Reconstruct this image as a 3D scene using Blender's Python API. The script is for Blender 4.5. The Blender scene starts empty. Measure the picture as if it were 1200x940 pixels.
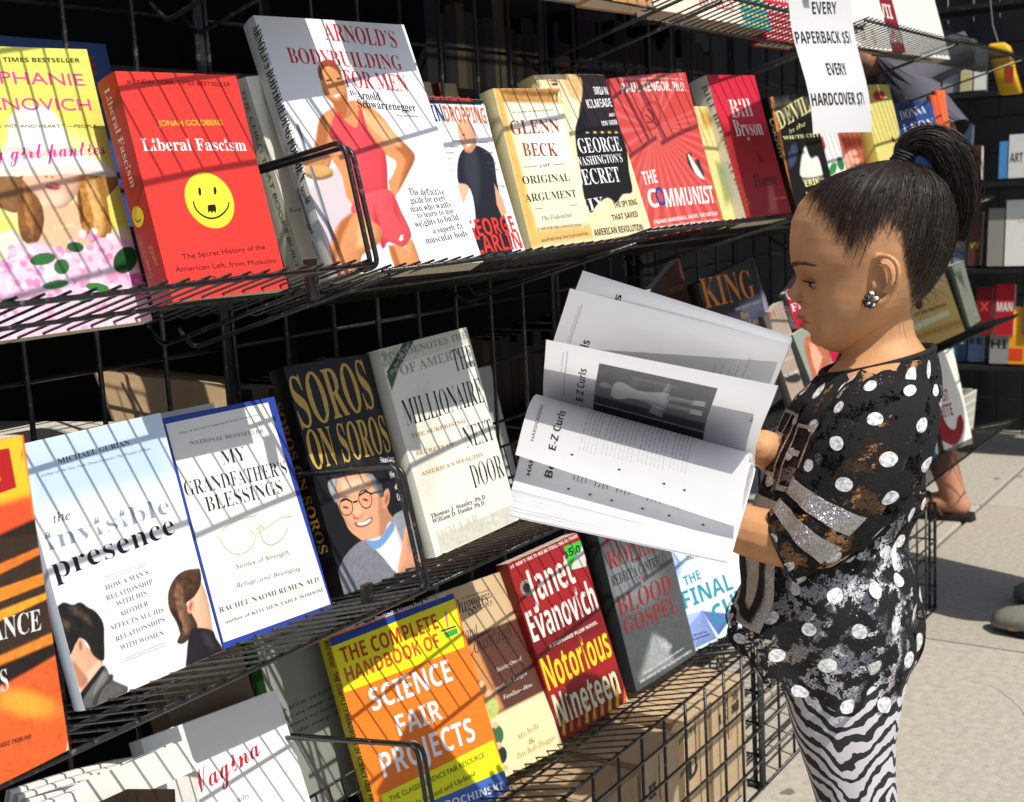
# A child reading an open book beside a wire street display of second-hand books.
import bpy, bmesh, math, random
import numpy as np
from mathutils import Vector, Matrix, noise
from mathutils.bvhtree import BVHTree
random.seed(7); np.random.seed(7)
scene = bpy.context.scene
R = math.radians
# ------------------------------------------------------------------ camera
# world: X runs along the rack away from the camera, Y points into the rack, Z is up (metres)
cam_data = bpy.data.cameras.new('camera'); cam = bpy.data.objects.new('camera', cam_data)
scene.collection.objects.link(cam); scene.camera = cam
cam.matrix_world = Matrix([[0.555248, 0.161602, -0.815834, 0.0], [-0.829969, 0.044677, -0.556018, 0.0], [-0.053404, 0.985844, 0.158931, 0.963], [0.0, 0.0, 0.0, 1.0]])
cam_data.sensor_width = 36; cam_data.lens = 36*1488/1200
cam_data.clip_start = .02; cam_data.clip_end = 400
cam_data.dof.use_dof = True; cam_data.dof.focus_distance = 1.28; cam_data.dof.aperture_fstop = 13
# ------------------------------------------------------------------ light
SUN_DIR = Vector((.23, .63, -1)).normalized()
world = bpy.data.worlds.new('World'); scene.world = world; world.use_nodes = True
wn = world.node_tree; bg = wn.nodes['Background']
sky = wn.nodes.new('ShaderNodeTexSky'); sky.sky_type = 'NISHITA'; sky.sun_disc = False
sky.sun_elevation = math.asin(-SUN_DIR.z); sky.sun_rotation = math.atan2(-SUN_DIR.x, -SUN_DIR.y)
sky.altitude = 20; sky.air_density = 1.0; sky.dust_density = 1.5
wn.links.new(sky.outputs[0], bg.inputs[0]); bg.inputs[1].default_value = .115
sun_d = bpy.data.lights.new('sun', 'SUN'); sun_d.energy = 4.3; sun_d.angle = R(.53); sun_d.color = (1, .95, .87)
sun = bpy.data.objects.new('sun', sun_d); scene.collection.objects.link(sun)
sun.rotation_euler = SUN_DIR.to_track_quat('-Z', 'Y').to_euler(); sun.location = (-2, -5, 8)
scene.view_settings.view_transform = 'Standard'; scene.view_settings.look = 'None'
scene.view_settings.exposure = 0.1; scene.view_settings.gamma = 1
scene.cycles.max_bounces = 8; scene.cycles.transparent_max_bounces = 16
# ------------------------------------------------------------------ helpers
COL = scene.collection
def lin(h):
    if not isinstance(h, str): return tuple(h)[:3]
    h = h.lstrip('#')
    if len(h) == 3: h = ''.join(c*2 for c in h)
    v = [int(h[i:i+2], 16)/255 for i in (0, 2, 4)]
    return tuple(min(.82, (c/12.92 if c <= .04045 else ((c+.055)/1.055)**2.4)) for c in v)
MATS = {}
def mat(name, color=(.5, .5, .5), rough=.5, spec=.5, metal=0, grain=0, gscale=60, bump=0, bscale=200, coat=0, attr=None, trans=0, wear=None):
    """Principled surface with procedural colour grain and fine relief."""
    if name in MATS: return MATS[name]
    m = bpy.data.materials.new(name); m.use_nodes = True; nt = m.node_tree; N = nt.nodes; L = nt.links
    b = N['Principled BSDF']; b.inputs['Roughness'].default_value = rough; b.inputs['Metallic'].default_value = metal
    b.inputs['Specular IOR Level'].default_value = spec; b.inputs['Coat Weight'].default_value = coat; b.inputs['Coat Roughness'].default_value = .12
    c = lin(color)
    tc = N.new('ShaderNodeTexCoord')
    src = None
    if attr:
        a = N.new('ShaderNodeAttribute'); a.attribute_name = attr; src = a.outputs['Color']
    if grain or wear:
        nz = N.new('ShaderNodeTexNoise'); nz.inputs['Scale'].default_value = gscale; nz.inputs['Detail'].default_value = 6; nz.inputs['Roughness'].default_value = .65
        L.new(tc.outputs['Object'], nz.inputs['Vector'])
        mr = N.new('ShaderNodeMapRange'); mr.inputs['From Min'].default_value = .25; mr.inputs['From Max'].default_value = .75
        mr.inputs['To Min'].default_value = 1-grain; mr.inputs['To Max'].default_value = 1+grain
        L.new(nz.outputs['Fac'], mr.inputs['Value'])
        mx = N.new('ShaderNodeVectorMath'); mx.operation = 'SCALE'
        if src: L.new(src, mx.inputs[0])
        else: mx.inputs[0].default_value = c
        L.new(mr.outputs[0], mx.inputs['Scale']); src = mx.outputs[0]
        if wear:
            n2 = N.new('ShaderNodeTexNoise'); n2.inputs['Scale'].default_value = gscale*1.7; n2.inputs['Detail'].default_value = 9
            L.new(tc.outputs['Object'], n2.inputs['Vector'])
            r2 = N.new('ShaderNodeMapRange'); r2.inputs['From Min'].default_value = .60; r2.inputs['From Max'].default_value = .68
            L.new(n2.outputs['Fac'], r2.inputs['Value'])
            m3 = N.new('ShaderNodeMix'); m3.data_type = 'RGBA'; L.new(r2.outputs[0], m3.inputs[0]); L.new(src, m3.inputs[6]); m3.inputs[7].default_value = (*lin(wear), 1)
            src = m3.outputs[2]
    if src: L.new(src, b.inputs['Base Color'])
    else: b.inputs['Base Color'].default_value = (*c, 1)
    if bump:
        n3 = N.new('ShaderNodeTexNoise'); n3.inputs['Scale'].default_value = bscale; n3.inputs['Detail'].default_value = 4
        L.new(tc.outputs['Object'], n3.inputs['Vector'])
        bp = N.new('ShaderNodeBump'); bp.inputs['Strength'].default_value = bump; bp.inputs['Distance'].default_value = .002
        L.new(n3.outputs['Fac'], bp.inputs['Height']); L.new(bp.outputs[0], b.inputs['Normal'])
    if trans:
        t = N.new('ShaderNodeBsdfTranslucent'); t.inputs['Color'].default_value = (*c, 1)
        if src: L.new(src, t.inputs['Color'])
        ms = N.new('ShaderNodeMixShader'); ms.inputs[0].default_value = trans
        out = N['Material Output']; L.new(b.outputs[0], ms.inputs[1]); L.new(t.outputs[0], ms.inputs[2]); L.new(ms.outputs[0], out.inputs['Surface'])
    MATS[name] = m; return m
def tag(o, label=None, cat=None, group=None, kind=None):
    if label: o['label'] = label
    if cat: o['category'] = cat
    if group: o['group'] = group
    if kind: o['kind'] = kind
    return o
def thing(name, label, cat, loc=(0, 0, 0), group=None, M=None):
    o = bpy.data.objects.new(name, None); COL.objects.link(o); o.empty_display_size = .05
    if M is not None: o.matrix_world = M
    else: o.location = loc
    return tag(o, label, cat, group)
class MB:
    """collects quads, boxes and tubes and links them as one mesh object"""
    def __init__(s): s.v = []; s.f = []; s.mi = []; s.uv = None
    def add(s, vs, fs, mi=0):
        n = len(s.v); s.v += [tuple(p) for p in vs]; s.f += [tuple(i+n for i in f) for f in fs]; s.mi += [mi]*len(fs); return s
    def box(s, x0, x1, y0, y1, z0, z1, mi=0, M=None):
        vs = [(x, y, z) for z in (z0, z1) for y in (y0, y1) for x in (x0, x1)]
        if M is not None: vs = [M @ Vector(p) for p in vs]
        return s.add(vs, [(0, 2, 3, 1), (4, 5, 7, 6), (0, 1, 5, 4), (2, 6, 7, 3), (0, 4, 6, 2), (1, 3, 7, 5)], mi)
    def tube(s, pts, r, n=6, mi=0, cap=True, close=False):
        pts = [Vector(p) for p in pts]; m = len(pts); rr = r if hasattr(r, '__len__') else [r]*m
        vs = []; up = None
        for i, p in enumerate(pts):
            if close: d = (pts[(i+1) % m]-pts[i-1])
            else: d = pts[min(i+1, m-1)]-pts[max(i-1, 0)]
            d.normalize()
            if up is None: up = Vector((0, 0, 1)) if abs(d.z) < .9 else Vector((1, 0, 0))
            a = d.cross(up)
            if a.length < 1e-6: a = d.orthogonal()
            a.normalize(); b = a.cross(d).normalized(); up = b
            for k in range(n):
                t = 2*math.pi*(k+.5)/n; vs.append(p+(a*math.cos(t)+b*math.sin(t))*rr[i])
        fs = []
        for i in range(m if close else m-1):
            j = (i+1) % m
            for k in range(n): fs.append((i*n+k, i*n+(k+1) % n, j*n+(k+1) % n, j*n+k))
        if cap and not close: fs += [tuple(range(n-1, -1, -1)), tuple((m-1)*n+k for k in range(n))]
        return s.add(vs, fs, mi)
    def loft(s, rings, cap=True, closed=True, mi=0):
        n = len(rings[0]); vs = [p for r in rings for p in r]; fs = []
        for i in range(len(rings)-1):
            for k in range(n if closed else n-1): fs.append((i*n+k, i*n+(k+1) % n, (i+1)*n+(k+1) % n, (i+1)*n+k))
        if cap: fs += [tuple(range(n-1, -1, -1)), tuple((len(rings)-1)*n+k for k in range(n))]
        return s.add(vs, fs, mi)
    def mesh(s, name):
        me = bpy.data.meshes.new(name); me.from_pydata(s.v, [], s.f); return me
    def build(s, name, mats, parent=None, smooth=False, kind=None):
        me = s.mesh(name)
        for m in (mats if isinstance(mats, (list, tuple)) else [mats]): me.materials.append(m)
        if any(s.mi): me.polygons.foreach_set('material_index', s.mi)
        if smooth: me.polygons.foreach_set('use_smooth', [True]*len(me.polygons))
        o = link(name, me, parent)
        if kind: o['kind'] = kind
        return o
def link(name, me, parent=None, M=None):
    o = bpy.data.objects.new(name, me); COL.objects.link(o)
    if parent is not None: o.parent = parent
    if M is not None: o.matrix_local = M
    return o
def copy_tree(o, parent=None):
    c = o.copy(); COL.objects.link(c); c.parent = parent
    for ch in list(o.children): copy_tree(ch, c)
    return c
def arc(path, r, steps=5):
    """round the corners of a wire path"""
    P = [Vector(p) for p in path]; out = [P[0]]
    for i in range(1, len(P)-1):
        a = (P[i-1]-P[i]); b = (P[i+1]-P[i]); ra = min(r, a.length/2, b.length/2); a = P[i]+a.normalized()*ra; b = P[i]+b.normalized()*ra
        for k in range(steps+1):
            t = k/steps; out.append(a*(1-t)**2+P[i]*2*t*(1-t)+b*t*t)
    out.append(P[-1]); return out
# ------------------------------------------------------------------ materials
M_wire = mat('black_wire_enamel', (.012, .012, .012), .32, .6, grain=.3, gscale=90, bump=.25, bscale=300, wear=(.10, .09, .08))
M_wire_thick = M_wire
M_page = mat('book_page_edges', '#cfc8b4', .8, .2, grain=.12, gscale=400, bump=.5, bscale=900)
M_pagew = mat('white_page_edges', '#e4e2dc', .8, .2, grain=.07, gscale=400, bump=.5, bscale=900)
# ------------------------------------------------------------------ ground
def concrete(name, c, sc):
    m = mat(name, c, .9, .25, grain=.22, gscale=sc, bump=.55, bscale=330, wear=(.33, .30, .245))
    return m
M_slab = concrete('sidewalk_concrete', (.42, .385, .315), 55)
M_slab2 = concrete('sidewalk_concrete_patch', (.39, .355, .29), 75)
M_joint = mat('joint_grit', (.10, .09, .075), .95, .1, grain=.3, gscale=40, bump=.6)
M_ground = mat('street_asphalt', (.06, .058, .055), .9, .2, grain=.3, gscale=20, bump=.5)
g = MB(); g.box(-60, 120, -80, 80, -.30, -.14); tag(g.build('street', M_ground), kind='structure')
sw = MB(); sw.box(-2, 14, -3.0, 2.6, -.139, -.012); sidewalk = tag(sw.build('sidewalk', M_joint), kind='structure')
slab_me = {}
for ix in range(-3, 8):
    for iy in range(-3, 3):
        x0 = 2.588+1.16*ix; y0 = -.25+1.16*iy
        if x0 > 12: continue
        b = MB(); gap = .005; bev = .004
        x1 = x0+1.16; y1 = y0+1.16
        lo = [(x0+gap, y0+gap), (x1-gap, y0+gap), (x1-gap, y1-gap), (x0+gap, y1-gap)]
        hi = [(x0+gap+bev, y0+gap+bev), (x1-gap-bev, y0+gap+bev), (x1-gap-bev, y1-gap-bev), (x0+gap+bev, y1-gap-bev)]
        vs = [(x, y, -.011) for x, y in lo]+[(x, y, -.003) for x, y in lo]+[(x, y, 0) for x, y in hi]
        fs = [(8, 9, 10, 11)]+[(i, (i+1) % 4, 4+(i+1) % 4, 4+i) for i in range(4)]+[(4+i, 4+(i+1) % 4, 8+(i+1) % 4, 8+i) for i in range(4)]
        b.add(vs, fs); b.build('slab', M_slab if (ix*3+iy*5) % 4 else M_slab2, sidewalk)
# ------------------------------------------------------------------ wire rack
TILT = math.tan(R(15)); FY = .774; WY = 1.088
def shelf_z(zf, y): return zf-(y-FY)*TILT
def tube_me(name, pts, r, n=6):
    me = MB().tube(pts, r, n).mesh(name); me.materials.append(M_wire); return me
def slat_mesh(yb):
    """a slat bent up at the back into the rest that the books lean on"""
    return tube_me('slat', [(0, FY-.005, shelf_z(.0025, FY-.005)), (0, yb-.01, shelf_z(.0025, yb-.01)), (0, yb-.001, shelf_z(.008, yb-.001)), (0, yb+.022, shelf_z(.10, yb+.022))], .0013, 5)
slat_mes = {}
def wire_shelf(x0, x1, zf, label, loop=None, yb=.965, step=.0222, yo=0, group='tilted wire shelves on the grid rack'):
    t = thing('wire_shelf', label, 'wire shelf', (0, yo, zf), group)
    n = int((x1-x0)/step)
    for i in range(n+1):
        o = link('slat', slat_mes.setdefault(yb, None) or slat_mes.__setitem__(yb, slat_mesh(yb)) or slat_mes[yb], t); o.location = (x0+.003+i*(x1-x0-.006)/n, 0, 0)
    for dy, r in ((0, .0024), (.088, .0021), (yb-FY+.022, .0019)):
        y = FY+dy; z = shelf_z(-.0012 if dy < .1 else .10, y)
        MB().tube([(x0-.004, y, z), (x1+.004, y, z)], r, 7).build('rail', M_wire, t, True)
    for xs in ([x0+.01, x1-.01]):   # end arms that carry the shelf to the grid
        MB().tube(arc([(xs, FY+.004, shelf_z(-.006, FY)), (xs, WY-.03, shelf_z(-.006, WY-.03)), (xs, WY-.008, shelf_z(-.006, WY-.03)+.02)], .01), .0026, 7).build('support_arm', M_wire, t, True)
    if loop:
        for k, dx in enumerate((0, .010)):
            yt, zt, yb, h = loop
            pts = arc([(x1+.002+dx, WY-.012, zt-zf-.045), (x1+.002+dx, yt, zt-zf-.004*k), (x1+.004+dx, FY+.002, -.004), (x1+.004+dx, FY+.02, -.008)], .014)
            MB().tube(pts, .0026, 7).build('end_loop', M_wire, t, True)
        MB().box(x1-.03, x1-.017, FY+.05, FY+.056, -.033, .006).build('clip', M_wire, t)
    return t
# grid panels standing behind the shelves
CELL = .0869
gv_me = tube_me('vertical_wire', [(0, 0, .02), (0, 0, 2.0)], .0029, 7)
def grid_panel(x0, ncell, label, z0=.02, z1=2.0, y=WY):
    t = thing('grid_panel', label, 'grid panel', (x0, y, 0), 'wire grid panels of the book rack')
    w = ncell*CELL
    for i in range(ncell+1):
        link('vertical_wire', gv_me, t).location = (i*CELL, 0, 0)
    for i in range(21):
        z = .0741+.0917*i
        MB().tube([(-.003, .0055, z), (w+.003, .0055, z)], .0025, 6).build('horizontal_wire', M_wire, t, True)
    for x in (-.006, w+.006):
        MB().tube([(x, .003, .0), (x, .003, 2.02)], .004, 8).build('frame_tube', M_wire, t, True)
    return t
W7 = 8*CELL+.016
px0 = 1.032-2*W7
for i, nm in enumerate(('leftmost grid panel, behind the sunset book', 'grid panel behind the red smiley book and the blue bordered book', 'grid panel behind the open book in the middle of the rack', 'grid panel behind the thick pink and white book', 'grid panel behind the blouse and the far end of the rack')):
    grid_panel(px0+i*W7, 8 if i < 4 else 7, 'tall black '+nm)
L1, L2, L3 = .909, .579, .249
L0 = 1.239; LT = 1.569
names = {L0: 'top', L1: 'upper', L2: 'middle', L3: 'lowest'}
wire_shelf(.22, .913, L1, 'upper black wire shelf with an end loop, holding the red smiley book', loop=(.797, 1.022, 0, 0))
wire_shelf(.935, 1.455, L1-.008, 'upper black wire shelf in front of the large bodybuilder book and the parchment book')
wire_shelf(1.465, 1.968, L1, 'upper black wire shelf under the brick red book and the thick pink one')
wire_shelf(1.985, 2.62, L1, 'upper black wire shelf behind the ponytail, under the black dome book')
wire_shelf(2.635, 3.27, L1-.01, 'upper black wire shelf end below the blue paperback with white capitals')
wire_shelf(.22, .958, L2, 'middle black wire shelf with an end loop, holding the blue bordered book', loop=(.800, .706, 0, 0))
wire_shelf(.978, 1.60, L2, 'middle black wire shelf under the cream banknote book')
wire_shelf(1.615, 2.33, L2, 'middle black wire shelf behind the open book and the black purple hardcover')
wire_shelf(2.345, 2.93, L2, 'middle black wire shelf hidden behind the child’s head and shoulder')
wire_shelf(2.945, 3.54, L2, 'middle black wire shelf end holding the tan map patterned book')
wire_shelf(.22, .955, L3, 'lowest black wire shelf with an end loop, holding the white script book', loop=(.795, .410, 0, 0))
wire_shelf(.975, 1.78, L3, 'lowest black wire shelf over the cardboard boxes')
wire_shelf(1.80, 2.70, L3, 'lowest black wire shelf behind the child’s blouse')
wire_shelf(2.72, 3.535, L3+.05, 'lowest black wire shelf end holding the white and red book beside the sidewalk')
wire_shelf(.22, .92, L0-.002, 'top black wire shelf above the frame at the left', yb=.888, yo=-.044)
wire_shelf(.94, 1.60, L0-.012, 'top black wire shelf just above the bodybuilder book', yb=.888, yo=-.044)
wire_shelf(1.615, 2.18, L0-.028, 'top black wire shelf seen from below under the teal dotted and red dotted books', yb=.888, yo=-.044)
wire_shelf(2.20, 2.78, L0-.012, 'top black wire shelf seen from below right of the price sign', yb=.888, yo=-.044)
wire_shelf(2.79, 3.40, L0-.006, 'top black wire shelf seen from below at the far end beside the yellow plastic case', yb=.888, yo=-.044)
wire_shelf(.22, 1.6, LT, 'unseen topmost black wire shelf added for its shade above the frame, left half', step=.03, yb=.888)  # added out of view: carries the books that shade the interior
wire_shelf(1.62, 3.2, LT, 'unseen topmost black wire shelf added for its shade above the frame, right half', step=.03, yb=.888)
# baskets under the lowest shelf
def wire_basket(x0, x1, label, yb=1.05, z1=.244):
    t = thing('wire_basket', label, 'wire basket', (x0, FY, 0), 'wire baskets under the lowest shelf')
    n = round((x1-x0)/.0655); n_y = 4; hs = [.008, .055, .109, .162, .214]
    def V(x, y, top): MB().tube([(x-x0, y-FY, .004), (x-x0, y-FY, top)], .0023, 6).build('vertical_wire', M_wire, t, True)
    for i in range(n+1):
        x = x0+(x1-x0)*i/n; V(x, FY, z1); V(x, yb, shelf_z(z1, yb))
    for i in range(1, n_y):
        y = FY+(yb-FY)*i/n_y
        for x in (x0, x1): V(x, y, shelf_z(z1, y))
    for z in hs:
        p = [(-.002, 0, z), (x1-x0+.002, 0, z)]
        MB().tube([(0, -.004, z), (x1-x0, -.004, z)], .0023, 6).build('horizontal_wire', M_wire, t, True)
        if z < .2: MB().tube([(0, yb-FY+.004, z), (x1-x0, yb-FY+.004, z)], .0023, 6).build('horizontal_wire', M_wire, t, True)
        for x in (-.004, x1-x0+.004):
            if z < .18: MB().tube([(x, 0, z), (x, yb-FY, z)], .0023, 6).build('horizontal_wire', M_wire, t, True)
    for x in (-.006, x1-x0+.006):
        for dy in (0, .012):
            MB().tube([(x, dy, .0), (x, dy, z1+.003)], .0033, 7).build('corner_wire', M_wire, t, True)
    for k in range(4):   # floor wires
        y = FY+.05+k*.06; MB().tube([(0, y-FY, .012), (x1-x0, y-FY, .012)], .0022, 6).build('horizontal_wire', M_wire, t, True)
    return t
wire_basket(.30, 1.785, 'black wire basket full of cardboard boxes under the lowest shelf')
wire_basket(1.80, 2.765, 'empty black wire basket standing on the sidewalk behind the child’s legs')
# cardboard boxes in the basket
M_card = mat('cardboard', (.40, .285, .165), .85, .2, grain=.12, gscale=30, bump=.3, bscale=120)
M_card2 = mat('cardboard_pale', (.50, .365, .22), .85, .2, grain=.12, gscale=25, bump=.3, bscale=140)
M_ink = mat('black_print', (.02, .02, .02), .6, .3)
def cardboard_box(x0, x1, label, m, y0=.79, y1=1.04, z1=.165, marks=()):
    t = thing('cardboard_box', label, 'box', (x0, y0, .014), 'cardboard boxes in the basket')
    w = x1-x0; d = y1-y0; h = z1-.014
    b = MB(); b.box(0, w, 0, d, 0, h); b.build('carton', m, t)
    for a0, a1 in ((-.003, d*.48), (d*.51, d)): MB().box(.0, w, a0, a1, h+.001, h+.004).build('flap', m, t)
    tp = MB(); tp.box(w*.45, w*.55, -.0022, -.0012, h*.6, h-.001); tp.build('tape', mat('packing_tape', (.42, .29, .15), .3, .6), t)
    for s, u, v, sz, st in marks:
        text_on(s, Matrix.Translation((u, -.0016, v)) @ Matrix.Rotation(R(90), 4, 'X'), 0, 0, None, sz, M_ink, t, st)
    return t

# ------------------------------------------------------------------ lettering
GLYPH = {}
def glyph_set(st, off, chars):
    """outlines of every needed character of one style, one per line of a single text object"""
    def run(bodies):
        c = bpy.data.curves.new('t', 'FONT'); c.body = '\n'.join(bodies); c.size = 1; c.resolution_u = 3; c.space_line = 3; c.offset = off
        o = bpy.data.objects.new('t', c); me = bpy.data.meshes.new_from_object(o)
        v = np.zeros(len(me.vertices)*3); me.vertices.foreach_get('co', v); v = v.reshape(-1, 3); F = [tuple(p.vertices) for p in me.polygons]
        bpy.data.objects.remove(o); bpy.data.curves.remove(c); bpy.data.meshes.remove(me)
        row = np.round((.3-v[:, 1])/3).astype(int); return v, F, row
    v, F, row = run([ch for ch in chars]); v2, F2, row2 = run([ch+'|' for ch in chars]+['|'])
    bar = v2[row2 == len(chars)]; barx = bar[:, 0].max()
    fr = {}
    for f in F: fr.setdefault(int(row[f[0]]), []).append(f)
    out = {}
    for i, ch in enumerate(chars):
        sel = np.where(row == i)[0]; idx = {int(k): j for j, k in enumerate(sel)}; q = v[sel].copy(); q[:, 1] += 3*i
        adv = v2[row2 == i][:, 0].max()-barx if (row2 == i).any() else .3
        out[ch] = (q, [tuple(idx[k] for k in f) for f in fr.get(i, [])], adv)
    return out
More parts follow.
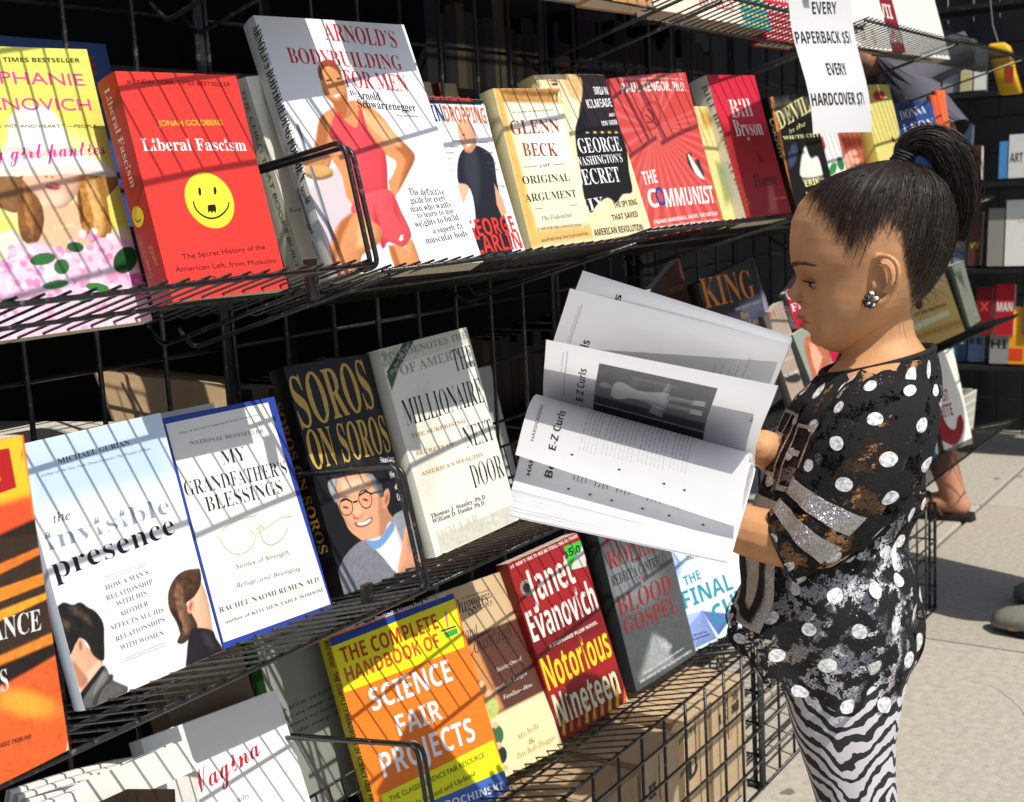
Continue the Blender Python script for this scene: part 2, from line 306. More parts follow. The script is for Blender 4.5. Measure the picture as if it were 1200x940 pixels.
GLYPHS = {
'S!':'2K 1E6k0t770I6k0;5S0<4p0A4@0Z2D0e1m0t1^1*1m142D1M4@1R4p1S5S 1F0I0u0[0J0I08/x0J/M0u/;1F/M1X/x',
'S#':'6# 2H6E1X6E1/42/E42/E3E0z3E0U1K/E1K/E0_0G0_/w.K0g.K170_3I0_2y.K3i.K490_6#0_6#1K4G1K4l3E6#3E6#424z425J6E4Z6E41421x42 1E1K1j3E3~3E3W1K',
'S$':'5R 3$772+772+6l0R6./y4e0N3X2+2f2+0=0v0c/x1J/x0)0~/R2+/;2+.%3$.%3$/;4V0&5*1D4R2d3$3U3$5l3w5L4c4u4c603t6X3$6l 1C5O2+5l2+3q1?4>1*4r 3$0>3$2B3h1r3|1<3f0^',
'S,':'1p 110M0U0h0+0W/s0.0(/_0K/N0I.k0&.90&.%1&.b1D/_',
'S-':'3& 2W2G/m2G/m1B2W1B',
'S.':'1p 1+0I0Y0[0/0I/v/x0//M0Y/;1+/M1=/x',
'S0':'5q 3q7A2Y7Y1`7N0x7-0H6O0(5`/o4^/i3I/x1a0L0D1A/R2Y/:3T/E4</g4l0C53145E265K3I5<544g6P 2Y67316(3O5Q3a4]3f3I3a263O1A310l2Y0]2)0l1d1B1S261N3I1S4]1d5Q2)6(',
'S1':'5q 4)7N2^7N0&5G0q4D1k5.2F5`2B4)2B/D4)/D',
'S2':'5q 3J7R2b7X2%7T1L7J0z790T7#026e/k6J0e5A165a1_5x2.6-2V622|6-3>5v3O5[3U553Q4l3F4K334*2p3`2H351p2Z/m0U/m/D5O/D5O0l1y0l1y0s3#1q3_2P483+4`3[5#44554h5;5G545~4y6R4V6z4*7?',
'S3':'5q 3W7M2L7X1[7S0w7D0A7./l6k0Y5Z0w5l1A6$1j622A662q61385z3I5`3O5=3L4~3C4e314P2m4B2A481`451(451(2r1_2r2B2o2p2h362Y3K2H3V213Z1n3R1@3:0w2f0b1y0Z1K0^0t0g0A0v/k11/k/b0s/D20/:33/A4#/W4[/y5*0M5@1)5H1e5=2L4u3$4=3G3I3Y3I3]4-3t4`4@5(4u535_4~6N4K7,',
'S4':'5q 4b7N3.7N/U29/U1(3%1(3%/D4b/D4b1(5`1(5`2E4b2E 3(5Q3,5Q3%3g3%2E1*2E2c4p2n5*',
'S5':'5q 0F7N0+3B0h2|1A3-1`311~32362p3Z1w3Q1D370z2d0e2(0^1Q0a0w0l0F0z/v13/v/b0E/P0u/D1O/<2-/:3Q/K4R0$500t5B2+5;2m5$3J4Z3u4,4;3N4N2i4T2I4S224Q1f4J1s6%4j6%4j7N',
'S6':'5q 3n7V2t7P2.7?1M6~0x6V0S6)085O0#4p/q45/j3P/h2l/q1b020l0[0.18/]1x/B2e/:3q/J4g0#5?0s5O2*5A324q3z4/4M334]2U4V2*4D1a4)1H3b1B3b1I4G1Y5%1u5R2F5u3(613x6845674L664b624v6.4v7O4a7R4F7U 2E3<2e3@37393U2|3h2V3n2(3g1H3Q0|310d2b0[2A0a2%0q1i101Y1M1P1m1M251Q2M1[2e1m2z2*32',
'S7':'5q 5O7N/`7N/`6&3`6&0[/D2I/D5O6G',
'S8':'5q 3=7R2Z7W1y7R1B7D0k7,0E6d0-680$5]0-4z0G4J0m3|1@3Y0d39072i/r24/h1I/x0R0Q/n1H/G2Z/:3H/@4-/R4`/p5-0>5D0o5L1M5G1|572I4w2k4W3/433G3g3^4@4#4k4J5-4z565[5.684p6d4J7,3u7D 276<2Y6A3#6<3@6.3R5p3X5P3R5-3>4l2|4V2Z4D294W1v4m1c5/1[5P1b5p1u6. 2)2[2S2t2z2^392N3N2<3a2)3m1k3q1Q3j1-3T0j310W2X0Q2)0W1`0k1J1/1C1R1J1y1a2@',
'S9':'5q 3=7N2O7V1C7F0N6m/u5w/e4g/s3_0C2p1+2C2$242b2:342L3S2h3l3/3r3/3k2I3Z1l3?1>2o0v230`1<0X1%0Y0i0[0>0c0>/A0S/>0n/;1F/:2@/@3./R3h/o4=0;4b0h5#1B571z5C2]5J3@5L4$5C5/5)6%4X6c3~75 2*6.2R652t60365z3K5b3Z5D3d5#3g4[3d4C3X4-3G3q323`2p3T2O3P2#3X1_3o1L4:1F4i1M5H1c5p',
'S:':'1p 1+4D0Y4V0/4D/v3s0/3H0Y361+3H1=3s 1+0I0Y0[0/0I/v/x0//M0Y/;1+/M1=/x',
'SA':'76 287Q/D/D17/D1l1>4h1>5C/D76/D4A7Q 3=6:3g4[4C2f292f2m4[',
'SB':'7# 0F7N0F/D3I/D4_/R5Y/~660f6G1d6C2>662f5|3+5a3A5A3P4x3Z4x3`5N3q5r4:6.4j655I5~6G5D7%4B7D2u7N 2-6*3$6*3^6%4,5q4C5X4J554D4k414P3f4@3-4;2-4; 2-2t332t3q2n4?2[4S2>4Z1s4S1J4?1,3s0q380j2-0j',
'SC':'6Y 4J7U3n7X2b7L1h7)1$6I0M5W004V0%3H0/290H180t0F1Z/i2S/E3`/:4=/<4o/C5D/N5t/`5t1.5B0w4n0k4A0d3n0a2u0q2=1G1v2:1k3G1w4T2@5I2y5|3n624<6/4f6#555n5^5[667%5]7;5(7K',
'SD':'7i 0F7N0F/D2a/D4T/[5y0H6m1b7.3P6~4c6Y5b5|6M517%4/7D2w7N 2-6*3%6*4$5u4f5K544[5A3L4c1L2o0j2-0j',
'SE':'5e 0F7N0F/D5)/D5)0j2-0j2-2r4p2r4p4=2-4=2-6*5)6*5)7N',
'SF':'5Y 0F7N0F/D2+/D2+2V4n2V4n3|2+3|2+6*5&6*5&7N',
'SG':'7X 4u7U4;7X3#7M1y7+1/6M0R5]014[0%3J0<1]1#0@25/R3k/:4[/=5D/E6&/R6a/d6a3v3M3v3M2O5#2O5#0k4S0d4:0b3u0a380i2b1&2>1K2$1~1p2^1k3G1r442-4q2M5H2y5m3T6*4:624h6/5:6&5c5t6-5d6`7,6/7>5S7L',
'SH':'8) 2-7N0F7N0F/D2-/D2-2q5@2q5@/D7&/D7&7N5@7N5@4>2-4>',
'SI':'3j 3I7N/e7N/e6P0d6(0d0k/e0B/e/D3I/D3I0B2J0k2J6(3I6P',
'SJ':'3/ 2-7N0F7N0F/r0C/C0:.z0,.c/r.S/Z.K/A.I/..J.t.L.R.S.R--.y-$/8,~/S,|0:-(0r-;1F-^1j.52%.x2-/s',
'SK':'6u 2-7N0F7N0F/D2-/D2-2;2n2j4y/D6u/D4)3s6s7N4|7N2j4d2Y4O2-3h',
'SL':'5j 2-7N0F7N0F/D5G/D5G0j2-0j',
'SM':':+ 0F7N0F/D1v/D1v301v3W1u4+1o5K1m5e1q5e3m/D5G/D7O5d7S5d7L3[7L367L/D9)/D9)7N6d7N4a1<4^1<2e7N',
'SN':'8Y 0F7N0F/D1v/D1v341u3h1t4B1q4v1m5P1q5P5G/D7W/D7W7N6&7N6&3]6(3+6)2R6+1z6.1G6+1G2U7N',
'SO':'8H 5-7N3t7Y2a7N1d7,0z6M0K5]0/4[0%3K0/2;0K190z0G1d/i2a/F3s/:5-/E6*/i6l0G7B197^2:7g3J7^4Z7B5]6l6M6*7, 2y5~3t634o5~5M5K5n4W5x3J5n2>5M1J4n0r3s0b2y0r2@1J1y2>1n3J1y4W2@5K',
'SP':'6P 0F7N0F/D2-/D2-2:2o2:3t2B4d2[5>3)5b3[5u4;5~4x5l6#5<6l4A7?2|7N 2-6*2s6*3u5i4:4s414A3n3y3@3e2`3_2-3_',
'SR':'6q 0F7N0F/D2-/D2-2N3%2N4y/D6q/D4N2t4q3-583E5S3b5j4+5w4R5~5(5k6.566r457A2g7N 2-6*2[6*3C6$3q5n415P4:5#424Q3s423F3x2_3r2-3r',
'SS':'5[ 3C7U2e7X1X7K0d6~026:/|5=0%4i034A0F3z0`3^0|3F1>341Z3#2R2V3&2<3E1x3O1S3I15380v2q0e2@0`1c0e1,0s0N1-/s1B/s/f0z/E24/:3L/H4G/t4|0^531Z5.264w2a4^3,4;3K3i3g2R4F2(4_1h4y1_5B1e5`1v5w296-2`62306/3W6&4)5s4W5a507%4R7;3x7K',
'ST':'5x 5d7N/X7N/X6(1k6(1k/D3Q/D3Q6(5d6(',
'SU':'7y 2(7N0A7N0A2:0T1&130*26/L3[/:4_/C5Q/^620-6[0d6t1J6~286~7N5<7N5<2R541c4t104G0l3`0b2z0k2L1-211_2(2Q',
'SV':'6g 1-7N/D7N2./D3~/D6g7N5$7N3N2^341O3-113)0q3$112w1O2[2^',
'SW':':C 1)7N/D7N1J/D3F/D4N3Z4p5R583[6A/D8=/D:C7N8_7N7[3(7G1~7A1Y7<18780v6~2D6u2b6p2w5`7N4(7N2q2w2_1|2X1Y2S182O0v292F222g2,3(',
'SX':'6x 1J7N/S7N2)3T/D/D16/D3,2J4|/D6x/D463L6g7N4t7N344U',
'SY':'6L 187N/D7N2)2M2)/D3h/D3h2R6L7N4Y7N2u40',
'SZ':'5x 5V7N/f7N/f6)3R6)/]0N/]/D5`/D5`0j1a0j5V6D',
'Sa':'68 3t5U2k5b215_1S5T0x5E0I500|3~1H431o4@2=4H2e4K304F3K473[3v3b3P3b382Z351G3(0S2a0$2+/o17/|0B0F/f1#/E1h/:2L/?2|/N3H/i3m063q0645/D5E/D5E3P564M4d52 3&273b293b1e3Y163@0m2t0V2G0O2*0S1l0_1]0r1W161_1Y1t1v2B20',
'Sb':'6U 1x8#0:8#0:/D1T/D1n0(1x0(28/g2X/P3(/?3_/:4[/L5F0*5s1+6(2N5s3q5G4r4^5N3c5a3-5Z2Z5I295.1x4h1r4h1v5>1x5]1x5~ 283v2Y48324A3]474$3r493>4@2P491b4$1.3^0g340[2X0g271.2$1b1x2O1x2`2%3H',
'Sc':'56 3Q5^2v5a2+5Y1B5B0e4u0;4=/|3M/r2J0*1#0]0%1T/K2i/:3D/<3p/C4;/P4_/d4_124<0w3q0i3I0_2v0[2D0f1y1*1b1]1Y2K1w3p2v4@3;4>3Z473z4-4C3y4p5;4M5I4&5U',
'Sd':'6U 5`8#3|8#3|6$3~5^4%5?4-4i4(4i3g5/3D5I2r5Z2;5a1>5N0S4q0(3p/r2L0&1*0S0*1</L27/:2n/@3?/R3a/m3|034(034E/D5`/D 2j4?3I453m3n4%3:4,2K4,2;4$1S3k1%3H0c2l0Y2>0d1u1*1`1]1X2J1`391u3n2=44',
'Se':'6+ 3y5P2l5a1~5X1<5@0a4q0:49/z3I/r2I/|1K0=0^0i0&1H/Y24/B3)/:3d/<4=/C4i/P59/b591#4e0j480]3d0T300Q2P0Z2%0v1c1H1X2(5X2(5X2q5G4)4o4y 2E4G2m4N3B4F3c4.3v3b4#331[331g3g2$42',
'Sh':'6n 1x8#0:8#0:/D1x/D1x2=2$32283l2]453=4A4&4#4=2~4=/D5|/D5|3H5n4K5E514_5T3g5a365[2d5M2>541y4i1q4i1v5D1w5k1x69',
'Si':'2n 1L7y1-8#0g7y0L7n0:7V04730:6i0L6R0g6F1-6B1L6F1g6R1y6i2%731y7V1g7n 1x5V0:5V0:/D1x/D',
'Sk':'6H 1x8#0:8#0:/D1x/D1x1>2`1r4L/D6H/D3k2r6;5V4C5V2Z3a2I3L28381r2f1p2f1v3K1w3j1x40',
'Sl':'2n 1x8#0:8#0:/D1x/D',
'Sm':':R 4?5[3`5a315[2^5M26541q4i1i4i1T5V0:5V0:/D1x/D1x2=2$32273l2X45344A3s4#4.2~4./D5l/D5l2N5r3<6,3p6N477(4A7g4#7|2~7|/D9`/D9`3H9S4K90518M5T7S5a7$5[6P5M6(545c4i5U4i5:544n5M',
'Sn':'6n 4`5T3i5a365[2a5M27541q4i1i4i1T5V0:5V0:/D1x/D1x2=2$32283l2]453=4A3f4:4(4#483W4=2~4=/D5|/D5|3H5n4K5E51',
'So':'6G 3e5X2t5a1]5N0a4p0+3o/r2N/|1R0;0e0d0,1A/[2(/B2q/:4./L5*0,5a1.5s2N5k3J5P485(4p4K5? 2>462r4@3M463q3q4+3=422N4+1`3q1,3M0e2s0Z2>0e1u1,1a1`1Y2N1a3=1u3q',
'Sr':'4R 3d5a3/5Y2Z5B254z1q4R1j4R1S5V0:5V0:/D1x/D1x2R2#3)253L2M3g2n3y394*3_4-424(4=5]',
'Ss':'5$ 2t5_2A5a1A5W0T5:0(4c/r3y/v3N0)3,0=2h0Z2O1(2:1V2#2,1i2L1X2b1K2n1?2s132u1%2p0l2c0]2I0R1~0O1Q0R0z0]0H0l/s1$/s/Z0C/K0m/A1A/<1w/:3,/E3v/h4H0E4W164R1c4E2.4.2J3i2b3C2v2p302E3B2&3P1k3]1_3h1W3s1U4%1g4A2?4J2e4G304?3U424#3|4Q553z5I3J5V',
'St':'4> 2/6s1(6s0U5W/[5$/[4>0J4>0J1?0P0Y0b0*0~/a1F/J1p/>2E/:2n/<3;/A3[/J3w/S3w0k3`0e3H0_310Z2q0Y2V0^2A0j241#2/1?2/4>3q4>3q5V2/5V',
'Su':'6n 1u5V075V071R0D0O0m/k1R/F2I/:2~/?3R/M3|/g4A024I024^/D5x/D5x5V4:5V4:2^441i3z103U0f2u0Y2L0b210x1z1D1u1x',
'Sv':'5n 105V/D5V1e/D3M/D5n5V4)5V2q2&2b1F2Z0h2V0h2T1)2O1E2I1d2A2&',
'Sw':'9, 125V/N5V19/D3)/D3U1Q454<494<4r1S5C/D75/D8|5V7@5V6W2m6P2P6J2/670j630j621&6/1D5x2F5t2X535V3?5V2T2X2;0j270j2%201y2Q1r2m',
'S—':':e :n2Y/;2Y/;1r:n1r',
'S’':'1p 1/6u0V770+7(/s6R0)6*0O5p0K580&4]0&4I1#5*1A62',
'S▄':':e :e3a/D3a/D.#:e.#',
'cB':'90 7V6G6U6N5F6D416&3D5c2b5@204r1f4I1N3z1G3R1N3*1e2b2.2J2_2C3>2J3r2a4E3)4i3U5&415.4j5*534w5>4s594o5)4f4b4R4?493w3t3X3S3=313(2j2s2L2n1v2~1f3O1v4.2K4f2y503V5O4:5j4z6$5b626H667:627t6#7Z5t7B5g7)5W6h5D654q5^4;5,3O4P2O3x1P3Q0j3/0=2e/x2>/g1p/a1I/e1,/q0r0(0l0;0q0J1%0Q1E0U1V0Z1g0f1r0u1v111q1F1c1X1K1d1.1h0`1a0@1M0*1//~0c0.040Q/h1//N1w/F2x/O3m/i5A1#6N316j3w7*4T7@5$7X5D7s5Z875k8P5K8X4q8T4J8G4$833]7v3B7]317E3+6s306k3/6c3,6^3$6[2w6^2p6b2i6i2d6q2c7D2g7J2c7Q2W7V2F7X2/7U1d7J1>7:0r7%0O6i016Q/s6;/c6(/^5n/g5h0*5l0?5x0V600k6Y126`196^1@6U1B6I1@6;186*1,5r0v5b0d5T0Q5K0=5H0)5M/e5^/O5x/B6@/=6l/A7</N7d/c8.0#8K0B8c0d8q1-8v1P8]2C7j2u8b3:9C3`9f419r4]9k5*9U5K965f8k5y906)9=6.9A649=6;916=8r6:8I61',
'cV':'70 8~6K8n6M8S6B8*5x7j5]7O57724c6k4,6&2p581f4E0j3K0(3t0^4<174T1e4e26533d5E4D5X4v5n5H6?6<6<6D626F5s694o5A4?4w3h4W374>3G4U3T4j3]5#3`583[5O3N5c3:5n2x5r2c5n2I5c2.5Q1k5<1N5$154f0w4N0f4;0Z4+0V3|0Y3s0b3p0t3~1?4F1X4a2#5+2B5D2X5Q2e5V2l5T2n5M2h5A2U5&2B4a2<4G2I4$2q3s3S4,4P4b3w3t3P3-342:2n0?2P/D2_/=3+/I3d/n48084f0a5<185n1u6G2e7#3e7K4N7q5-885V8T5t9(6D',
'ca':'5E 3*2f2S2q2(2l1S2]1(2E0X2&061^/t17/c0i/]0B/d/u/y/W0@/D0i/>1Q/O250(2:/e2H/O2^/A2v/=3A/C3k/W4>/w4p0H4[0]490>4%0/3n0#3_/u3T/r3M/u3K/~3h0c4m2q3T2m3A2D 2b2T2o2Q2|2J3)2>3,202~1k2a162<0V1n0(1G/a1$/V0w/X0o/_0i/f0g/m0j0,0t0I1)0i1;101O1O1g1n2$2.2;2C2O2P',
'ce':'4& 2n2l2K2q1~2l1P2^1$2F0U2*021b/o1>/[0s/U0O/_0&/~/^0M/E1*/=1[/C28/V2o/v3I0H370]2a0422/q1^/a12/[0t/a0l/q0q031$0R1`0a2:0t2f113.1K3C1h3J2-3D2H312_ 2<2L2K2Q2Y2I2^222X1r2I1W221>1p1*1O0t1/0m1B1;1W1`1m2%2)2=',
'cg':'5C 35/n4t2v3P2l3;2F3$2g2N2q1~2l1O2^1#2F0T2)011_/o19/]0k/V0C/^/v/s/X09/D0b/>19/H1j/f1S/=//.1.@,s.G,R.],9/$,*/Q,$0E,818,s2*-x2u/C3E/U3o/k4<0+4`0H4L0]4.0D3l013P/| 2T2O2d2T2v2M2~2:2t1t2Z1?2C0q2*0K1i0,1N/l14/[0t/V0d/[0^/i0b/|0m0;1#0Y190|1Q1C1j1e2)2(2@2@ 0F.M1B.q1$.90c-c0K-<06,w/l,O/J,B/0,L/&,l/5-F/_-y',
'ci':'3< 2o4V2[4Y2C4U2.4I1y471t3|1x3h2)3Z293Q2N3N2f3R2|3`3/3r344.304?3%4M 1Z0i2i2q142h0>1l0-1[/z1Q051=0j1q0I17020c0#0@/y0)03/N0l/=14/A1T/N1g/Y2#/l2?0*2^0H2J0]1~061]/v1F/i16/d12/f11/m1;0/',
'cl':'4. 2%1W4M6%3+5r1F3,1+2]0g280D1p/y1M051=0G1M0b1g0O1F010_0&0-0-/h0?/Q0Y/B0z/=1J/C1p/V2=/v2l0H2X0^2/071i/w1R/i1D/d1:/i16/v1;0/1H0L1`0w',
'cn':'5v 4P2l432q3@2T2:1X2?1q2@2*262^1p2o1J2g1$2M0S2(0$1Q081=0V1[0l1q0z1~1(2&1-2$1.1y1$1d0a17/B/<1(/D1X0/2,0j2T1A2y1g3Z2?4(2O4)2A3H1X3%1.2n0i2g0R2e0:2j/p2z/T38/D3T/>3e/@3u/E4+/L4;/U4J/a4`/q4x0-5<0H5&0]4X0849/x3~/i3q/d3l/g3j/n3p0&4(0>4K0k4^1+4m1E4x1_4|1u4v2?4h2Z',
'cp':'5Q 2:254$5S2[5F214T1h3p162u0w2O0`220D1o/|1Q041=0`1d-a,1/+,=1A0G1`0z2(1N2I1t2j283/2J3G2P3O2N3Q2G3I243/1m2h1E2J0y260T2/0625/o2G/T2c/C3*/=3H/B3j/R4:/q4p0H4Z0]450:3m/x3P/f3=/`37/b35/i3=0%3U0H3s0n4/184=1Z4A2%4<2C4.2[3q2k3U2p2u2b',
'cr':'4% 123.1)3,0z3$0r2h0f26/|1Q061=1+2.1F2.1[2/1q211N1p111Q0r110`0k0S0L0O010V/k0m/S14/C1_/>1|/B2</M2K/X2a/i2|0(3E0H330^2c062D/v2./i1z/d1p/g1l/q1p0(2#0<2X1-2g1B2r1W2z1h2~1t2x2/2m2=2[2G2E2N2+2R1j2U1J2[1@2h',
'cs':'3B 1s311e351V3/1G2u1<2f0q2C/|1Q041=1427141B100v1(0T0v070Z/h0:/Y0*/]03/i0?/q0H0#0K030H0A0A0N030W/z0Z/g0W/W0M/M0=/J0+/P/j/c/R0&/A0P/<0q/>15/C1S/O1t/e2A0*2p0U2]0j2D0S2+0>2<0Y2B1%271`1n2B1g2M1e2V1g2c1u2v1w3%',
'ct':'4F 3Y4C4K5k3#5f1f3[1M36172n0x2P0_240B1q/z1Q021=0J1S0i1q0R1I0B1+060l0/0Z0(0B0$0.0*/j08/R0O/C0o/>1@/E1k/X2=/x2k0H2W0]2-061f/v1K/h19/c11/f1./o120%1<0>1O0d1n1B2U2[2x3?3C3~4;3~4D4C',
'B!':'2K 1E6k0t770I6k0;5S0<4p0A4@0Z2D0e1m0t1^1*1m142D1M4@1R4p1S5S 1F0I0u0[0J0I08/x0J/M0u/;1F/M1X/x',
'B,':'1p 110M0U0h0+0W/s0.0(/_0K/N0I.k0&.90&.%1&.b1D/_',
'B.':'1p 1+0I0Y0[0/0I/v/x0//M0Y/;1+/M1=/x',
'B1':'5d 3_7R2F7R1X6w1*6V0Z6A0663/o6)/s5d0&5K0:5<0P570o5>155T1U5v1z6G1z0c1w0C1n0/1_0$1G/z0M/z0M/D52/D52/z49/z3x0$3i023b0G3_0c',
'B2':'5d 3J7M2?7X1T7S0v7F0J700,6m/r6L/l6)/u5S07550`5#1;4w1@5j1P6H1m6i2?6t2`6m2y6Y3066355^325+3(4U2o4(2R3Q2*2v1K2:/h0S/h/D50/D551g4R1g4J1G4?1*4,0m3m0`3O0Z0o0Z1|1b2h2K3G3,3u3]4>4.4W4T4i4w4r5@4u5c4f6O4:7,',
'BA':'6g 32792p7:050[/|03/h/r/R/e/7/`/7/D1R/D1R/`1L/`0n/k0[040b0U1.1Y3]1Y3|0f4.0D42003w/j39/`39/D6q/D6q/`6U/f6@/x6.0?5q0n 1=2+2C4h3L2+',
'BB':'6p 3,7*/[7*/[6j/z6h086b0H6U0S6B0Y6&0[5Y0[0g0W090I/u0//f/]/_/]/D3F/D4a/Q5^/y690^6K1X5s2p473T5Y426*5>5A6[ 2c6`3%6c3V6Z3v6B4.5r44564,4L3m3|3@3d2T3[2K3[2K5|2M6A2T6U 2K3<2c3<3Q334)2r4C2B4L1S4E0f42053f/r3./i2j/l2X/w2N002K0M',
'BC':'7= 4X703g792`7.1d6e0v6.0@5?/w4A/l38/w2.0?100t0@1b/c2]/?3c/45T/Y6w0q6Z126)0U5I0/4g/p4*/h2D0[1k352?5x3p6q4_6c5G6:6#5R6M4W6g4W6g796L796;6p5v6e5g6g5W6l',
'BD':'7g 3.7*/Z7*/Z6j0,6e0G6W0U6:0Z5b0Z0[0V010J/q01/e/c/_/c/D38/D6<0A7=377%4p686*4u6m 2j6^306b4h5n5>39521d4i0]4,/~3//i2i/m2V/x2N042K0W2K5r2N6=2V6S',
'BE':'6o 6.7*/]7*/]6j0.6e0I6V0W670]5Y0]0a0W040I/q0./c/Y/^/Y/D63/D6]1j6@1j6$105]0]550;4`0%4%/r3;/n2p/q2Z/y2O012L0P2L3/3%3,3K2|3g2h3~2J401|481D4Q1D4Q5649564(4J3g3v3>3[2]3R2L3R2L5w2M672Q6I2Y6T2g6Z2z6]3=6^4D6T5/695Y5`5p4i6.4i',
'BF':'66 6%7*/Y7*/Y6j0,6b0H6R0V670[5c0[0j0W0;0I/w0//g/[/_/[/D3c/D3c/_3:/b2u/h2a/s2T0,2M0D2K0e2K312U31393(3c2h4$27441D4N1D4N5843584#4L3b3x393^2W3T2K3T2K6-2L6B2Q6O2Y6W2g6]2y6^3:6_4$6Z4Z6N5)695E5s5Y5G5g4i6%4i',
'BG':'7y 4]703d792_7.1e6e0w6/0B5@/y4C/n39/y2,0B1-0x0>1h/b2g/@3t/55H/C6u/p6u1S6y1|7,2:7D2F7n2K7n2d4%2d4%2K4X2F4w2:5-1z521R520V5-004v/n4V/]4%/W3-/l2H0Q1|1^1n372B5y3s6q4I6k4w6W5H685n5i64576M4V6h4V6h796L796B7$686q6,6i5v6f5i6h5Z6m',
'BH':'87 3L7*/]7*/]6j0.6c0I6S0V690[5i0[0e0W070I/t0//e/[/_/[/D3L/D3L/_2y/e2^/t2P072K0e2K3-513-510e5,054w/s4[/e40/_40/D7x/D7x/_7L/f73/v7$096z0e6z5i7$6:726T7L6c7x6j7x7*407*406j4Q6f4j6`4z6U5*6F5/6/515i513Y2K3Y2K5i2M6/2R6F2]6U2m6`3,6f3L6j',
'BI':'3i 3P7*/X7*/X6j0/6e0J6Y0X6B0]5u0]0]0W050G/u0+/g/X/_/X/D3R/D3R/_30/d2p/l2^/w2S0.2N0C2L0`2L5u2Q6B2a6Y2~6e3P6j',
'BJ':'4y 4a7*0c7*0c6j1/6e1J6^1^6P1i6=1o5|1q5V1q/e1n/<1d.x1O.g10.a0j.i0_/&0b/10k/B0t/W0w/n0r020c0H0K0V0.0[/l0V/T0G/D0./?/g/E/C/U.~/p.a09.L0b.?16.;3*.u3a0q3a5V3c6#3h6@3q6R4(6_4@6f4a6j',
'BK':'8# 3M7*/^7*/^6j0/6d0J6T0W690]5i0]0e0X070J/t00/e/]/_/]/D3M/D3M/_2z/e2_/t2Q072L0e2L2d2f2|4d0N4x025$/x4z/m4l/d4./_4./D81/D81/_7o/b7Y/j7H/w76013x44555M6F6L7J6j7W6j7W7*4=7*4=6j5%6c5;6K516-4k5a2L3@2L5i2N6/2S6F2^6U2n6`3-6f3M6j',
'BL':'6W 3X7*/]7*/]6j0.6d0I6U0V6:0[5i0[0e0W070I/t0//e/[/_/[/D62/D6X1|6=1|5|1;5[0d550?4b0&4*/s3@/n2|/o2g/t2X/~2P022L0H2K0h2K5i2M612T6H2`6X2s6c356h3X6j',
'BM':':, 2O7*/Z7*/Z6j/~6g0;6a0K6V0U6G0Z620]5n0]0c0W060H/t0,/e/Y/_/Y/D28/D28/_1d/d1F/q1604110d115x3w/D49/D7)6.7)0i7&0F6|0.6q/u6a/j6I/c6)/_6)/D9k/D9k/_9L/b96/h9&/s8v0,8q0F8o0l8o5h8t689)6R9B6b9l6j9l7*6z7*4e1i',
'BN':'7d 2$7*/`7*/`6j/o6g/|6b056N0^5w0^0b0[0A0V0*0L/r0=/h0%/b/`/_/`/D24/D24/_1`/e1E/s1705130b135=64/46P/46P5f6T696b6U6~6d7N6j7N7*4z7*4z6j5B6f5Y6`5j6T5t6E5y6.5|5g5|27',
'BO':'8: 4_733p7:3$732:6x1U6W0z6,0O5O0/4l/u4&/n37/t2G0/1[0N0w0z0B1T/p27/O2z/;3i/44Y/;5E/O6)/p6^0B700w7P1[7d2F7k377d4)7P4n705R6_6.6+6X5H6y 2?5y3h6q4Y6]5:5x5^4k5j375>0N3o/V3$/l2D0P1y1^1m37',
'BP':'6J 2|7*/]7*/]6j0.6c0I6S0V690[5i0[0e0W070I/t0//e/[/_/[/D3L/D3L/_2y/e2^/t2P072K0e2K2o3L2o4a2~5V3J6-4-6=4|665W5y6,5V6P5(6l487# 2f6[3%6_3[6U4%69495c4?4w47423z3]3O3C2i3:2K3:2K6-2N6D2V6S',
'BR':'7D 3&7*/]7*/]6j0.6c0I6S0V690[5i0[0e0W070I/t0//e/[/_/[/D3L/D3L/_2y/e2^/t2P072K0e2K2y2i2y5,/D7O/D7O/_76/b7%/k6p/z6`074b315~3p6I5%675w5W6V4R6x 2j6[326_436;4P5(4G4<4-3f3V3I2l3@2K3@2K5s2N6=2V6Q',
'BS':'5z 2p782O7:1q741@6z0p6[0P640=5[064|0@4:0`3]1;3-2.2X332*3p1T4+0r3~0E3d/|3</c2b/Z1s/h1:060h0y0I2&0,2&0,/40G/40M/D0S/O0]/T0k/V1h/=2(/82A/62Z/53I/<4./P4a/p5-0B5C0w5K1Z5H2.5=2T5*2x4f3?4;3^3^3|2U4O2(4i1a5)1M5F1F5k1N681e6W2/6l2^6s3.6m3V6[3|6>4A5r4Z5D4m4h5-4h5-7:4j7:4`6|4J6s3`7+3:73',
'BT':'6R /T7*/T4f/p4f0)5V0M651+6V1s6b2#6b2#0e1x071i/s1K/d0v/_0v/D4u/D4u/_4D/d4(/r3r053m0e3m6b3u6b5G666%4e6?4e6?7*',
'BU':'7b 3J7*/Z7*/Z6j0,6c0G6S0T690Y5i0Y1~0i0e1>/p26/@3U/14r/B5k/u6A0v6Q2J6Q5h6U666b6P6y6a7F6j7F7*4v7*4v6j5M6b5j6S5x686#5h6#2)5P0@4$/f3>/q2l092Q0p2I1e2I5i2K6/2O6F2Y6U2k6`3)6f3J6j',
'BV':'6Y 2w7*//7*//6j/P6a/g6N/w640.5l2y/13:/15n5o6)6@6<6Y6R6f6o6j6o7*4I7*4I6j4p6g516`5?6R5D6=5B6&5:5g3f1j2,5h1|6+1x6>2#6R246a2N6h2w6j',
'BW':'9c 2I7*/-7*/-6j/H6e/[6X/i6C/u6$2:/42W/44c4X6Y/46u/49,5j9:659I6O9]6a9v6j9v7*7r7*7r6j886f8M6^8Y6O8^698Z5|8Q5Z7F236.5t6&626$6A666`6k6j6k7*397*396j3[6e3s6]4*6K466.4L5A301y1q5`1i6&1f6?1j6S1t6`2.6g2I6j',
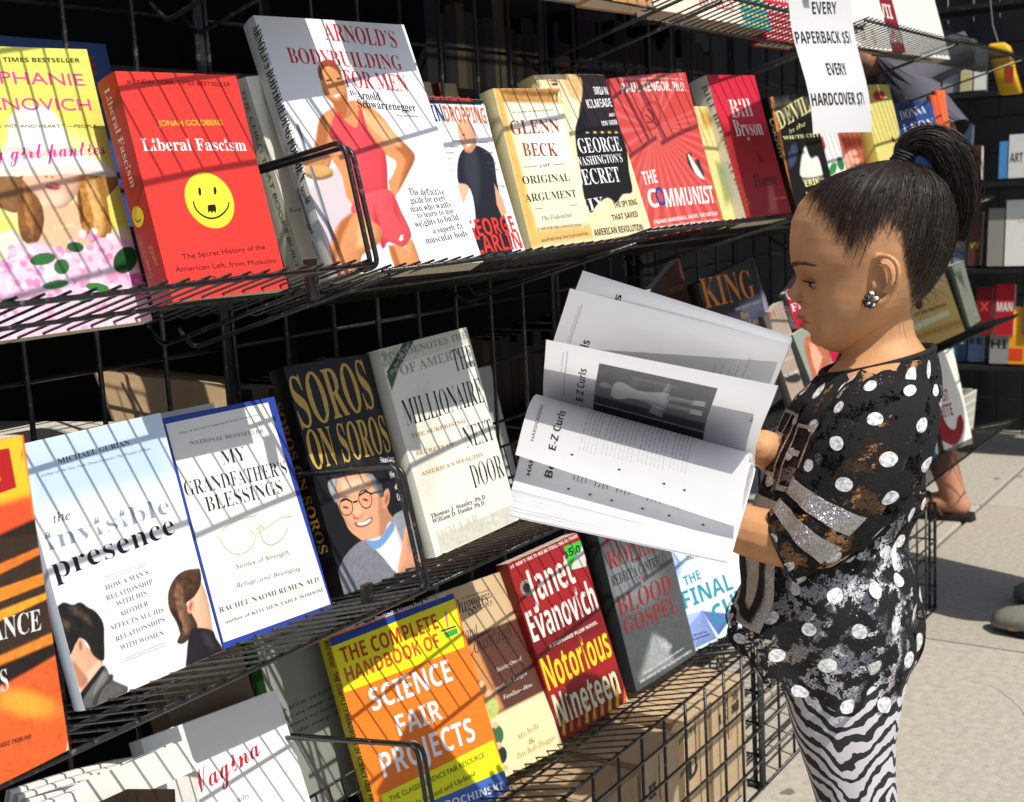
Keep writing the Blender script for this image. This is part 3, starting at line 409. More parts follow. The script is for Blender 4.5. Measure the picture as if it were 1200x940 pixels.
'BX':'7A 3O7*/Y7*/Y6j/v6e036U0H6=0a5t2]2s0s0O0;/q/U/_/U/D2?/D2?/_1a/i1M0/1R0I1b0e2u2L4$0c460A4<0)4+/h3N/_3G/_3G/D77/D77/_6x/c6g/n6U0(6C0A4.3o5G5a5k63646R6X6d7)6j7.6j7.7*4@7*4@6j4u6`5-6D5&6*4l5a3o4;2i5w2[652W6F2g6a396j3O6j',
'BY':'6V 2q7*/07*/06i/Y6[/q6E015u2+2F2+0e2&071r/t1W/e1+/_1+/D4u/D4u/_4H/e4-/t3y073t0e3t2l5o5~6*6?6=6T6R6c6k6i6k7*4C7*4C6i4H6i5(6^5;6;555y5#5U3V34205~2&682#6H2(6U246a2G6g2`6i2q6i',
'BZ':'6o 0A7*0.4d0G4d0_5F0y5t1@691h6N2?6X2~6]4&6]/c/T/c/D6:/D6S206:205q1-5<0G4M/~3H/p1y/p696q697*',
'Ba':'54 304]2-4g1P4c0z4V0S4C054+/~3f/v3D/z3(0/2l0C2^0`2X0|2]182j1F3#1K3<1H3O1=3c133t1/4#1?4<1q4D2;4?2R412a3p2e3K2e2W1E200K1`/s1./c0J/k/x0(/U0L/?0|/71v/G2g/y3$/F3`/54B/C4w/n4j0*4]/|4Q/x4H/z4C0&4A044@0I4@2v453f3m4? 1c1c2e282e0J2R072?0)2-/z1v/w1P011D0j',
'Bb':'5M 1c7*/P7*/P6k/l6f/~6Z0*6E0,5w0,/30;/310/o1q/C2Z/53?/=3w/W4K0&4n0]5*1C51235+2s4s3Q4W4&434I3`4`3-4g2A4W1c4+ 284)2N4-2y3|3<3Z3L2|3Q2*3L0z3=052z/g2L/Y1t/n1c0R1c3L1l3d1~3w',
'Bc':'4A 3(4`2@4h1Z4`0~4F0L3x0(3E/j2a/b1t/i130#0Q0D/z0n/T1F/=2#/537/O440F3y0W3H012m0$24031a0_1D1K1;2S1P3v284F2X4=2c3y2a3Y2p3$3D2m3^2q3r3$4$384)3Q3x4$3Y4H',
'Bd':'5[ 4h7*2B7*2B6k2d6g2y6^3,6K3061304-2U4X1n4g1;4_0f4G0?3z/|3F/h2`/b1p/h10/y0O0;/y0a/T13/=1e/52T/G300%30/54B/L5B/T5B/n5%/u4q0)4j0=4h0] 1p3~2?4.2Y4*2p3w3(3d303L300^3#0@2j0*2R/t2;/o1o/z1U0C1H1%1C1y1H2u1V3X',
'Be':'4L 2t4X2%4g1G4_0o4G0D3|0#3J/i2i/b2%/i17/~0R0B/y0k/T1B/=1z/537/T440X3w0m3E0;2f0+1c0Y1B234123412>4#3A3W4- 1R3~2,4F2I4?2]4)2f3[2i3#2i2Z1A2Z1A2l',
'Bf':'2| 2x712?781K7-0k6f0F600:5B0:4Z/]4Z/]4(0:4(0:0Y090406/y00/n0&/f/q/`/Z/]/Z/D2f/D2f/]2>/`2&/k1u0(1q0M1q4(2l4(2l4Z1q4Z1q5z1s6C1z6]2/6l2H6q2]6m2c6a2R672O5|2S5e2`5T2s5I325E3H5I3[5V3i5l3m6/3d6T3I6u',
'Bg':'4t 2a4b2%4g1G4b0p4R0F4:0&3t/m3L/f2y0+1u1,180O0w0+0Z/o0</h/r/y/C0R.w/n.X/Y.-/g-`03-?0q-*1n,~3*--3|-L4R.$4c.f4^/64O/W45/p3g0(30022A051g05190=1*0V1.0j1<0z1O1+1h1/2<1-2n123@1@3e1W4&1v482B4>2l453F3t3t4e3t4e4Q3?4Q 1a4>2%4F2D4>2X4&2c3W2f2w2c2=2X1n2D1U2%1M1a1U1M1n1B2=1>2w1B3W1M4& 1#.j2n.j3<.g3W._3h.P3m.:3F-Z2+-G1I-L0z-Z0b-p0Y.00c.O',
'Bh':'5l 1q7*/a7*/a6l/z6g006[086I0:6.0:0?070#0//k/y/a/`/]/`/D2H/D2H/]20/a1|/l1s0#1q0?1q3B2>3l2k3y3+3t393e3@3K3B3&3B0?38/l2q/]2j/]2j/D5Q/D5Q/]59/a5*/l4~0#4y0?4y2x4X4>3N4g2X4S1q3r',
'Bi':'2d 1G711*760f710M6y0<6a076B0<6$0M5f0f5T1*5O1G5T1`5f1q6$1v6B1q6a1a6y 1r4Z/d4Z/c4A/~4=0244083|0:3[0:0?07/~00/k/y/b/`/]/`/D2H/D2H/]20/b1|/l1t0$1r0?',
'Bk':'5J 1q7*/d7*/c6k0#6f026]086I0:6,0:0?070#00/l/y/b/_/]/_/D2H/D2H/]20/b1|/l1s0$1q0?1q1]2.1p3=053E0&3H/t3@/c3&/]2w/]2w/D5e/D5e/]5L/d57/x3/2t4$3h4W43564A564Z2o4Z2o4A2t4A3B4;3O4*3I3n363U1q27',
'Bl':'2f 1r7*/c7*/c6k0#6g026[086H0:6,0:0?07/~00/k/y/b/`/]/`/D2H/D2H/]20/b1|/l1t0$1r0?',
'Bm':'8f 4?4Q3E4g2T4R1o3o1o4Z/a4Z/a4B/z4>0043083y0:3^0:0?070#0//k/y/a/`/]/`/D2D/D2D/]2-/b1x/m1q0$1o0?1o3B2:3l2f3y3%3t343e3;3J3=3&3=0?3;0$33/l3$/a2f/]2f/D5F/D5F/]5//a4z/l4r0$4p0?4p3E5<3l5g3y6&3t653e6<3K6>3&6>0?6<0$64/l6%/a5g/]5g/D8J/D8J/]82/a8#/l7u0#7s0?7s2x7R4>6J4g5R4Q4j3j',
'Bn':'5l 4X4>3N4g2W4S1q3s1q4Z/a4Z/a4B/z4>0043083y0:3^0:0?070#0//k/y/a/`/]/`/D2H/D2H/]20/a1|/l1s0#1q0?1q3B2>3l2k3y3+3t393e3@3K3B3&3B0?38/l2q/]2j/]2j/D5Q/D5Q/]59/a5*/l4~0#4y0?4y2x',
'Bo':'5) 2t4_264g1Q4_0t4G0F3z0#3H/h2e/a1z/h170#0U0F/~0t/U1Q/=27/52u/=3R/T4%/z4H0R4^154e1z4^2g4H3I4%3|3Q4G 1k4?274I2Z4?2r3x3&373+1z3*1>3(0f2~0@2t0%2[/`27/U1l/`1S0%1K0@1F0g1C1>1B1|1F361S3x',
'Bp':'5^ 3n4`3;4h2H4R1j3l1j4Z/b4Z/b4C/~4=0142083u0:3N0:.=09-t07-_01-P0(-E/s-?/_-</_-$2c-$2c-=2H-?25-E2&-O1w-b1s-~1q.F1q/u2L/E36/53j/=4>/V4c0#5%0X571=5=2*572k5&3L4e3~4@4H 2:3s2e4*333x3K3U3X2s3]1|3W1(3H0D3./|2`/o250$1q0R1q3B',
'Br':'48 3e4b3?4g2v4a2S4M214-1n3[1n4Z/d4Z/c4A/~4=0145083|0:3[0:0?07/~00/k/y/b/`/]/`/D2c/D2c/]2>/a2)/k1w/~1s0?1s2Z1x3+2-3L2A3a2U3h2e3d2q3X2~3I3/3<3>323U3/3o344*3A473V4;3q46484%4Q',
'Bs':'49 1x4g1g4h1%4^0M4=0-3g/~3,0*2]0=280_1r131U2#102M0j2Z0C2U0(2F/m2./_1f/Z1;/d0n0%0N0Q0;11/z11/z/708/70E/K0Y/Q0e/P1I/;1v/52^/?38/`3X093d0z3^1Q3L1w3-2;2Y2V1o2x1S3.1@3>143P103g144#1A461V4A1s4E2?4>2b4)3#3_383.3O3.3O4h3;4h304W2z4R2J4^234d',
'Bt':'38 1l6S1T6S1;6-0p5Z0A5(/c4J/c4+044+040V0;/z0N/T0r/=1L/62K/R3/0N2p0[2V05260(2$0,1t081n0K1l0g1l4+2r4+2r4Z1l4Z',
'Bu':'5c 1h4Z/U4Z/U4B/p4=0&410.3t003U001#07070M/_0u/?1W/52*/:2Q/I2u/b380(38/54J/O5L/W5L/q51/v4z0%4r084o0T4o4Z2V4Z2V4B2u4>3-42353v383U380N2n0,2C/z2-0$1v011k0C1h0Z',
'Bv':'4T 204Z/@4Z/@4A/V4</f4//r3r0$3U1i/52*/53h3N3v3n4*4+4:4:4R4C4R4Z2l4Z2l4B3=4:3K3z3I3o3C3]2O1J1V3t1T4&1_4;2#4B204B',
'Bw':'6d 1c4Z/44Z/44A/B4</M44/V4&/^3o1J/51e/5302b4:/54Q/56A3e6K3|6U446b4?6t4C6t4Z5F4Z5F4C5[4?5k4:5r425u4%5s3r5n3b5(1g4G3k4D4&4N4:4n4A4n4Z264Z264C2J4@2V4:2`4-2h3q2w3B241Q1F3]1>4&1@431F4;1Q4?1c4A',
'By':'4K 2-4Z/=4Z/=4A/P4?/[48/j4%/r3o/|3Y1f/=1^.v1U.Z1J.B1>..1&-k0m-b0`-f0Z-s0W.A0K.S09.^/z.b/`.]/K.M/>.7/:-x/@-U/S-:/p-)0:,~0^-&0|-11<-F1U-f1m.;2-.y3g3M3u3o4)4.474<4J4A4J4Z2k4Z2k4A3)4@3:4;3C423F4#3;3K2P1E1Z3c1S4$1V431_4;1n4?2-4A',
'Bz':'4@ /t4Z/l3%0-3%0?3X0X3z0~421S482648/W/Y/W/D3t/D4&143h143O0S300-2]/q1x/j1O/j4$4=4$4Z',
'B’':'1p 1/6u0V770+7(/s6R0)6*0O5p0K580&4]0&4I1#5*1A62',
'B…':':e 1e0I1:0[0i0I0V/x0i/M1:/;1e/M1w/x 5R0I5(0[4V0I4D/x4V/M5(/;5R/M5e/x 9@0I8o0[8D0I82/x8D/M8o/;9@/M9R/x',
'i!':'2K 1E6k0t770I6k0;5S0<4p0A4@0Z2D0e1m0t1^1*1m142D1M4@1R4p1S5S 1F0I0u0[0J0I08/x0J/M0u/;1F/M1X/x',
'i&':'6M 3z6N2[6z146N0]540t471Q3F052D/a1-0;/k1]/;2h/Q4,0I4|/D6H/D4o145Y266-374~374[2V421z3*3742494O5= 1z5l2V6%365k3L583;4^2K3z1z4V1e5= 111t212^3H152X0S1g0=1-0R0k1-',
'i,':'1p 110M0U0h0+0W/s0.0(/_0K/N0I.k0&.90&.%1&.b1D/_',
'i0':'5( 26770F6//c390G0C26/;4%0C4c394%6/ 155F2662385F3X39381-260@151-0m39',
'i2':'5( 3K6T1f770n7&/u6N/u5+0l5t1_6/2Z5d2~4`2p3n2K3$1315/g/K/g/D4_/D4_0I1b0I3T2u4-4k',
'i:':'1p 1+4D0Y4V0/4D/v3s0/3H0Y361+3H1=3s 1+0I0Y0[0/0I/v/x0//M0Y/;1+/M1=/x',
'iA':'76 5Z7G5F7G2~4U142K/|1%/D0?.c/h-|/W-w/D0]/D0b/W0A/Y0,/_/x/i/t/z0(0?0M0s1@1t1L2#1Z2&492&450a4/003|/l3b/]39/W31/W3-/D6=/D6@/W5q/]5U/i5E/~5A0B 1j2L4G5V4;2L',
'iB':'6j 3b780k780f7#1/6y1G6q1T6c1X6M1V661O5r0+0X/u0./b/m/E/^.u/X.p/X.k/D2;/D39/K4,/`4i0&5>0R5Z1.5e1m5F2x4F3Z5n4D6?5S5_6l 3C6n3`6o4g6S5.5Y4y4m4O483c3q2[3f2F3g293i223n2/3v2D4o2T5T2a6&2h6?2o6Q2u6^3#6f316l 1~3<2/3C2B3D2^3E3K3=4$3&4B2W4L1w4>1$3m0?3%/q1y/d1W/f1A/k14/u100.170X1t3/',
'iC':'7A 5Q7A4k7G3Y782J6b1d631,5S0U4l014&/s37/k2F/t1N050b0a0(1B/W20/=3)/54#/>4o/Z5Y016A0u6.1-4l0&3D/a2K/p1f0F1=17102@17391L4.1n4v2@5[2s663S6^476w4u7%5[6u606X6L6)6V5B6U4~6k4~7;7@7&7@6q7-6^7&6P7)6A7-',
'iD':'7x 3l780k780e7#1/6y1F6q1T6b1X6L1V671O5r0*0X/s0-/`/k/C/^.s/X.n/X.h/D24/D3@/L4C/f5:036%0g6]1J7,277E3*7M3z7C4u7%5d6O6D5h6o4q7/ 3B6o3_6p4f6a5R645~5D61486,3E5t2U5X1k521.4Y0T3w0.31/n29/f1|/g1f/i1T/k1G/o16/|1005130M1<0r2[5u2f6<2o6R2y6b3.6k',
'iE':'7( 6l780k780f7#1/6y1G6q1T6b1X6L1V671O5r0*0Y/s0,/`/k/D/].p/X.k/D5?/D6/1R5t1R5S0y500Q4`034//x3O/l2f/h1y/h1V/j1A/o14/z10021;0i1z3E2|3E3D3D3^3@3o383z3+4%2p4(2S4&2@4$2,472,5$4r4k4r4W4D4:4%3g3n3$3h2)3h2a6*2i6D2q6W2z6d3.6k3A6n3[6o4X6o576m5`6f5|6X626D6:6&6=5R6N5R',
'iF':'68 6O780p780j7#146y1K6q1Y6b1^6L1[671T5r0/0Y0$09/r/|/d/j/S/`/=/Z.u/X.o/D26/D28/V1j/Z1O/b1@/p1;0.1A0S2)3B2y3B3O3?3k353x2y4#2W3y2$452$4x4q4d4q4R4M4?434(3y3e3n3@3g2k3e223e2q6K2x6Y3)6e3<6l3_6n4U6n556h5Z6U5o645v5W5u5D605D',
'iH':'83 3w780k780f7#1/6y1G6q1T6b1X6L1V671O5r0*0X/y08/n/z/_/j/M/`/7/Z.p/X.k/D1w/D1~/X1Y/]1A/e14/s1/0/190d1r3+1w362#3=2.3?2<3@533@5B3?5L3=5R385R2y4s0X4i084^/z4O/j4>/`4(/Z3`/X3Z/D6g/D6l/X6I/]61/e6#/s5x0/6)0d7M6#7^6O7q6k836x8X7#8a7#8g785Z785T7#5x6y666q6D6b6H6L6F666?5r5l4#5g3r5a3k5W3h5H3g2P3g2A3h273k213p2/3x2^5y2o6O3*6k3F6y3r7#',
'iI':'3Q 4%780p780j7#146y1K6q1Y6b1^6L1[671T5r0/0X0$08/r/z/d/j/S/`/=/Z.u/X.o/D2%/D2+/X1b/]1J/e1</s180/1:0E1A0d2g6#2w6O316k3K6x3r7#3z7#',
'iJ':'3c 4@781*780~6|1L6w1h6q1x6e2#6N1z681q5j0Q0_08/l0*/X/n/R/[/X/U/l/_0>/Z0P/P0a/?0k/,0n.p0j._0^.T0K.P05.W/k.n/N/8/;/f/50N/B1,/k1V0U1x1]3.6,3=6U3P6n3k6y4:7#',
'iK':'7( 3u780k780f7#1/6y1G6q1T6b1X6L1V671O5r0*0X/y08/n/z/_/j/M/`/7/Z.p/X.k/D2(/D2-/X1_/[1D/d15/r1001120B180[1t321y3<2)3?203=26373t0c4&0O410>460/48/~44/k4)/`3n/Y3I/W3C/D6d/D6i/W6E/]6%/m5c0.5E0S303n5)5C5y6)6_6W786u7c7$7h7$7o785,785&7#5-7#5U6w5c6c5T6D5)5s2<3^203X2+3Z2,3p2a6)2q6U3*6n3C6y3g7#3o7#',
'iL':'6y 4+780y780t7#1>6y1U6q1d6b1h6L1^5r090X0)0-/o/k/R/^/$/X.y/D5X/D6A1X6.1X5f0x5C0M4u0/4G/v3h/k2y/h21/h1g/j1P/p1D/~1@081N0v2o6$3%6P3:6l3V6y4#7$',
'iM':'9B 2y780n780h7#126y1I6q1W6b1[6L1Y661R5r0&0X/v08/j/z/[/j/I/`/2/Z.m/X.g/D1>/D1C/W0y/[0b/e0S/t0O030S0V0_1-2%6$2u/D3*/D7O6#6+0h5y0A5l0%5^/l5K/`55/Y4q/U4l/D7v/D7|/X7X/]7@/e73/s7.0/780d8]6#8m6O9&6k9B6x9h7#9p7#9v787h783i15',
'iN':'7n 2K780k780f7#0m7#106x1F6i1T6R1Y6<1U6$0*0X/s0,/^/k/@/].p/X.k/D1D/D1I/X1#/]0d/c0V/p0Q0,0]0j1z5`5+/45>/4716#7<6D7H6]7W6l7j6v8(6|8D7#8J785p785k7#686z6Q6s6_6g6d6P6X5l5B15',
'iO':'8- 5[7?4h7G4%7@3>7-2X6f1w6=1@5d0k5+0C4E0$3]/k2r/e2-/m1;0-0U0T/|11/T1s/=2g/53~/E5./u5]0@600k6W1B6z1w7=2U7R367a3o7e4N7]5>7E6$6w6Y6C7& 436z4j7)5O6v6$6R6B5q6K4z6G466:3J6%2a5d1z5A1>4t0d4H083t/p3B/Z2h/S2%/`1N0,1/0i1$1a1(2?122x1A3V1V461z5#2L5c2~6<3V6c',
'iR':'6~ 4/780k780f7#1/6y1G6q1T6c1X6M1V661O5r0+0X/u0./b/m/E/^.u/X.p/X.k/D2&/D2-/W1|/W1Z/Z1D/c16/q1200150I1>0q1x3<3-384`/D6J/D6P/X6L/X6,/`5m/s5V0;5?0l4;3B5y436R5R6E695v6j537. 3D6o3Z6p4n6R585Q5*4d4Y4.3n3d2j3X2&3]2c6-2k6F2t6X3$6e326l',
'iS':'5Y 3F7F3.7G2O7A1w701N6m106G0v5t0p5B0u4q1-4F1J3r1z3=2M2i2a2S2q2?3*2$381e3@1J3C103?0c320A2v0#2Z/h29/Y1n/T1,/b0R00010q0$1o/k1n/H/8/Z/8/k/P0*/X0B/S15/=1y/62]/=3:/Q3g/q400A4E0r4L1P4>2F3m322h4=2L4_265%2&5F1|5e2*6<2A6a2g6x3=7&3t6u4D6S4_5u4h5)4x5)5?7D5,7D4v724_7,3s7A3]7E',
'iT':'6M 0Z780.5B0D5@0U5l0k651,6N1O6`2#6j2^6m2y6m346i3;6[386I1d0r1V0H1H0*18/n1#/b0d/Z0:/X06/D3i/D3o/X3d/X3;/Z2y/b2i/o2d0,2h0K2r0w4H6R4M6_4S6g4[6l4g6m576m5t6g6?6U6R656X5^6W5=6k5=7278',
'iW':'9F 39780+780(7%0R6z0o6k1#6P1&6&0h/50|/54i4Z4T/54h/5975m9X6B9w6d:96w:Y7$:^788<78857$8l6u9$6_8u698W5_5f1G5v5h5y686%6V606j6?6v6T6~6r7$6x783w783s7$3z7$4E6y4^6k4k6P4n6)4k5D1y1@215u276M2D6k2]6z3,7%347%',
'iY':'6A 3)78/^78/X7#/z6z0<6r0R6c0f6K0x6)115U242h1V0N1M031C/x15/j0|/`0_/Y0:/V03/D3_/D3e/V37/X2r/_2b/k2[0(2c0N3B2n6#5o6M6B6p6b756u7Q6|7W784r784m7#5G6x5R6t5b6i5g6X5c6F5U6/5A5m4~5I323B246$2*6R2/6g2=6s2U6z2|7#',
'ia':'51 3&4V2M4d1`4S0s4#0538/a2A/C1F/:0L/@/v/Q/T/l/?06/80l/D1F/h1z0I2X1C2?0@26/g2@/D2`/83I/V4>0W400d3]013?/y320#3.0.320I3<0s4?4X3K4X3>4- 1z4=2O4I2v4:3*3d3&3;2u2i2f2:2P1g281<1w0o1[0M1@031%/|0g/v0F0,0;0Y0=1#0C1I0M1q0Z2A1#351L3q',
'ib':'5/ 2-7W2#7Y1k7V177G0y7C0]7?0<7<077*0G7*0^7)0m7$0t6u0w6g0t6F0p65/A07/=/|/F/c/a/M00/=0g/81N/?23/V2m/y3F0L3q1(481b4L2D4S3(4J3e4.4;3Z4Y2|4d1~4K1-3Y2.7O 1~4&2Q422w4+3;3o3M3K3S2w3K24321E2f0[260&1Y/^0z/R0G/^060$08070=0O0h241+3(1P3_',
'ic':'4H 374_2f4d1t4X1,460Y3n043E/n2q/V2A/H1h/C16/M0E/l/g0B/D1(/828/U3G0U370g2?0#1J/g0~/p0_000J0X0D140K1u0b2a1*3F1U3x2.4?2c4I3#4F3,4;2n3k2m3a2x3B3?383T3<3e3H3o3Z3r3r3k463W4N',
'id':'5D 537W5,7Y4r7V4S7M4%7B3D7<3?7)3N7)3e7(3t6~3~6t4%6f3M4A334[2Z4d284a1n4V1J4D1(4+0T3Y0.3(/f2I/L1k/<13/70Y/>0%/S/X/t/@0G/81&/C1Z/e240D2i1;2S0G2L/m2Y/E3&/83I/?3m/U49/|4e0W4T0e3|0,3X/r3F/w3@0.3J0e527= 224?2d4K2y4G304;3:4(3=3g3:3?302m2y2>2e1i2M1<220l1o0H1R0-16/t0t/n0[/s0H0)0<0A080a0A1L0]2E1+3:1Y3t',
'ie':'48 3/4_2`4d1q4W1*420W3g013</j2e/R22/C1X/>1&/G0=/d/d07/D0q/:1S/A21/V2d/|3<0V3-0f260&1E/k0W0-0@1%0G1i1o2+2s2V3R343e3q3_483L4P 2(4A2H4H2d4>2m3y2`3?262e1L2=0K2&0a2a0|3;1?3f1a4-',
'if':'2e 3I7T3$7Y2=7K1^6z1/640i5/0]4Q/V4Q/N410V41/X.x/P.O/G.-/>-k/5-S.y-6._-,.V-/.S-7.Z-S.R-l.9-t-v-i-m-G-q-2.%,y.:,m.T,i/=-)/v-v07.X0P/O0j0X1*1t1R412q412v4Q1X4Q1r5p2<6w2o7>2z7=3*783/723)6d326F3N6<3s6G4%6j3y7-3g7E',
'ig':'46 2D4c1w4g1>4a0d4M084//p3b/Z35/S2_/f1x0C1H/e0j/S0T/M0A/X0%/z/i.p/#.O.-.Z-W/$-1/[,q0J,i15,n1q-$2G->2l-a3).230.b3$/;2^/a2(0#1;0=0Y0U0F0n0N1*0g1@0~1>181=1o1C2G1U2q1r392?3N2l3U3D3S3[3N3q4;3q4;4D3R4D3=4H2p4U 1R4H1p4N214I2F4:2T3z2X3W2T3*2H2W25221v1n1Y1Z1:1T0a1i0O2K0S2y0b3K0v3p1645 /M/%0:/`0T/X0y/L1</B1X/51s/&2/.n2=.Z2B.C1u-J0]-//V-I/6.=',
'ih':'63 2`8#0W8#0N7R0V7R137F1D6~1B6j1;6F/j/D0o/D1L2<1g3-2>3z2y4Z3Y4n4#4_4/424.3y4+3d4%3I3b1v3X1K3S1&3O0a3N0F3T/v3h/U4+/A4Q/:55/H5t/t5b085@0&4z/z4`0-4V0Q4W0j4Y1*4^1E4d1c5$3(523l564+574>4u594#5U2t531t4%1i4%285u',
'ii':'2D 1_711J7517711&7$0t6m0p6Y0t6F1&65176*1J6%1_6*1p651|6E2%6Y1|6n1p7% 1T4a1L4d1?4b0~4Z0g4V/c4I/_48/~4606410A4%0E3n0>3K/U0m/I0;/E0(/D/p/P/F/v/80k/W1e0Z1U0j1#0/0W/u0G/~0B090D0I0J0b1S4E',
'ik':'5- 2?7V1P7K177G0N7=0H7*0p7)1&7$1/6t126d116U1-6E/0/D0)/D0a1T1G2+2+0J2A/t2S/R2h/?3(/93F/@3j/U46/y4[0R4L0c3z013U/z3F0$39023-0C2~0X202[3R3a4@434|4A5$4A5*4S2k4S2c4B3.4<3:4-3-3m2_3I0j2%2A7N',
'il':'2= 287W2/7Y1|7W1H7M0E7A0C7/0c7-0w7&1(6u1+6a1*6R1%6B/X1(/H0=/C0#/A/l/D/V/O/G/_/</t/90:/@0`/V10/~1Z0W1J0g0t010Q/x0D0$0?060B0I0I0j26792;7P',
'im':'8` 1S4a1K4d0y4Y0J4P/b4J/^48/~45084/0C4$0G3m0F3`062x/1/D0(/D0J0T0[1)0m1T1(1|1=2F1]2p2#3:2C3V2b3m2|3z364$3J3x3Q3d3M3@3B2k2A/D38/D3G/~3Y0W3n114,1a4M2B4q2u5;3E5^3e6$3x6@4$6V3w6^3`6[3I6S3)5q0a5h0;5e/s5q/G6>/970/X7z0^7l0n7>037,0$6t/y6g0%6b066f0M7M3/7X3^7[3p7]4%7M4S6y4c5^41442N4I3L4P4(4A4T3m4c2N4/0t2D',
'in':'5R 1G4b0l4T0P4P/b4F/_440)420;4-0E3~0H3l0E3R0;3-/2/D0+/D0P0h0w1h13231K2V1g2y2)3>2D3X2`3m2w3z334$3G3v3M3_3C3%3$1f2`0N2U/n2X/V2d/E2s/:3//73~/Y4m0h4]0t40033g/w3V0#3Q053_0p4@3/4F3E4K3[4M3p4N4*4@4S3m4b394T2T4/1i3G0w2D1Z4V',
'io':'5> 3U4X2i4d214]1S4G0x4%0H3U/y3#/Y2F/E1f/>1,/I0A/l/f0F/C11/81~/C2l/g3@003h0Y40104J1c4Z2=4`2p4T3Z4247 214=2c4I3J4.3`353[2Z3N2#391F2x0l2W0?23/u1e/^1</U0q/]0V/r0E0:0?0i0G1X0a2M1-3<1Y3t',
'ip':'5/ 3h4Z354d264J1;3X1S4I1V4Z1T4a1L4c1;4a0x4X0c4S0I4O0,4K/b4G/]450%42094.0B4#0E3k0=3B.r-t.e-O.S-9.:---k-(-f,o0Y,o0_-&08-)/z-//l-;/g-K/j-Y06/L0W/>1*/91e/A2D/X2y0#3O0S3w104<1l4P2P4V344N3m464? 244*2f463+403B3y3P3]3U373P2X3C1y3-1A2j0h2H0;1~/q1S/Z1*/R0W/^0I0&0O0K0u2-182z1_3]',
'ir':'31 1M4a1D4d174b/Z4F/W43/w40024+0<3z0?3g0;3I002t/1/D0)/D0z2%293t2>3c2H3U2V3M2g3J2~3O353]3A3q3E413B4F394V3+4a2r4d2&400r2G1M4V',
'is':'3V 1p4b1K4d0s4[0J4B003v0&3F0)3/012p0<2W0J2@1/1F1G0x1O0R1I0/18/l0w/Y0V/S0./]/i/y/S0L/J11/912.~/>/7/>/>/I/M/M/_/K/u/C0;/;0a/812/=1V/L1u/c240(2B0J2G0q2E112=1I211b1~1|1o261@2s1#3E0t3i0x4%1,481?4E1V4I2@4*2`2~2q2~3,4a2t4a2n4S2]4N2J4Q234Y',
'it':'2R 1v6#1_6#0g4s/f4F/b410N41/N0H/E/l/Q/E/v/80h/T1]0Q1M0c0x0,0W/s0J/x0E0/0G0C0N0a1G412D412L4Q1O4Q',
'iu':'5R 1O4b1E4d184b/[4J/X48/w4602420<4(0?3p0738/a1@/V0s/P0R/K08/J0#/N/a/Z/J/o/<00/80m/G1Q/u2;0g3+1y2e0f2Y072U/m2c/E3//84$/W4p0[4b0j430/3h/u3X/|3S023V0L3a0v4`4X3j4X3S3`362l2k2#2D1?1u0e1M0=1)0#0c/u0K0#0D0<0E0H0U13',
'iw':'6u 0u4.0d4e/A4K/?4:/D4:/b42/v3t0#3_0)3A0,2r0.2@04/80F/82n3-3:/83J/85/1B632r6Q3~6N4=6D4R654`5~4d5k4a5]4W5S4I5P475U3|5e3g5s3V5x3J5r3-5`2`5A214n1R4%0U3X4e3G4e1%0u1#2;',
'iy':'3w 0Y4M0I4d064b/Q4P/;4L.~4I.y48/>43/T4&/d3l/p3O0.2A0c/:/x.5/R-b/7-R/$-T.c-a.T-c.C-`.5-V.,-J.)-:.,-).6,t.F,l.[,i.v,o/;-(/[-D0%-i0I.;0m.k18/E1Z/y1~0S2A1,2]1Y2s2(3H303W3|3S4=3I4Q384_2~4c2j4`2[4W2Q4I2N492P4&2W3u2h3h2z3W3&3?3$322z2|2r2h2g2Q2V242=1c1u1,1K0A191K1*2F0u310k3e',
'i—':':e :n2Y/;2Y/;1r:n1r',
'i’':'1p 1/6u0V770+7(/s6R0)6*0O5p0K580&4]0&4I1#5*1A62',
'IB':'6^ 3.6~0Y6~0Y6d0z6_176W1C6I1G651?5Y0%0l/s0D/f0)/V/o/E/d/./^.k/[.k/D2;/D3L/K4C/c5#0,5K0W5a105h1e5F2h4:3I5o406D5A646+5[6X4Z6s 3?6R3]6Z4J6B4b5R4V4d464-3Y3b2h3U2J3W3/68 2B362S363_2r4&1s3u1$3R0A2w/s23/f1c/n1T0.1V0B1]0[',
'IH':'7y 426~0Y6~0Y6d0y6a166W1C6I1G651?5Y0%0l/s0D/f0)/V/o/E/d/./^.k/[.k/D2C/D2C/[1h/i1U021W0G1_0g2=3-5#3-4F0l4:0D4-0)3w/o3f/d3N/^32/[32/D6d/D6d/[6C/`6./i5z/w5v035x0G6%0g7@5Y7L6&7Y6A7h6R7y6^866b8R6d8R6~4y6~4y6d5@6a5V6W5d6I5h655f5v5`5Y503[2I3[2x5T3+5|376=3E6P3W6[3n6b426d',
'IL':'6U 426~0X6~0X6d0z6`176W1C6G1G611E5u1?5Y0%0l/s0D/f0)/V/o/E/d/./^.k/[.k/D5>/D6$1[5^1[5,0j4H073V/r2T/h2?/i1i/n1X/v1S0+1V0@1`0h2w5T3)5y366<3D6O3V6[3n6b426d',
'Ia':'5( 2d4H224Y1P4M0j4&0@3Z/u3+/U2O/<1p/-17/(0Y//0&/F/Y/i/?0;/70j/?1:/V1a0$2-0]1~/x23/G2b/73V/W4J0a440o3f0:3G0(3<0.380?3K154F4O334O2~3p 2$4(2<4.2Y3|2d3U2b352[2j2P2@2C1p221F1x0z1c0Y1L0?150/0w0)0W080M0e0O1#0T1@0]1_0h2)0z2W173*1N3O1g3n',
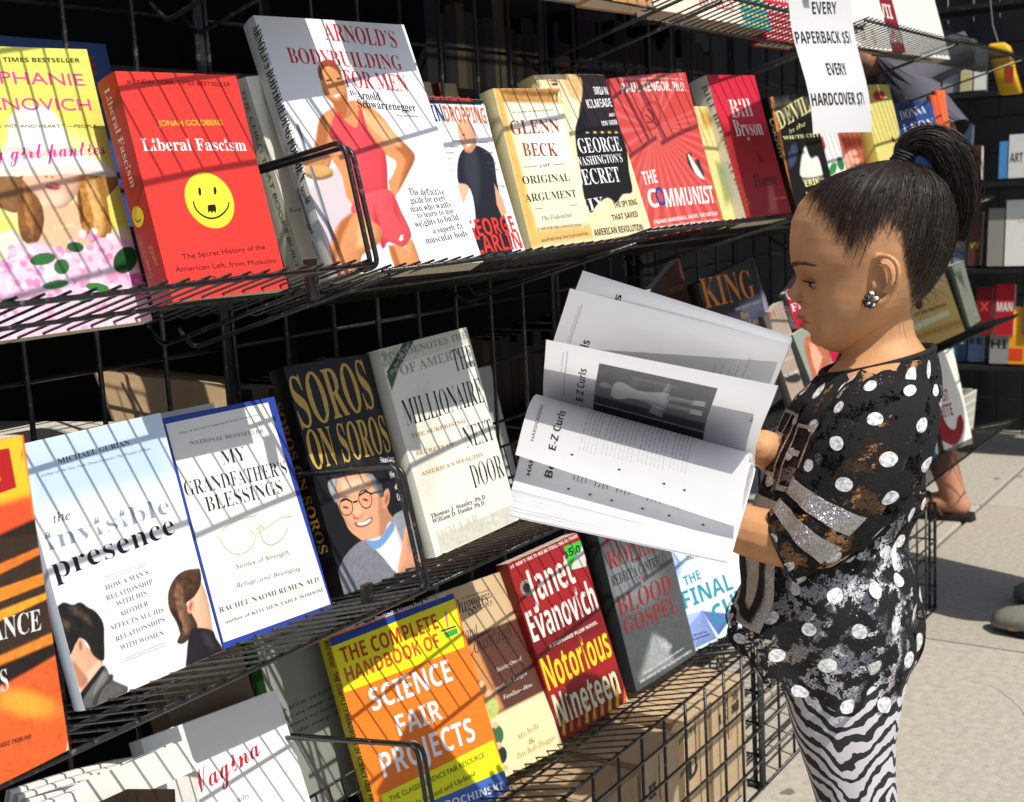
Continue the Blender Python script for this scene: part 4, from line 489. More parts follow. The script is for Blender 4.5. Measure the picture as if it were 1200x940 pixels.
'Id':'5% 3E0h527@4T773y7/3E7)2n6~2n6a3/6`3A6Z3K6Q3N6A2z4B2W4S204Y1H4K0a3z093Q/p3#/S2J/>1q/11>/-0g/40,/I/Y/k/?0>/60m/>1</V1c0$200^2)0=2%/y25/F2d/630/>3R/W3w0(4F0a4/0q3r0P3a0:3R0-3F0)3=0,3:03 2D422`4$2i3W2g3<2a2r2U2J2H1z271O2#1(1h0_1Q0B1:000~0*0j0.0[090R0J0O0b0R1*0Z1P0h1y0x2I122q1G3=1]3]1t3v204-',
'In':'5H 1A2]1v4Y0d4H/^4;/`3|/i3|0/3t093_02360+2w///D0N/D0e0@1$141A1w1`2W2C3N2z3i3/3d343S323D3,3.2b1y2O1@2A0j290D260)2G/I2z/63J/>3q/X4>0)4h0d4Q0s4<0T4,0>3v013h0,3Z013V0A3e0o44294C2h4M354R3R4T3g4A4F3b4Y3,4O2R4/1x3Q',
'Iy':'4/ 1(4D0k4Y0Q4W/g4H/O4E/64B/64&/C4(/Y4%/i3u/o3k/v3Y0$3A0.2z082S0B2$0L1L0U0s0]0B0c/q0g/O0h/;0e/*0^.p0Q.[0C.H04.70$.)/o-y/c-v/Q-z/8./.v.=.`.A.I.=.6.1.)-x.$-a.*-H.9-4.Q-&.q,~/<-*/c->01-_0Z..1).`1P/=1v/x2@0Z2`1=2~1w392S3K3*3U3Q3Y3o3U423I4H364U2u4Y2[4U2G4H2:45263u2=3[2g332n2w2X2+1q0]1a1Y1R2J1;3_',}
AL = ''.join(chr(c) for c in range(35, 127) if chr(c) not in '\\"\'{}'); AI = {c: i for i, c in enumerate(AL)}
from mathutils.geometry import tessellate_polygon
def glyph(st, ch, off):
    """drawn serif, italic, script and bold letters: closed contours filled with triangles"""
    s = GLYPHS.get(('B' if st == 'b' else st)+ch)
    if s is None: return None
    dec = lambda i, q: (AI[q[i]]*len(AL)+AI[q[i+1]]-1000)/1000
    parts = s.split(' '); adv = dec(0, parts[0]); loops = []
    for p in parts[1:]:
        pts = [Vector((dec(i, p), dec(i+2, p), 0)) for i in range(0, len(p), 4)]
        if len(pts) < 3: continue
        if off:
            n = len(pts); q = []
            for i in range(n):
                d = (pts[(i+1) % n]-pts[i]).normalized()+(pts[i]-pts[i-1]).normalized()
                d = d.normalized() if d.length > 1e-6 else Vector((1, 0, 0)); q.append(pts[i]+Vector((-d.y, d.x, 0))*(-off))
            pts = q
        loops.append(pts)
    F = tessellate_polygon(loops); V = np.array([tuple(v) for l in loops for v in l]); return V, [tuple(f) for f in F], adv
def text_geo(s, st, off=0):
    """a line of lettering, cap height 1, starting at x=0; returns verts, faces, width"""
    off = off if off else (-.008 if st == 'b' else 0)
    G = GLYPH.setdefault((st, off), {})
    if st == 's' and not G: G.update(glyph_set(st, off, CHARS))
    def get(ch):
        if ch not in G: G[ch] = glyph(st, ch, off)
        return G[ch]
    cap = get('H')[0][:, 1].max() if st != 'c' else get('g')[0][:, 1].max()*1.35
    x = 0; V = []; F = []; n = 0
    for ch in s:
        if ch == ' ': x += .27; continue
        g = get(ch)
        if g is None: continue
        q, f, adv = g
        if len(q): V.append(q+np.array([x, 0, 0])); F += [tuple(i+n for i in t) for t in f]; n += len(q)
        x += adv
    if not V: return None
    V = np.concatenate(V)/cap; V[:, 0] -= V[:, 0].min(); return V, F, float(V[:, 0].max())
def text_on(s, M, u, v, width, h, m, parent, st='s', name='lettering', off=0):
    g = text_geo(s, st, off)
    if not g: return
    vv, f, w = g; k = (width/w) if width else h
    P = [M @ Vector((u+p[0]*k, v+p[1]*h, 0)) for p in vv]
    b = MB(); b.v = [tuple(p) for p in P]; b.f = f; b.mi = [0]*len(f); return b.build(name, m, parent)
# ------------------------------------------------------------------ painting of printed pictures (per-vertex colour)
def inpoly(X, Y, pts):
    c = np.zeros(X.shape, bool); n = len(pts)
    for i in range(n):
        x0, y0 = pts[i]; x1, y1 = pts[i-1]
        if y0 == y1: continue
        c ^= ((y0 > Y) != (y1 > Y)) & (X < (x1-x0)*(Y-y0)/(y1-y0)+x0)
    return c
def distpoly(X, Y, pts):
    d = np.full(X.shape, 1e9); n = len(pts)
    for i in range(n):
        ax, ay = pts[i-1]; bx, by = pts[i]; vx, vy = bx-ax, by-ay; l = vx*vx+vy*vy+1e-12
        t = np.clip(((X-ax)*vx+(Y-ay)*vy)/l, 0, 1); d = np.minimum(d, (X-ax-t*vx)**2+(Y-ay-t*vy)**2)
    return np.sqrt(d)
def fbm(X, Y, scale, seed):
    rs = np.random.RandomState(seed); out = np.zeros(X.shape); amp = 1; tot = 0
    for o in range(4):
        G = rs.rand(64, 64); x = (X*scale) % 63; y = (Y*scale) % 63
        xi = x.astype(int); yi = y.astype(int); fx = x-xi; fy = y-yi; fx = fx*fx*(3-2*fx); fy = fy*fy*(3-2*fy)
        xj = (xi+1) % 64; yj = (yi+1) % 64
        out += amp*((G[yi, xi]*(1-fx)+G[yi, xj]*fx)*(1-fy)+(G[yj, xi]*(1-fx)+G[yj, xj]*fx)*fy); tot += amp; amp *= .6; scale *= 2.1
    return out/tot
def catmull(pts, k=3):
    if len(pts) < 4: return pts
    out = []; n = len(pts)
    for i in range(n):
        p0, p1, p2, p3 = pts[i-1], pts[i], pts[(i+1) % n], pts[(i+2) % n]
        for j in range(k):
            t = j/k
            out.append(tuple(.5*((2*b)+(-a+c)*t+(2*a-5*b+4*c-d)*t*t+(-a+3*b-3*c+d)*t**3) for a, b, c, d in zip(p0, p1, p2, p3)))
    return out
def paint(w, h, ops, res=.0009, u0=0, v0=0):
    nx = max(2, int(w/res)); ny = max(2, int(h/res))
    X, Y = np.meshgrid(u0+np.linspace(0, w, nx+1), v0+np.linspace(0, h, ny+1)); C = np.ones(X.shape+(3,))*.7; NZ = {}
    ex = []
    for op in ops:   # a cluster of petals becomes many small ellipses
        if op[0] != 'C': ex.append(op); continue
        cx, cy, r, n, sz = op[2]
        for _ in range(n):
            a = random.random()*6.28; rr = r*random.random()**.5
            ex.append(('E', random.choice(op[1]), (cx+rr*math.cos(a), cy+.75*rr*math.sin(a), sz, 0, 0, sz*.85), op[3], 0))
    for q, (k, c, geo, soft, nz) in enumerate(ex):
        c = np.array(lin(c)); s = max(soft, .0003)
        shade = 1.0
        if k == 'F': a = np.ones(X.shape)
        elif k == 'P':
            pts = catmull(geo) if len(geo) > 5 else geo
            xs = [p[0] for p in pts]; ys = [p[1] for p in pts]; mg = s*1.5+.001; gx, gy = X[0], Y[:, 0]
            i0, i1 = np.searchsorted(gx, (min(xs)-mg, max(xs)+mg)); j0, j1 = np.searchsorted(gy, (min(ys)-mg, max(ys)+mg))
            a = np.zeros(X.shape)
            if i1-i0 > 2 and j1-j0 > 2:
                x = X[j0:j1, i0:i1]; y = Y[j0:j1, i0:i1]; d = distpoly(x, y, pts); ins = inpoly(x, y, pts); d = np.where(ins, d, -d)
                t = np.clip(.5+d/(2*s), 0, 1); a[j0:j1, i0:i1] = t*t*(3-2*t)
                if nz and (max(xs)-min(xs)) < .45*w and s < .0025*max(1, w/.15):   # printed photographs keep their soft modelling
                    dd = d/max(1e-6, d.max()); gyy, gxx = np.gradient(np.sqrt(np.clip(dd, 0, 1))); gl = np.sqrt(gxx**2+gyy**2)+1e-6
                    f = 1+.30*((-gxx*.75-gyy*-.65)/gl)*-1*np.exp(-np.clip(dd, 0, 1)*2.2)-.16*np.exp(-np.clip(dd, 0, 1)*5)
                    shade = np.ones(X.shape); shade[j0:j1, i0:i1] = np.where(ins, f, 1); shade = shade[..., None]
        else:
            cx, cy, ax, ay, bx, by = geo; det = ax*by-ay*bx; dx = X-cx; dy = Y-cy
            p = (dx*by-dy*bx)/det; q2 = (-dx*ay+dy*ax)/det; r = np.sqrt(p*p+q2*q2); rad = math.sqrt(abs(det)); t = np.clip(.5+(1-r)*rad/(2*s), 0, 1); a = t*t*(3-2*t)
        col = c[None, None, :]
        if nz:
            if 'n' not in NZ: NZ['n'] = 2.2*(fbm(X, Y, 260, 3)[..., None]-.5)+1.0*(fbm(X, Y*.35, 900, 9)[..., None]-.5)
            col = col*np.clip(1+nz*NZ['n'], .05, 3)
        C = C*(1-a[..., None])+col*shade*a[..., None]
    return nx, ny, X, Y, np.clip(C, 0, .85)
def paint_object(name, w, h, ops, S, n, material, parent, res=.0009, u0=0, v0=0):
    nx, ny, X, Y, C = paint(w, h, ops, res, u0, v0)
    V = [S(x, y, n) for x, y in zip(X.ravel(), Y.ravel())]
    i = np.arange(ny)[:, None]*(nx+1)+np.arange(nx)[None, :]
    F = np.stack([i, i+1, i+nx+2, i+nx+1], -1).reshape(-1, 4)
    me = bpy.data.meshes.new(name); me.from_pydata([tuple(v) for v in V], [], F.tolist())
    a = me.color_attributes.new('print', 'FLOAT_COLOR', 'POINT'); buf = np.ones((len(V), 4)); buf[:, :3] = C.reshape(-1, 3); a.data.foreach_set('color', buf.ravel())
    me.polygons.foreach_set('use_smooth', [True]*len(me.polygons)); me.materials.append(material); return link(name, me, parent)
M_print = mat('glossy_cover_print', rough=.42, spec=.35, attr='print', bump=.05, bscale=90)
# ------------------------------------------------------------------ books
null = None
BOOKS = [
{"name":"paperback_book","label":"yellow paperback with a blonde woman in a white sun hat above pink hydrangeas","w":0.147,"h":0.2528,"t":0.018,"hard":0,"bow":[0,0],"base":"#dcd95f","spine":"#cfd05a","M":[[0.98969,0.0223,-0.14145,0.626],[-0.14261,0.2434,-0.95939,0.93625],[0.01304,0.96967,0.24407,0.86753],[0.0,0.0,0.0,1.0]],"paint":[["F","#dedb66",null,0,0.05],["E","#f1e9a0",[0.0822,0.1343,0.058,-0.0021,-0.0117,-0.0451],0.0095,0],["P","#8a6238",[[0.0269,0.1397],[0.0525,0.1371],[0.0497,0.117],[0.0431,0.1062],[0.0303,0.1115],[0.0183,0.1225]],0.0007,0.2],["P","#a87a42",[[0.1255,0.1351],[0.148,0.1352],[0.1467,0.1273],[0.1312,0.1152],[0.1257,0.1233]],0.0008,0.2],["P","#e2b892",[[0.067,0.1122],[0.1057,0.1117],[0.1073,0.0929],[0.1152,0.0721],[0.048,0.0744]],0.0015,0.06],["E","#f0dcc8",[0.031,0.0789,0.0137,0.0012,-0.0009,-0.013],0.003,0],["E","#f0dcc8",[0.133,0.074,0.016,0.0013,-0.001,-0.0124],0.0033,0],["P","#7a4c26",[[0.0525,0.1371],[0.0601,0.1368],[0.0651,0.1229],[0.0676,0.1084],[0.0647,0.0942],[0.0546,0.0791],[0.0424,0.0824],[0.0435,0.1047]],0.0008,0.5],["P","#a8713a",[[0.0549,0.1317],[0.0582,0.1263],[0.059,0.1052],[0.0525,0.086],[0.0491,0.0968]],0.0015,0.5],["P","#b07a3c",[[0.1065,0.1365],[0.1299,0.1358],[0.131,0.1176],[0.1295,0.0995],[0.1266,0.0823],[0.1086,0.0726],[0.1016,0.0809],[0.0991,0.0935],[0.1016,0.115]],0.0008,0.5],["P","#e0ae68",[[0.1152,0.1347],[0.1231,0.1329],[0.1244,0.1092],[0.1211,0.0874],[0.1098,0.0772],[0.1137,0.098],[0.1131,0.1176]],0.0016,0.5],["P","#6e4220",[[0.1065,0.1303],[0.1061,0.1163],[0.1036,0.0947],[0.0999,0.0934],[0.102,0.1134]],0.0012,0.4],["P","#e0b394",[[0.0585,0.1398],[0.1069,0.1381],[0.1044,0.1226],[0.0943,0.1123],[0.0833,0.1075],[0.073,0.1111],[0.0633,0.1223]],0.0008,0.08],["E","#efc9ac",[0.0795,0.1176,0.0111,-0.0006,-0.0018,-0.0068],0.0039,0],["E","#c8666c",[0.082,0.1275,0.0066,-0.001,-0.0013,-0.0034],0.0006,0],["E","#dc8a8c",[0.0809,0.129,0.0038,-0.0006,-0.0006,-0.0015],0.0008,0],["E","#8f3540",[0.0817,0.1263,0.0058,-0.0009,-0.0003,-0.0007],0.0004,0],["E","#a87458",[0.078,0.1364,0.0016,-0.0001,-0.0003,-0.0012],0.0006,0],["E","#a87458",[0.0834,0.1358,0.0016,-0.0001,-0.0003,-0.0012],0.0006,0],["P","#edc3d6",[[0.0274,0.0703],[0.0523,0.0793],[0.074,0.0722],[0.0988,0.0734],[0.1343,0.0786],[0.1555,0.0595],[0.1531,-0.0005],[-0.0063,-0.006],[0.0007,0.051]],0.0022,0.2],["P","#efece4",[[0.0461,0.1598],[0.057,0.1881],[0.071,0.1978],[0.0873,0.2002],[0.1009,0.1933],[0.1062,0.1762],[0.1085,0.1598],[0.1269,0.1532],[0.1478,0.1344],[0.1077,0.1381],[0.0521,0.1386],[0.0046,0.14],[0.0183,0.1518]],0.0008,0.03],["P","#cfcabb",[[0.0457,0.1613],[0.0639,0.1547],[0.0874,0.1541],[0.1097,0.1583],[0.1093,0.1629],[0.081,0.1604],[0.0585,0.1639]],0.0015,0],["P","#ddd9cc",[[0.0536,0.1806],[0.0665,0.1956],[0.0747,0.1971],[0.0623,0.1729],[0.0536,0.1626]],0.0031,0],["P","#dcd8ca",[[0.0085,0.1413],[0.0536,0.1445],[0.1093,0.1442],[0.1446,0.1353],[0.1077,0.1381],[0.0519,0.1379]],0.0007,0],["C",["#f4bfd6","#f7d3e2","#ee9cc3","#f9e3ec","#e98cb8","#f3c4d9"],[0.0473,0.0595,0.0286,60,0.0034],0.0005,0],["C",["#f4bfd6","#f7d3e2","#ee9cc3","#f9e3ec","#e98cb8","#f3c4d9"],[0.1035,0.0598,0.0354,80,0.0036],0.0005,0],["C",["#f4bfd6","#f7d3e2","#ee9cc3","#f9e3ec","#e98cb8","#f3c4d9"],[0.0265,0.0372,0.0294,50,0.0033],0.0004,0],["C",["#f4bfd6","#f7d3e2","#ee9cc3","#f9e3ec","#e98cb8","#f3c4d9"],[0.078,0.0261,0.0429,70,0.0035],0.0005,0],["C",["#f4bfd6","#f7d3e2","#ee9cc3","#f9e3ec","#e98cb8","#f3c4d9"],[0.1322,0.0392,0.0216,30,0.0037],0.0005,0],["C",["#f4bfd6","#f7d3e2","#ee9cc3","#f9e3ec","#e98cb8","#f3c4d9"],[-0.0019,0.0404,0.0215,20,0.0032],0.0004,0],["E","#2f6b33",[0.0563,0.0647,0.0118,0.0009,-0.0004,-0.0052],0.0006,0],["E","#245a2c",[0.0887,0.0726,0.0078,-0.0013,-0.0016,-0.0045],0.0006,0],["E","#2f6b33",[0.0715,0.0565,0.0065,0.0038,0.0032,-0.0055],0.0006,0],["E","#1f4f28",[0.1345,0.0572,0.0076,-0.0066,-0.0113,-0.01],0.0007,0],["E","#3a7a3c",[0.0621,0.0415,0.0119,0.0007,-0.0003,-0.0037],0.0006,0],["E","#3b7a35",[0.1002,0.0353,0.011,-0.0026,-0.0016,-0.0037],0.0006,0],["E","#2c6230",[0.0175,0.0309,0.0065,-0.0008,-0.0009,-0.0036],0.0006,0],["E","#3a7a3c",[0.0863,0.0267,0.008,-0.0009,-0.001,-0.0037],0.0006,0],["P","#e25fb0",[[0.1343,0.0438],[0.1559,0.045],[0.1631,0.0225],[0.1356,0.0199]],0.0017,0]],"text":[["T","NEW YORK TIMES BESTSELLER",0.0207,0.2384,0.1375,0.2403,0.0038,"#3d3c16","S",0],["T","STEPHANIE",0.0206,0.2201,0.1369,0.2189,0.0108,"#e0479a","s",0],["T","EVANOVICH",0.0163,0.1966,0.1376,0.1959,0.0107,"#e0479a","s",0],["T","“THIS HAS WIT AND HEART.” —PEOPLE",0.0183,0.1812,0.1384,0.18,0.0027,"#6a6926","s",0],["T","Big girl panties",0.0154,0.1519,0.1413,0.1553,0.009,"#dd2f95","c",0],["T","A NOVEL",0.073,0.0898,0.0935,0.0907,0.003,"#f4f0a0","S",0],["T","P.S.",0.139,0.0354,0.144,0.0353,0.0035,"#f2f1ee","S",0]],"stext":[]},
{"name":"paperback_book","label":"red paperback with a round yellow smiley face in the middle of its cover","w":0.1287,"h":0.2064,"t":0.03,"hard":0,"bow":[0,0],"base":"#e2392f","spine":"#a8201c","M":[[0.99331,0.02488,-0.11279,0.74714],[-0.11542,0.25091,-0.9611,0.85788],[0.00438,0.96769,0.2521,0.88853],[0.0,0.0,0.0,1.0]],"paint":[],"text":[["T","#1 NEW YORK TIMES BESTSELLER",0.009,0.1954,0.1197,0.1952,0.004,"#4a1010","s",0],["T","JONAH GOLDBERG",0.0298,0.1569,0.0993,0.1578,0.0052,"#f0c23a","s",0],["T","Liberal Fascism",0.0082,0.1348,0.1197,0.1333,0.0111,"#fbeee6","B",0],["T","The Secret History of the",0.02,0.0363,0.1125,0.0389,0.0047,"#5a1512","s",0],["T","American Left, from Mussolini",0.01,0.0257,0.1216,0.0251,0.0047,"#5a1512","s",0],["T","to the Politics of Change",0.0198,0.014,0.1107,0.0136,0.0047,"#5a1512","s",0],["D",[0.0638,0.0876,0.0261],"#f2d531"],["D",[0.0638,0.0876,0.0248],"#f8e23c"],["P",[[0.0543,0.0991],[0.0564,0.1002],[0.057,0.0974],[0.0556,0.0927],[0.0537,0.0924],[0.0533,0.0951]],"#141414"],["P",[[0.0711,0.0992],[0.0732,0.1],[0.0736,0.0968],[0.072,0.0928],[0.0701,0.0929],[0.0701,0.0961]],"#141414"],["P",[[0.0597,0.083],[0.0627,0.0836],[0.0682,0.0834],[0.0677,0.0786],[0.0663,0.0755],[0.0647,0.078],[0.0622,0.0757],[0.0611,0.0782],[0.0581,0.0759]],"#141414"],["L",[[0.0455,0.0876],[0.0455,0.0813],[0.0492,0.0756],[0.0562,0.0713],[0.0645,0.0708],[0.074,0.0743],[0.0816,0.0804],[0.084,0.0851]],"#141414",0.0013]],"stext":[["T","Liberal Fascism",0.0099,0.1964,0.0136,0.1064,0.0083,"#e9b9a8","B",0],["T","JONAH",0.0172,0.0531,0.0199,0.0347,0.005,"#c9924a","s",0],["T","GOLDBERG",0.005,0.0603,0.008,0.027,0.0051,"#c9924a","s",0],["D",[0.012,0.0815,0.0092],"#e8cf3a"],["L",[[0.0073,0.0806],[0.0101,0.0774],[0.016,0.078]],"#141414",0.001]]},
{"name":"paperback_book","label":"cream paperback half hidden between the red smiley book and the bodybuilder book","w":0.1974,"h":0.2207,"t":0.022,"hard":0,"bow":[0,0],"base":"#e9e6d8","spine":"#b9b6a4","M":[[0.9746,-0.14682,0.16909,0.96284],[0.1917,0.15671,-0.96886,0.89695],[0.11576,0.97667,0.18087,0.87805],[0.0,0.0,0.0,1.0]],"paint":[],"text":[["T","Kemper",0.003,0.0824,0.0489,0.078,0.0043,"#333","i",0]],"stext":[["T","THE CHILD THAT BOOKS BUILT",0.0129,0.2105,0.0136,0.0259,0.0041,"#5a5a50","s",0]]},
{"name":"paperback_book","label":"large white paperback with a muscular man in red shorts on its cover","w":0.1903,"h":0.2818,"t":0.022,"hard":0,"bow":[0,0],"base":"#eceaf0","spine":"#dedcd6","M":[[0.97402,0.09229,-0.20681,0.92817],[-0.22644,0.38188,-0.89604,0.82992],[-0.00372,0.91959,0.39286,0.89602],[0.0,0.0,0.0,1.0]],"paint":[["F","#ecebf2",null,0,0.0],["P","#c9bcc0",[[-0.0107,0.0893],[0.0761,0.138],[0.0357,0.0273],[-0.0087,0.0021],[-0.0066,0.0557]],0.0058,0],["P","#d8d6e2",[[0.0719,0.2299],[0.0884,0.1864],[0.0444,0.1669]],0.0053,0],["P","#d08a56",[[0.0666,0.1823],[0.0946,0.1885],[0.1166,0.1731],[0.1277,0.1514],[0.14,0.1356],[0.1442,0.1227],[0.1315,0.1081],[0.1098,0.0872],[0.0995,0.078],[0.0933,0.0821],[0.0937,0.0916],[0.1071,0.1037],[0.1171,0.1181],[0.1067,0.1261],[0.0978,0.1378],[0.0983,0.104],[0.0908,0.0755],[0.044,0.073],[0.0433,0.1056],[0.0363,0.1293],[0.0393,0.1669]],0.0008,0.06],["P","#a5602f",[[0.1261,0.1475],[0.143,0.1316],[0.1438,0.1217],[0.1277,0.1042],[0.1061,0.0835],[0.1224,0.1083],[0.13,0.1219],[0.1201,0.1376]],0.0022,0.05],["P","#e6ab78",[[0.0965,0.1787],[0.117,0.1652],[0.1284,0.1475],[0.1307,0.1356],[0.1152,0.1396],[0.1029,0.1514],[0.0947,0.165]],0.0027,0.05],["P","#d08a56",[[0.0382,0.1669],[0.0547,0.1726],[0.0577,0.1573],[0.036,0.1199],[0.0195,0.1019],[0.0053,0.107],[0.0055,0.1189],[0.0224,0.1389]],0.0008,0.06],["P","#a5602f",[[0.0382,0.1669],[0.0457,0.1707],[0.0419,0.148],[0.0239,0.1202],[0.0092,0.1068],[0.0244,0.1389]],0.002,0],["P","#d08a56",[[0.0571,0.2208],[0.0723,0.228],[0.0828,0.2215],[0.0843,0.202],[0.0801,0.1844],[0.0802,0.1727],[0.0611,0.1669],[0.0609,0.1842],[0.0538,0.1937],[0.0544,0.2072]],0.0007,0.05],["P","#a5602f",[[0.0558,0.2053],[0.058,0.1938],[0.0687,0.1881],[0.08,0.196],[0.0783,0.1824],[0.0702,0.1688],[0.0618,0.1688],[0.0609,0.1842],[0.0549,0.1937]],0.0021,0],["P","#7a4a22",[[0.0564,0.2246],[0.0658,0.2336],[0.0787,0.2341],[0.0846,0.2235],[0.0821,0.2136],[0.0788,0.2223],[0.0698,0.227],[0.0603,0.2208],[0.0579,0.2111],[0.0544,0.213]],0.001,0.2],["P","#3a2010",[[0.0621,0.2112],[0.0688,0.2123],[0.0681,0.2104],[0.0614,0.2093]],0.0005,0],["P","#3a2010",[[0.0756,0.2135],[0.0814,0.2146],[0.0817,0.2127],[0.076,0.2115]],0.0005,0],["P","#f5efe8",[[0.0644,0.1938],[0.0747,0.1959],[0.07,0.192],[0.0658,0.1919]],0.0005,0],["P","#d9434a",[[0.0548,0.1669],[0.0652,0.1784],[0.0674,0.1669],[0.081,0.1573],[0.091,0.1787],[0.0947,0.1767],[0.094,0.1572],[0.1007,0.1397],[0.1067,0.1261],[0.0969,0.0944],[0.0915,0.086],[0.0549,0.0799],[0.0547,0.1024],[0.053,0.1384],[0.0439,0.148]],0.0008,0.04],["P","#c8343c",[[0.053,0.1384],[0.0553,0.1043],[0.0549,0.0799],[0.066,0.0813],[0.0657,0.1096],[0.0599,0.1402]],0.0031,0],["P","#dd4c52",[[0.0538,0.0799],[0.0955,0.0877],[0.1025,0.0625],[0.1056,0.0357],[0.0897,0.0234],[0.0737,0.0301],[0.0637,0.0234],[0.0607,0.0441],[0.0401,0.062]],0.0008,0.05],["P","#b93038",[[0.0709,0.0716],[0.0697,0.0454],[0.0692,0.0267],[0.0637,0.0234],[0.0607,0.0441]],0.002,0],["P","#b93038",[[0.0974,0.0781],[0.0974,0.0609],[0.0975,0.0494],[0.0931,0.0611]],0.0016,0],["P","#d08a56",[[0.0427,0.0637],[0.0572,0.0573],[0.0697,0.0454],[0.0615,0.0291],[0.0365,0.0181],[0.0261,0.0008],[-0.0058,0.0018],[0.0022,0.0299],[0.0176,0.0505]],0.0008,0.05],["P","#a5602f",[[0.0427,0.0637],[0.0228,0.0539],[0.0061,0.0296],[-0.0051,0.0035],[0.0088,0.0203],[0.0223,0.0411]],0.003,0],["P","#e6ab78",[[0.0449,0.0525],[0.06,0.0422],[0.0506,0.0281],[0.0337,0.0275]],0.004,0],["P","#d08a56",[[0.0723,0.0265],[0.0918,0.0233],[0.1041,0.0319],[0.1057,0.0072],[0.1035,-0.004],[0.0743,-0.0053]],0.0008,0.05],["P","#a5602f",[[0.0723,0.0265],[0.079,0.0242],[0.0799,-0.0021],[0.0722,-0.0051]],0.002,0],["P","#c79a5a",[[0.0036,0.1162],[0.019,0.1176],[0.0334,0.1125],[0.0318,0.1051],[0.0165,0.102],[0.0031,0.1062]],0.0007,0.1],["P","#8a6a3a",[[0.002,0.1089],[0.0172,0.1038],[0.0328,0.1079],[0.0302,0.1033],[0.0129,0.1003],[0.0024,0.1043]],0.0007,0],["P","#8a8a90",[[0.0082,0.1615],[0.0114,0.1624],[0.0105,0.0365],[0.007,0.0349]],0.0006,0],["P","#5c5c64",[[0.0101,0.1615],[0.0121,0.1614],[0.0115,0.0364],[0.0093,0.0357]],0.0005,0],["P","#d08a56",[[0.0021,0.1264],[0.0232,0.1296],[0.034,0.1256],[0.0247,0.1165],[0.0026,0.1163]],0.0008,0.05]],"text":[["T","ARNOLD’S",0.0786,0.2577,0.1714,0.2526,0.0202,"#c7202e","b",0],["T","BODYBUILDING",0.0253,0.2295,0.1681,0.2258,0.0173,"#c7202e","b",0],["T","FOR MEN",0.084,0.2039,0.1664,0.2002,0.0196,"#c7202e","b",0],["T","By",0.0869,0.1942,0.0957,0.1944,0.0059,"#141414","b",0],["T","Arnold",0.0942,0.1904,0.1238,0.189,0.0091,"#141414","B",0],["T","Schwarzenegger",0.0917,0.1806,0.168,0.1769,0.0092,"#141414","B",0],["T","With Bill Dobbins",0.1384,0.1704,0.1675,0.1698,0.0027,"#141414","b",0],["T","The definitive",0.1206,0.0801,0.1681,0.0786,0.0079,"#141414","b",0],["T","guide for every",0.1191,0.0705,0.1677,0.0717,0.0077,"#141414","b",0],["T","man who wants",0.1154,0.061,0.172,0.0646,0.0076,"#141414","b",0],["T","to learn to use",0.1218,0.054,0.1728,0.0576,0.0066,"#141414","b",0],["T","weights to build",0.1144,0.0438,0.1768,0.0495,0.0075,"#141414","b",0],["T","a superb, fit,",0.1354,0.0359,0.1799,0.0395,0.0066,"#141414","b",0],["T","muscular body",0.1219,0.0251,0.1823,0.0304,0.0074,"#141414","b",0],["P",[[0.0875,0.032],[0.0929,0.0374],[0.0957,0.0362],[0.0925,0.0336],[0.0943,0.0325],[0.0889,0.0301]],"#f2f1ee"]],"stext":[["T","ARNOLD’S BODYBUILDING FOR MEN",0.0157,0.2712,0.0134,0.1031,0.012,"#141414","B",0],["T","Arnold",0.0109,0.0988,0.0131,0.0794,0.0068,"#141414","B",0],["T","Schwarzenegger",0.0024,0.0991,0.0044,0.0505,0.007,"#141414","B",0],["T","With Bill Dobbins",0.0005,0.044,0.0041,0.0242,0.0032,"#141414","b",0]]},
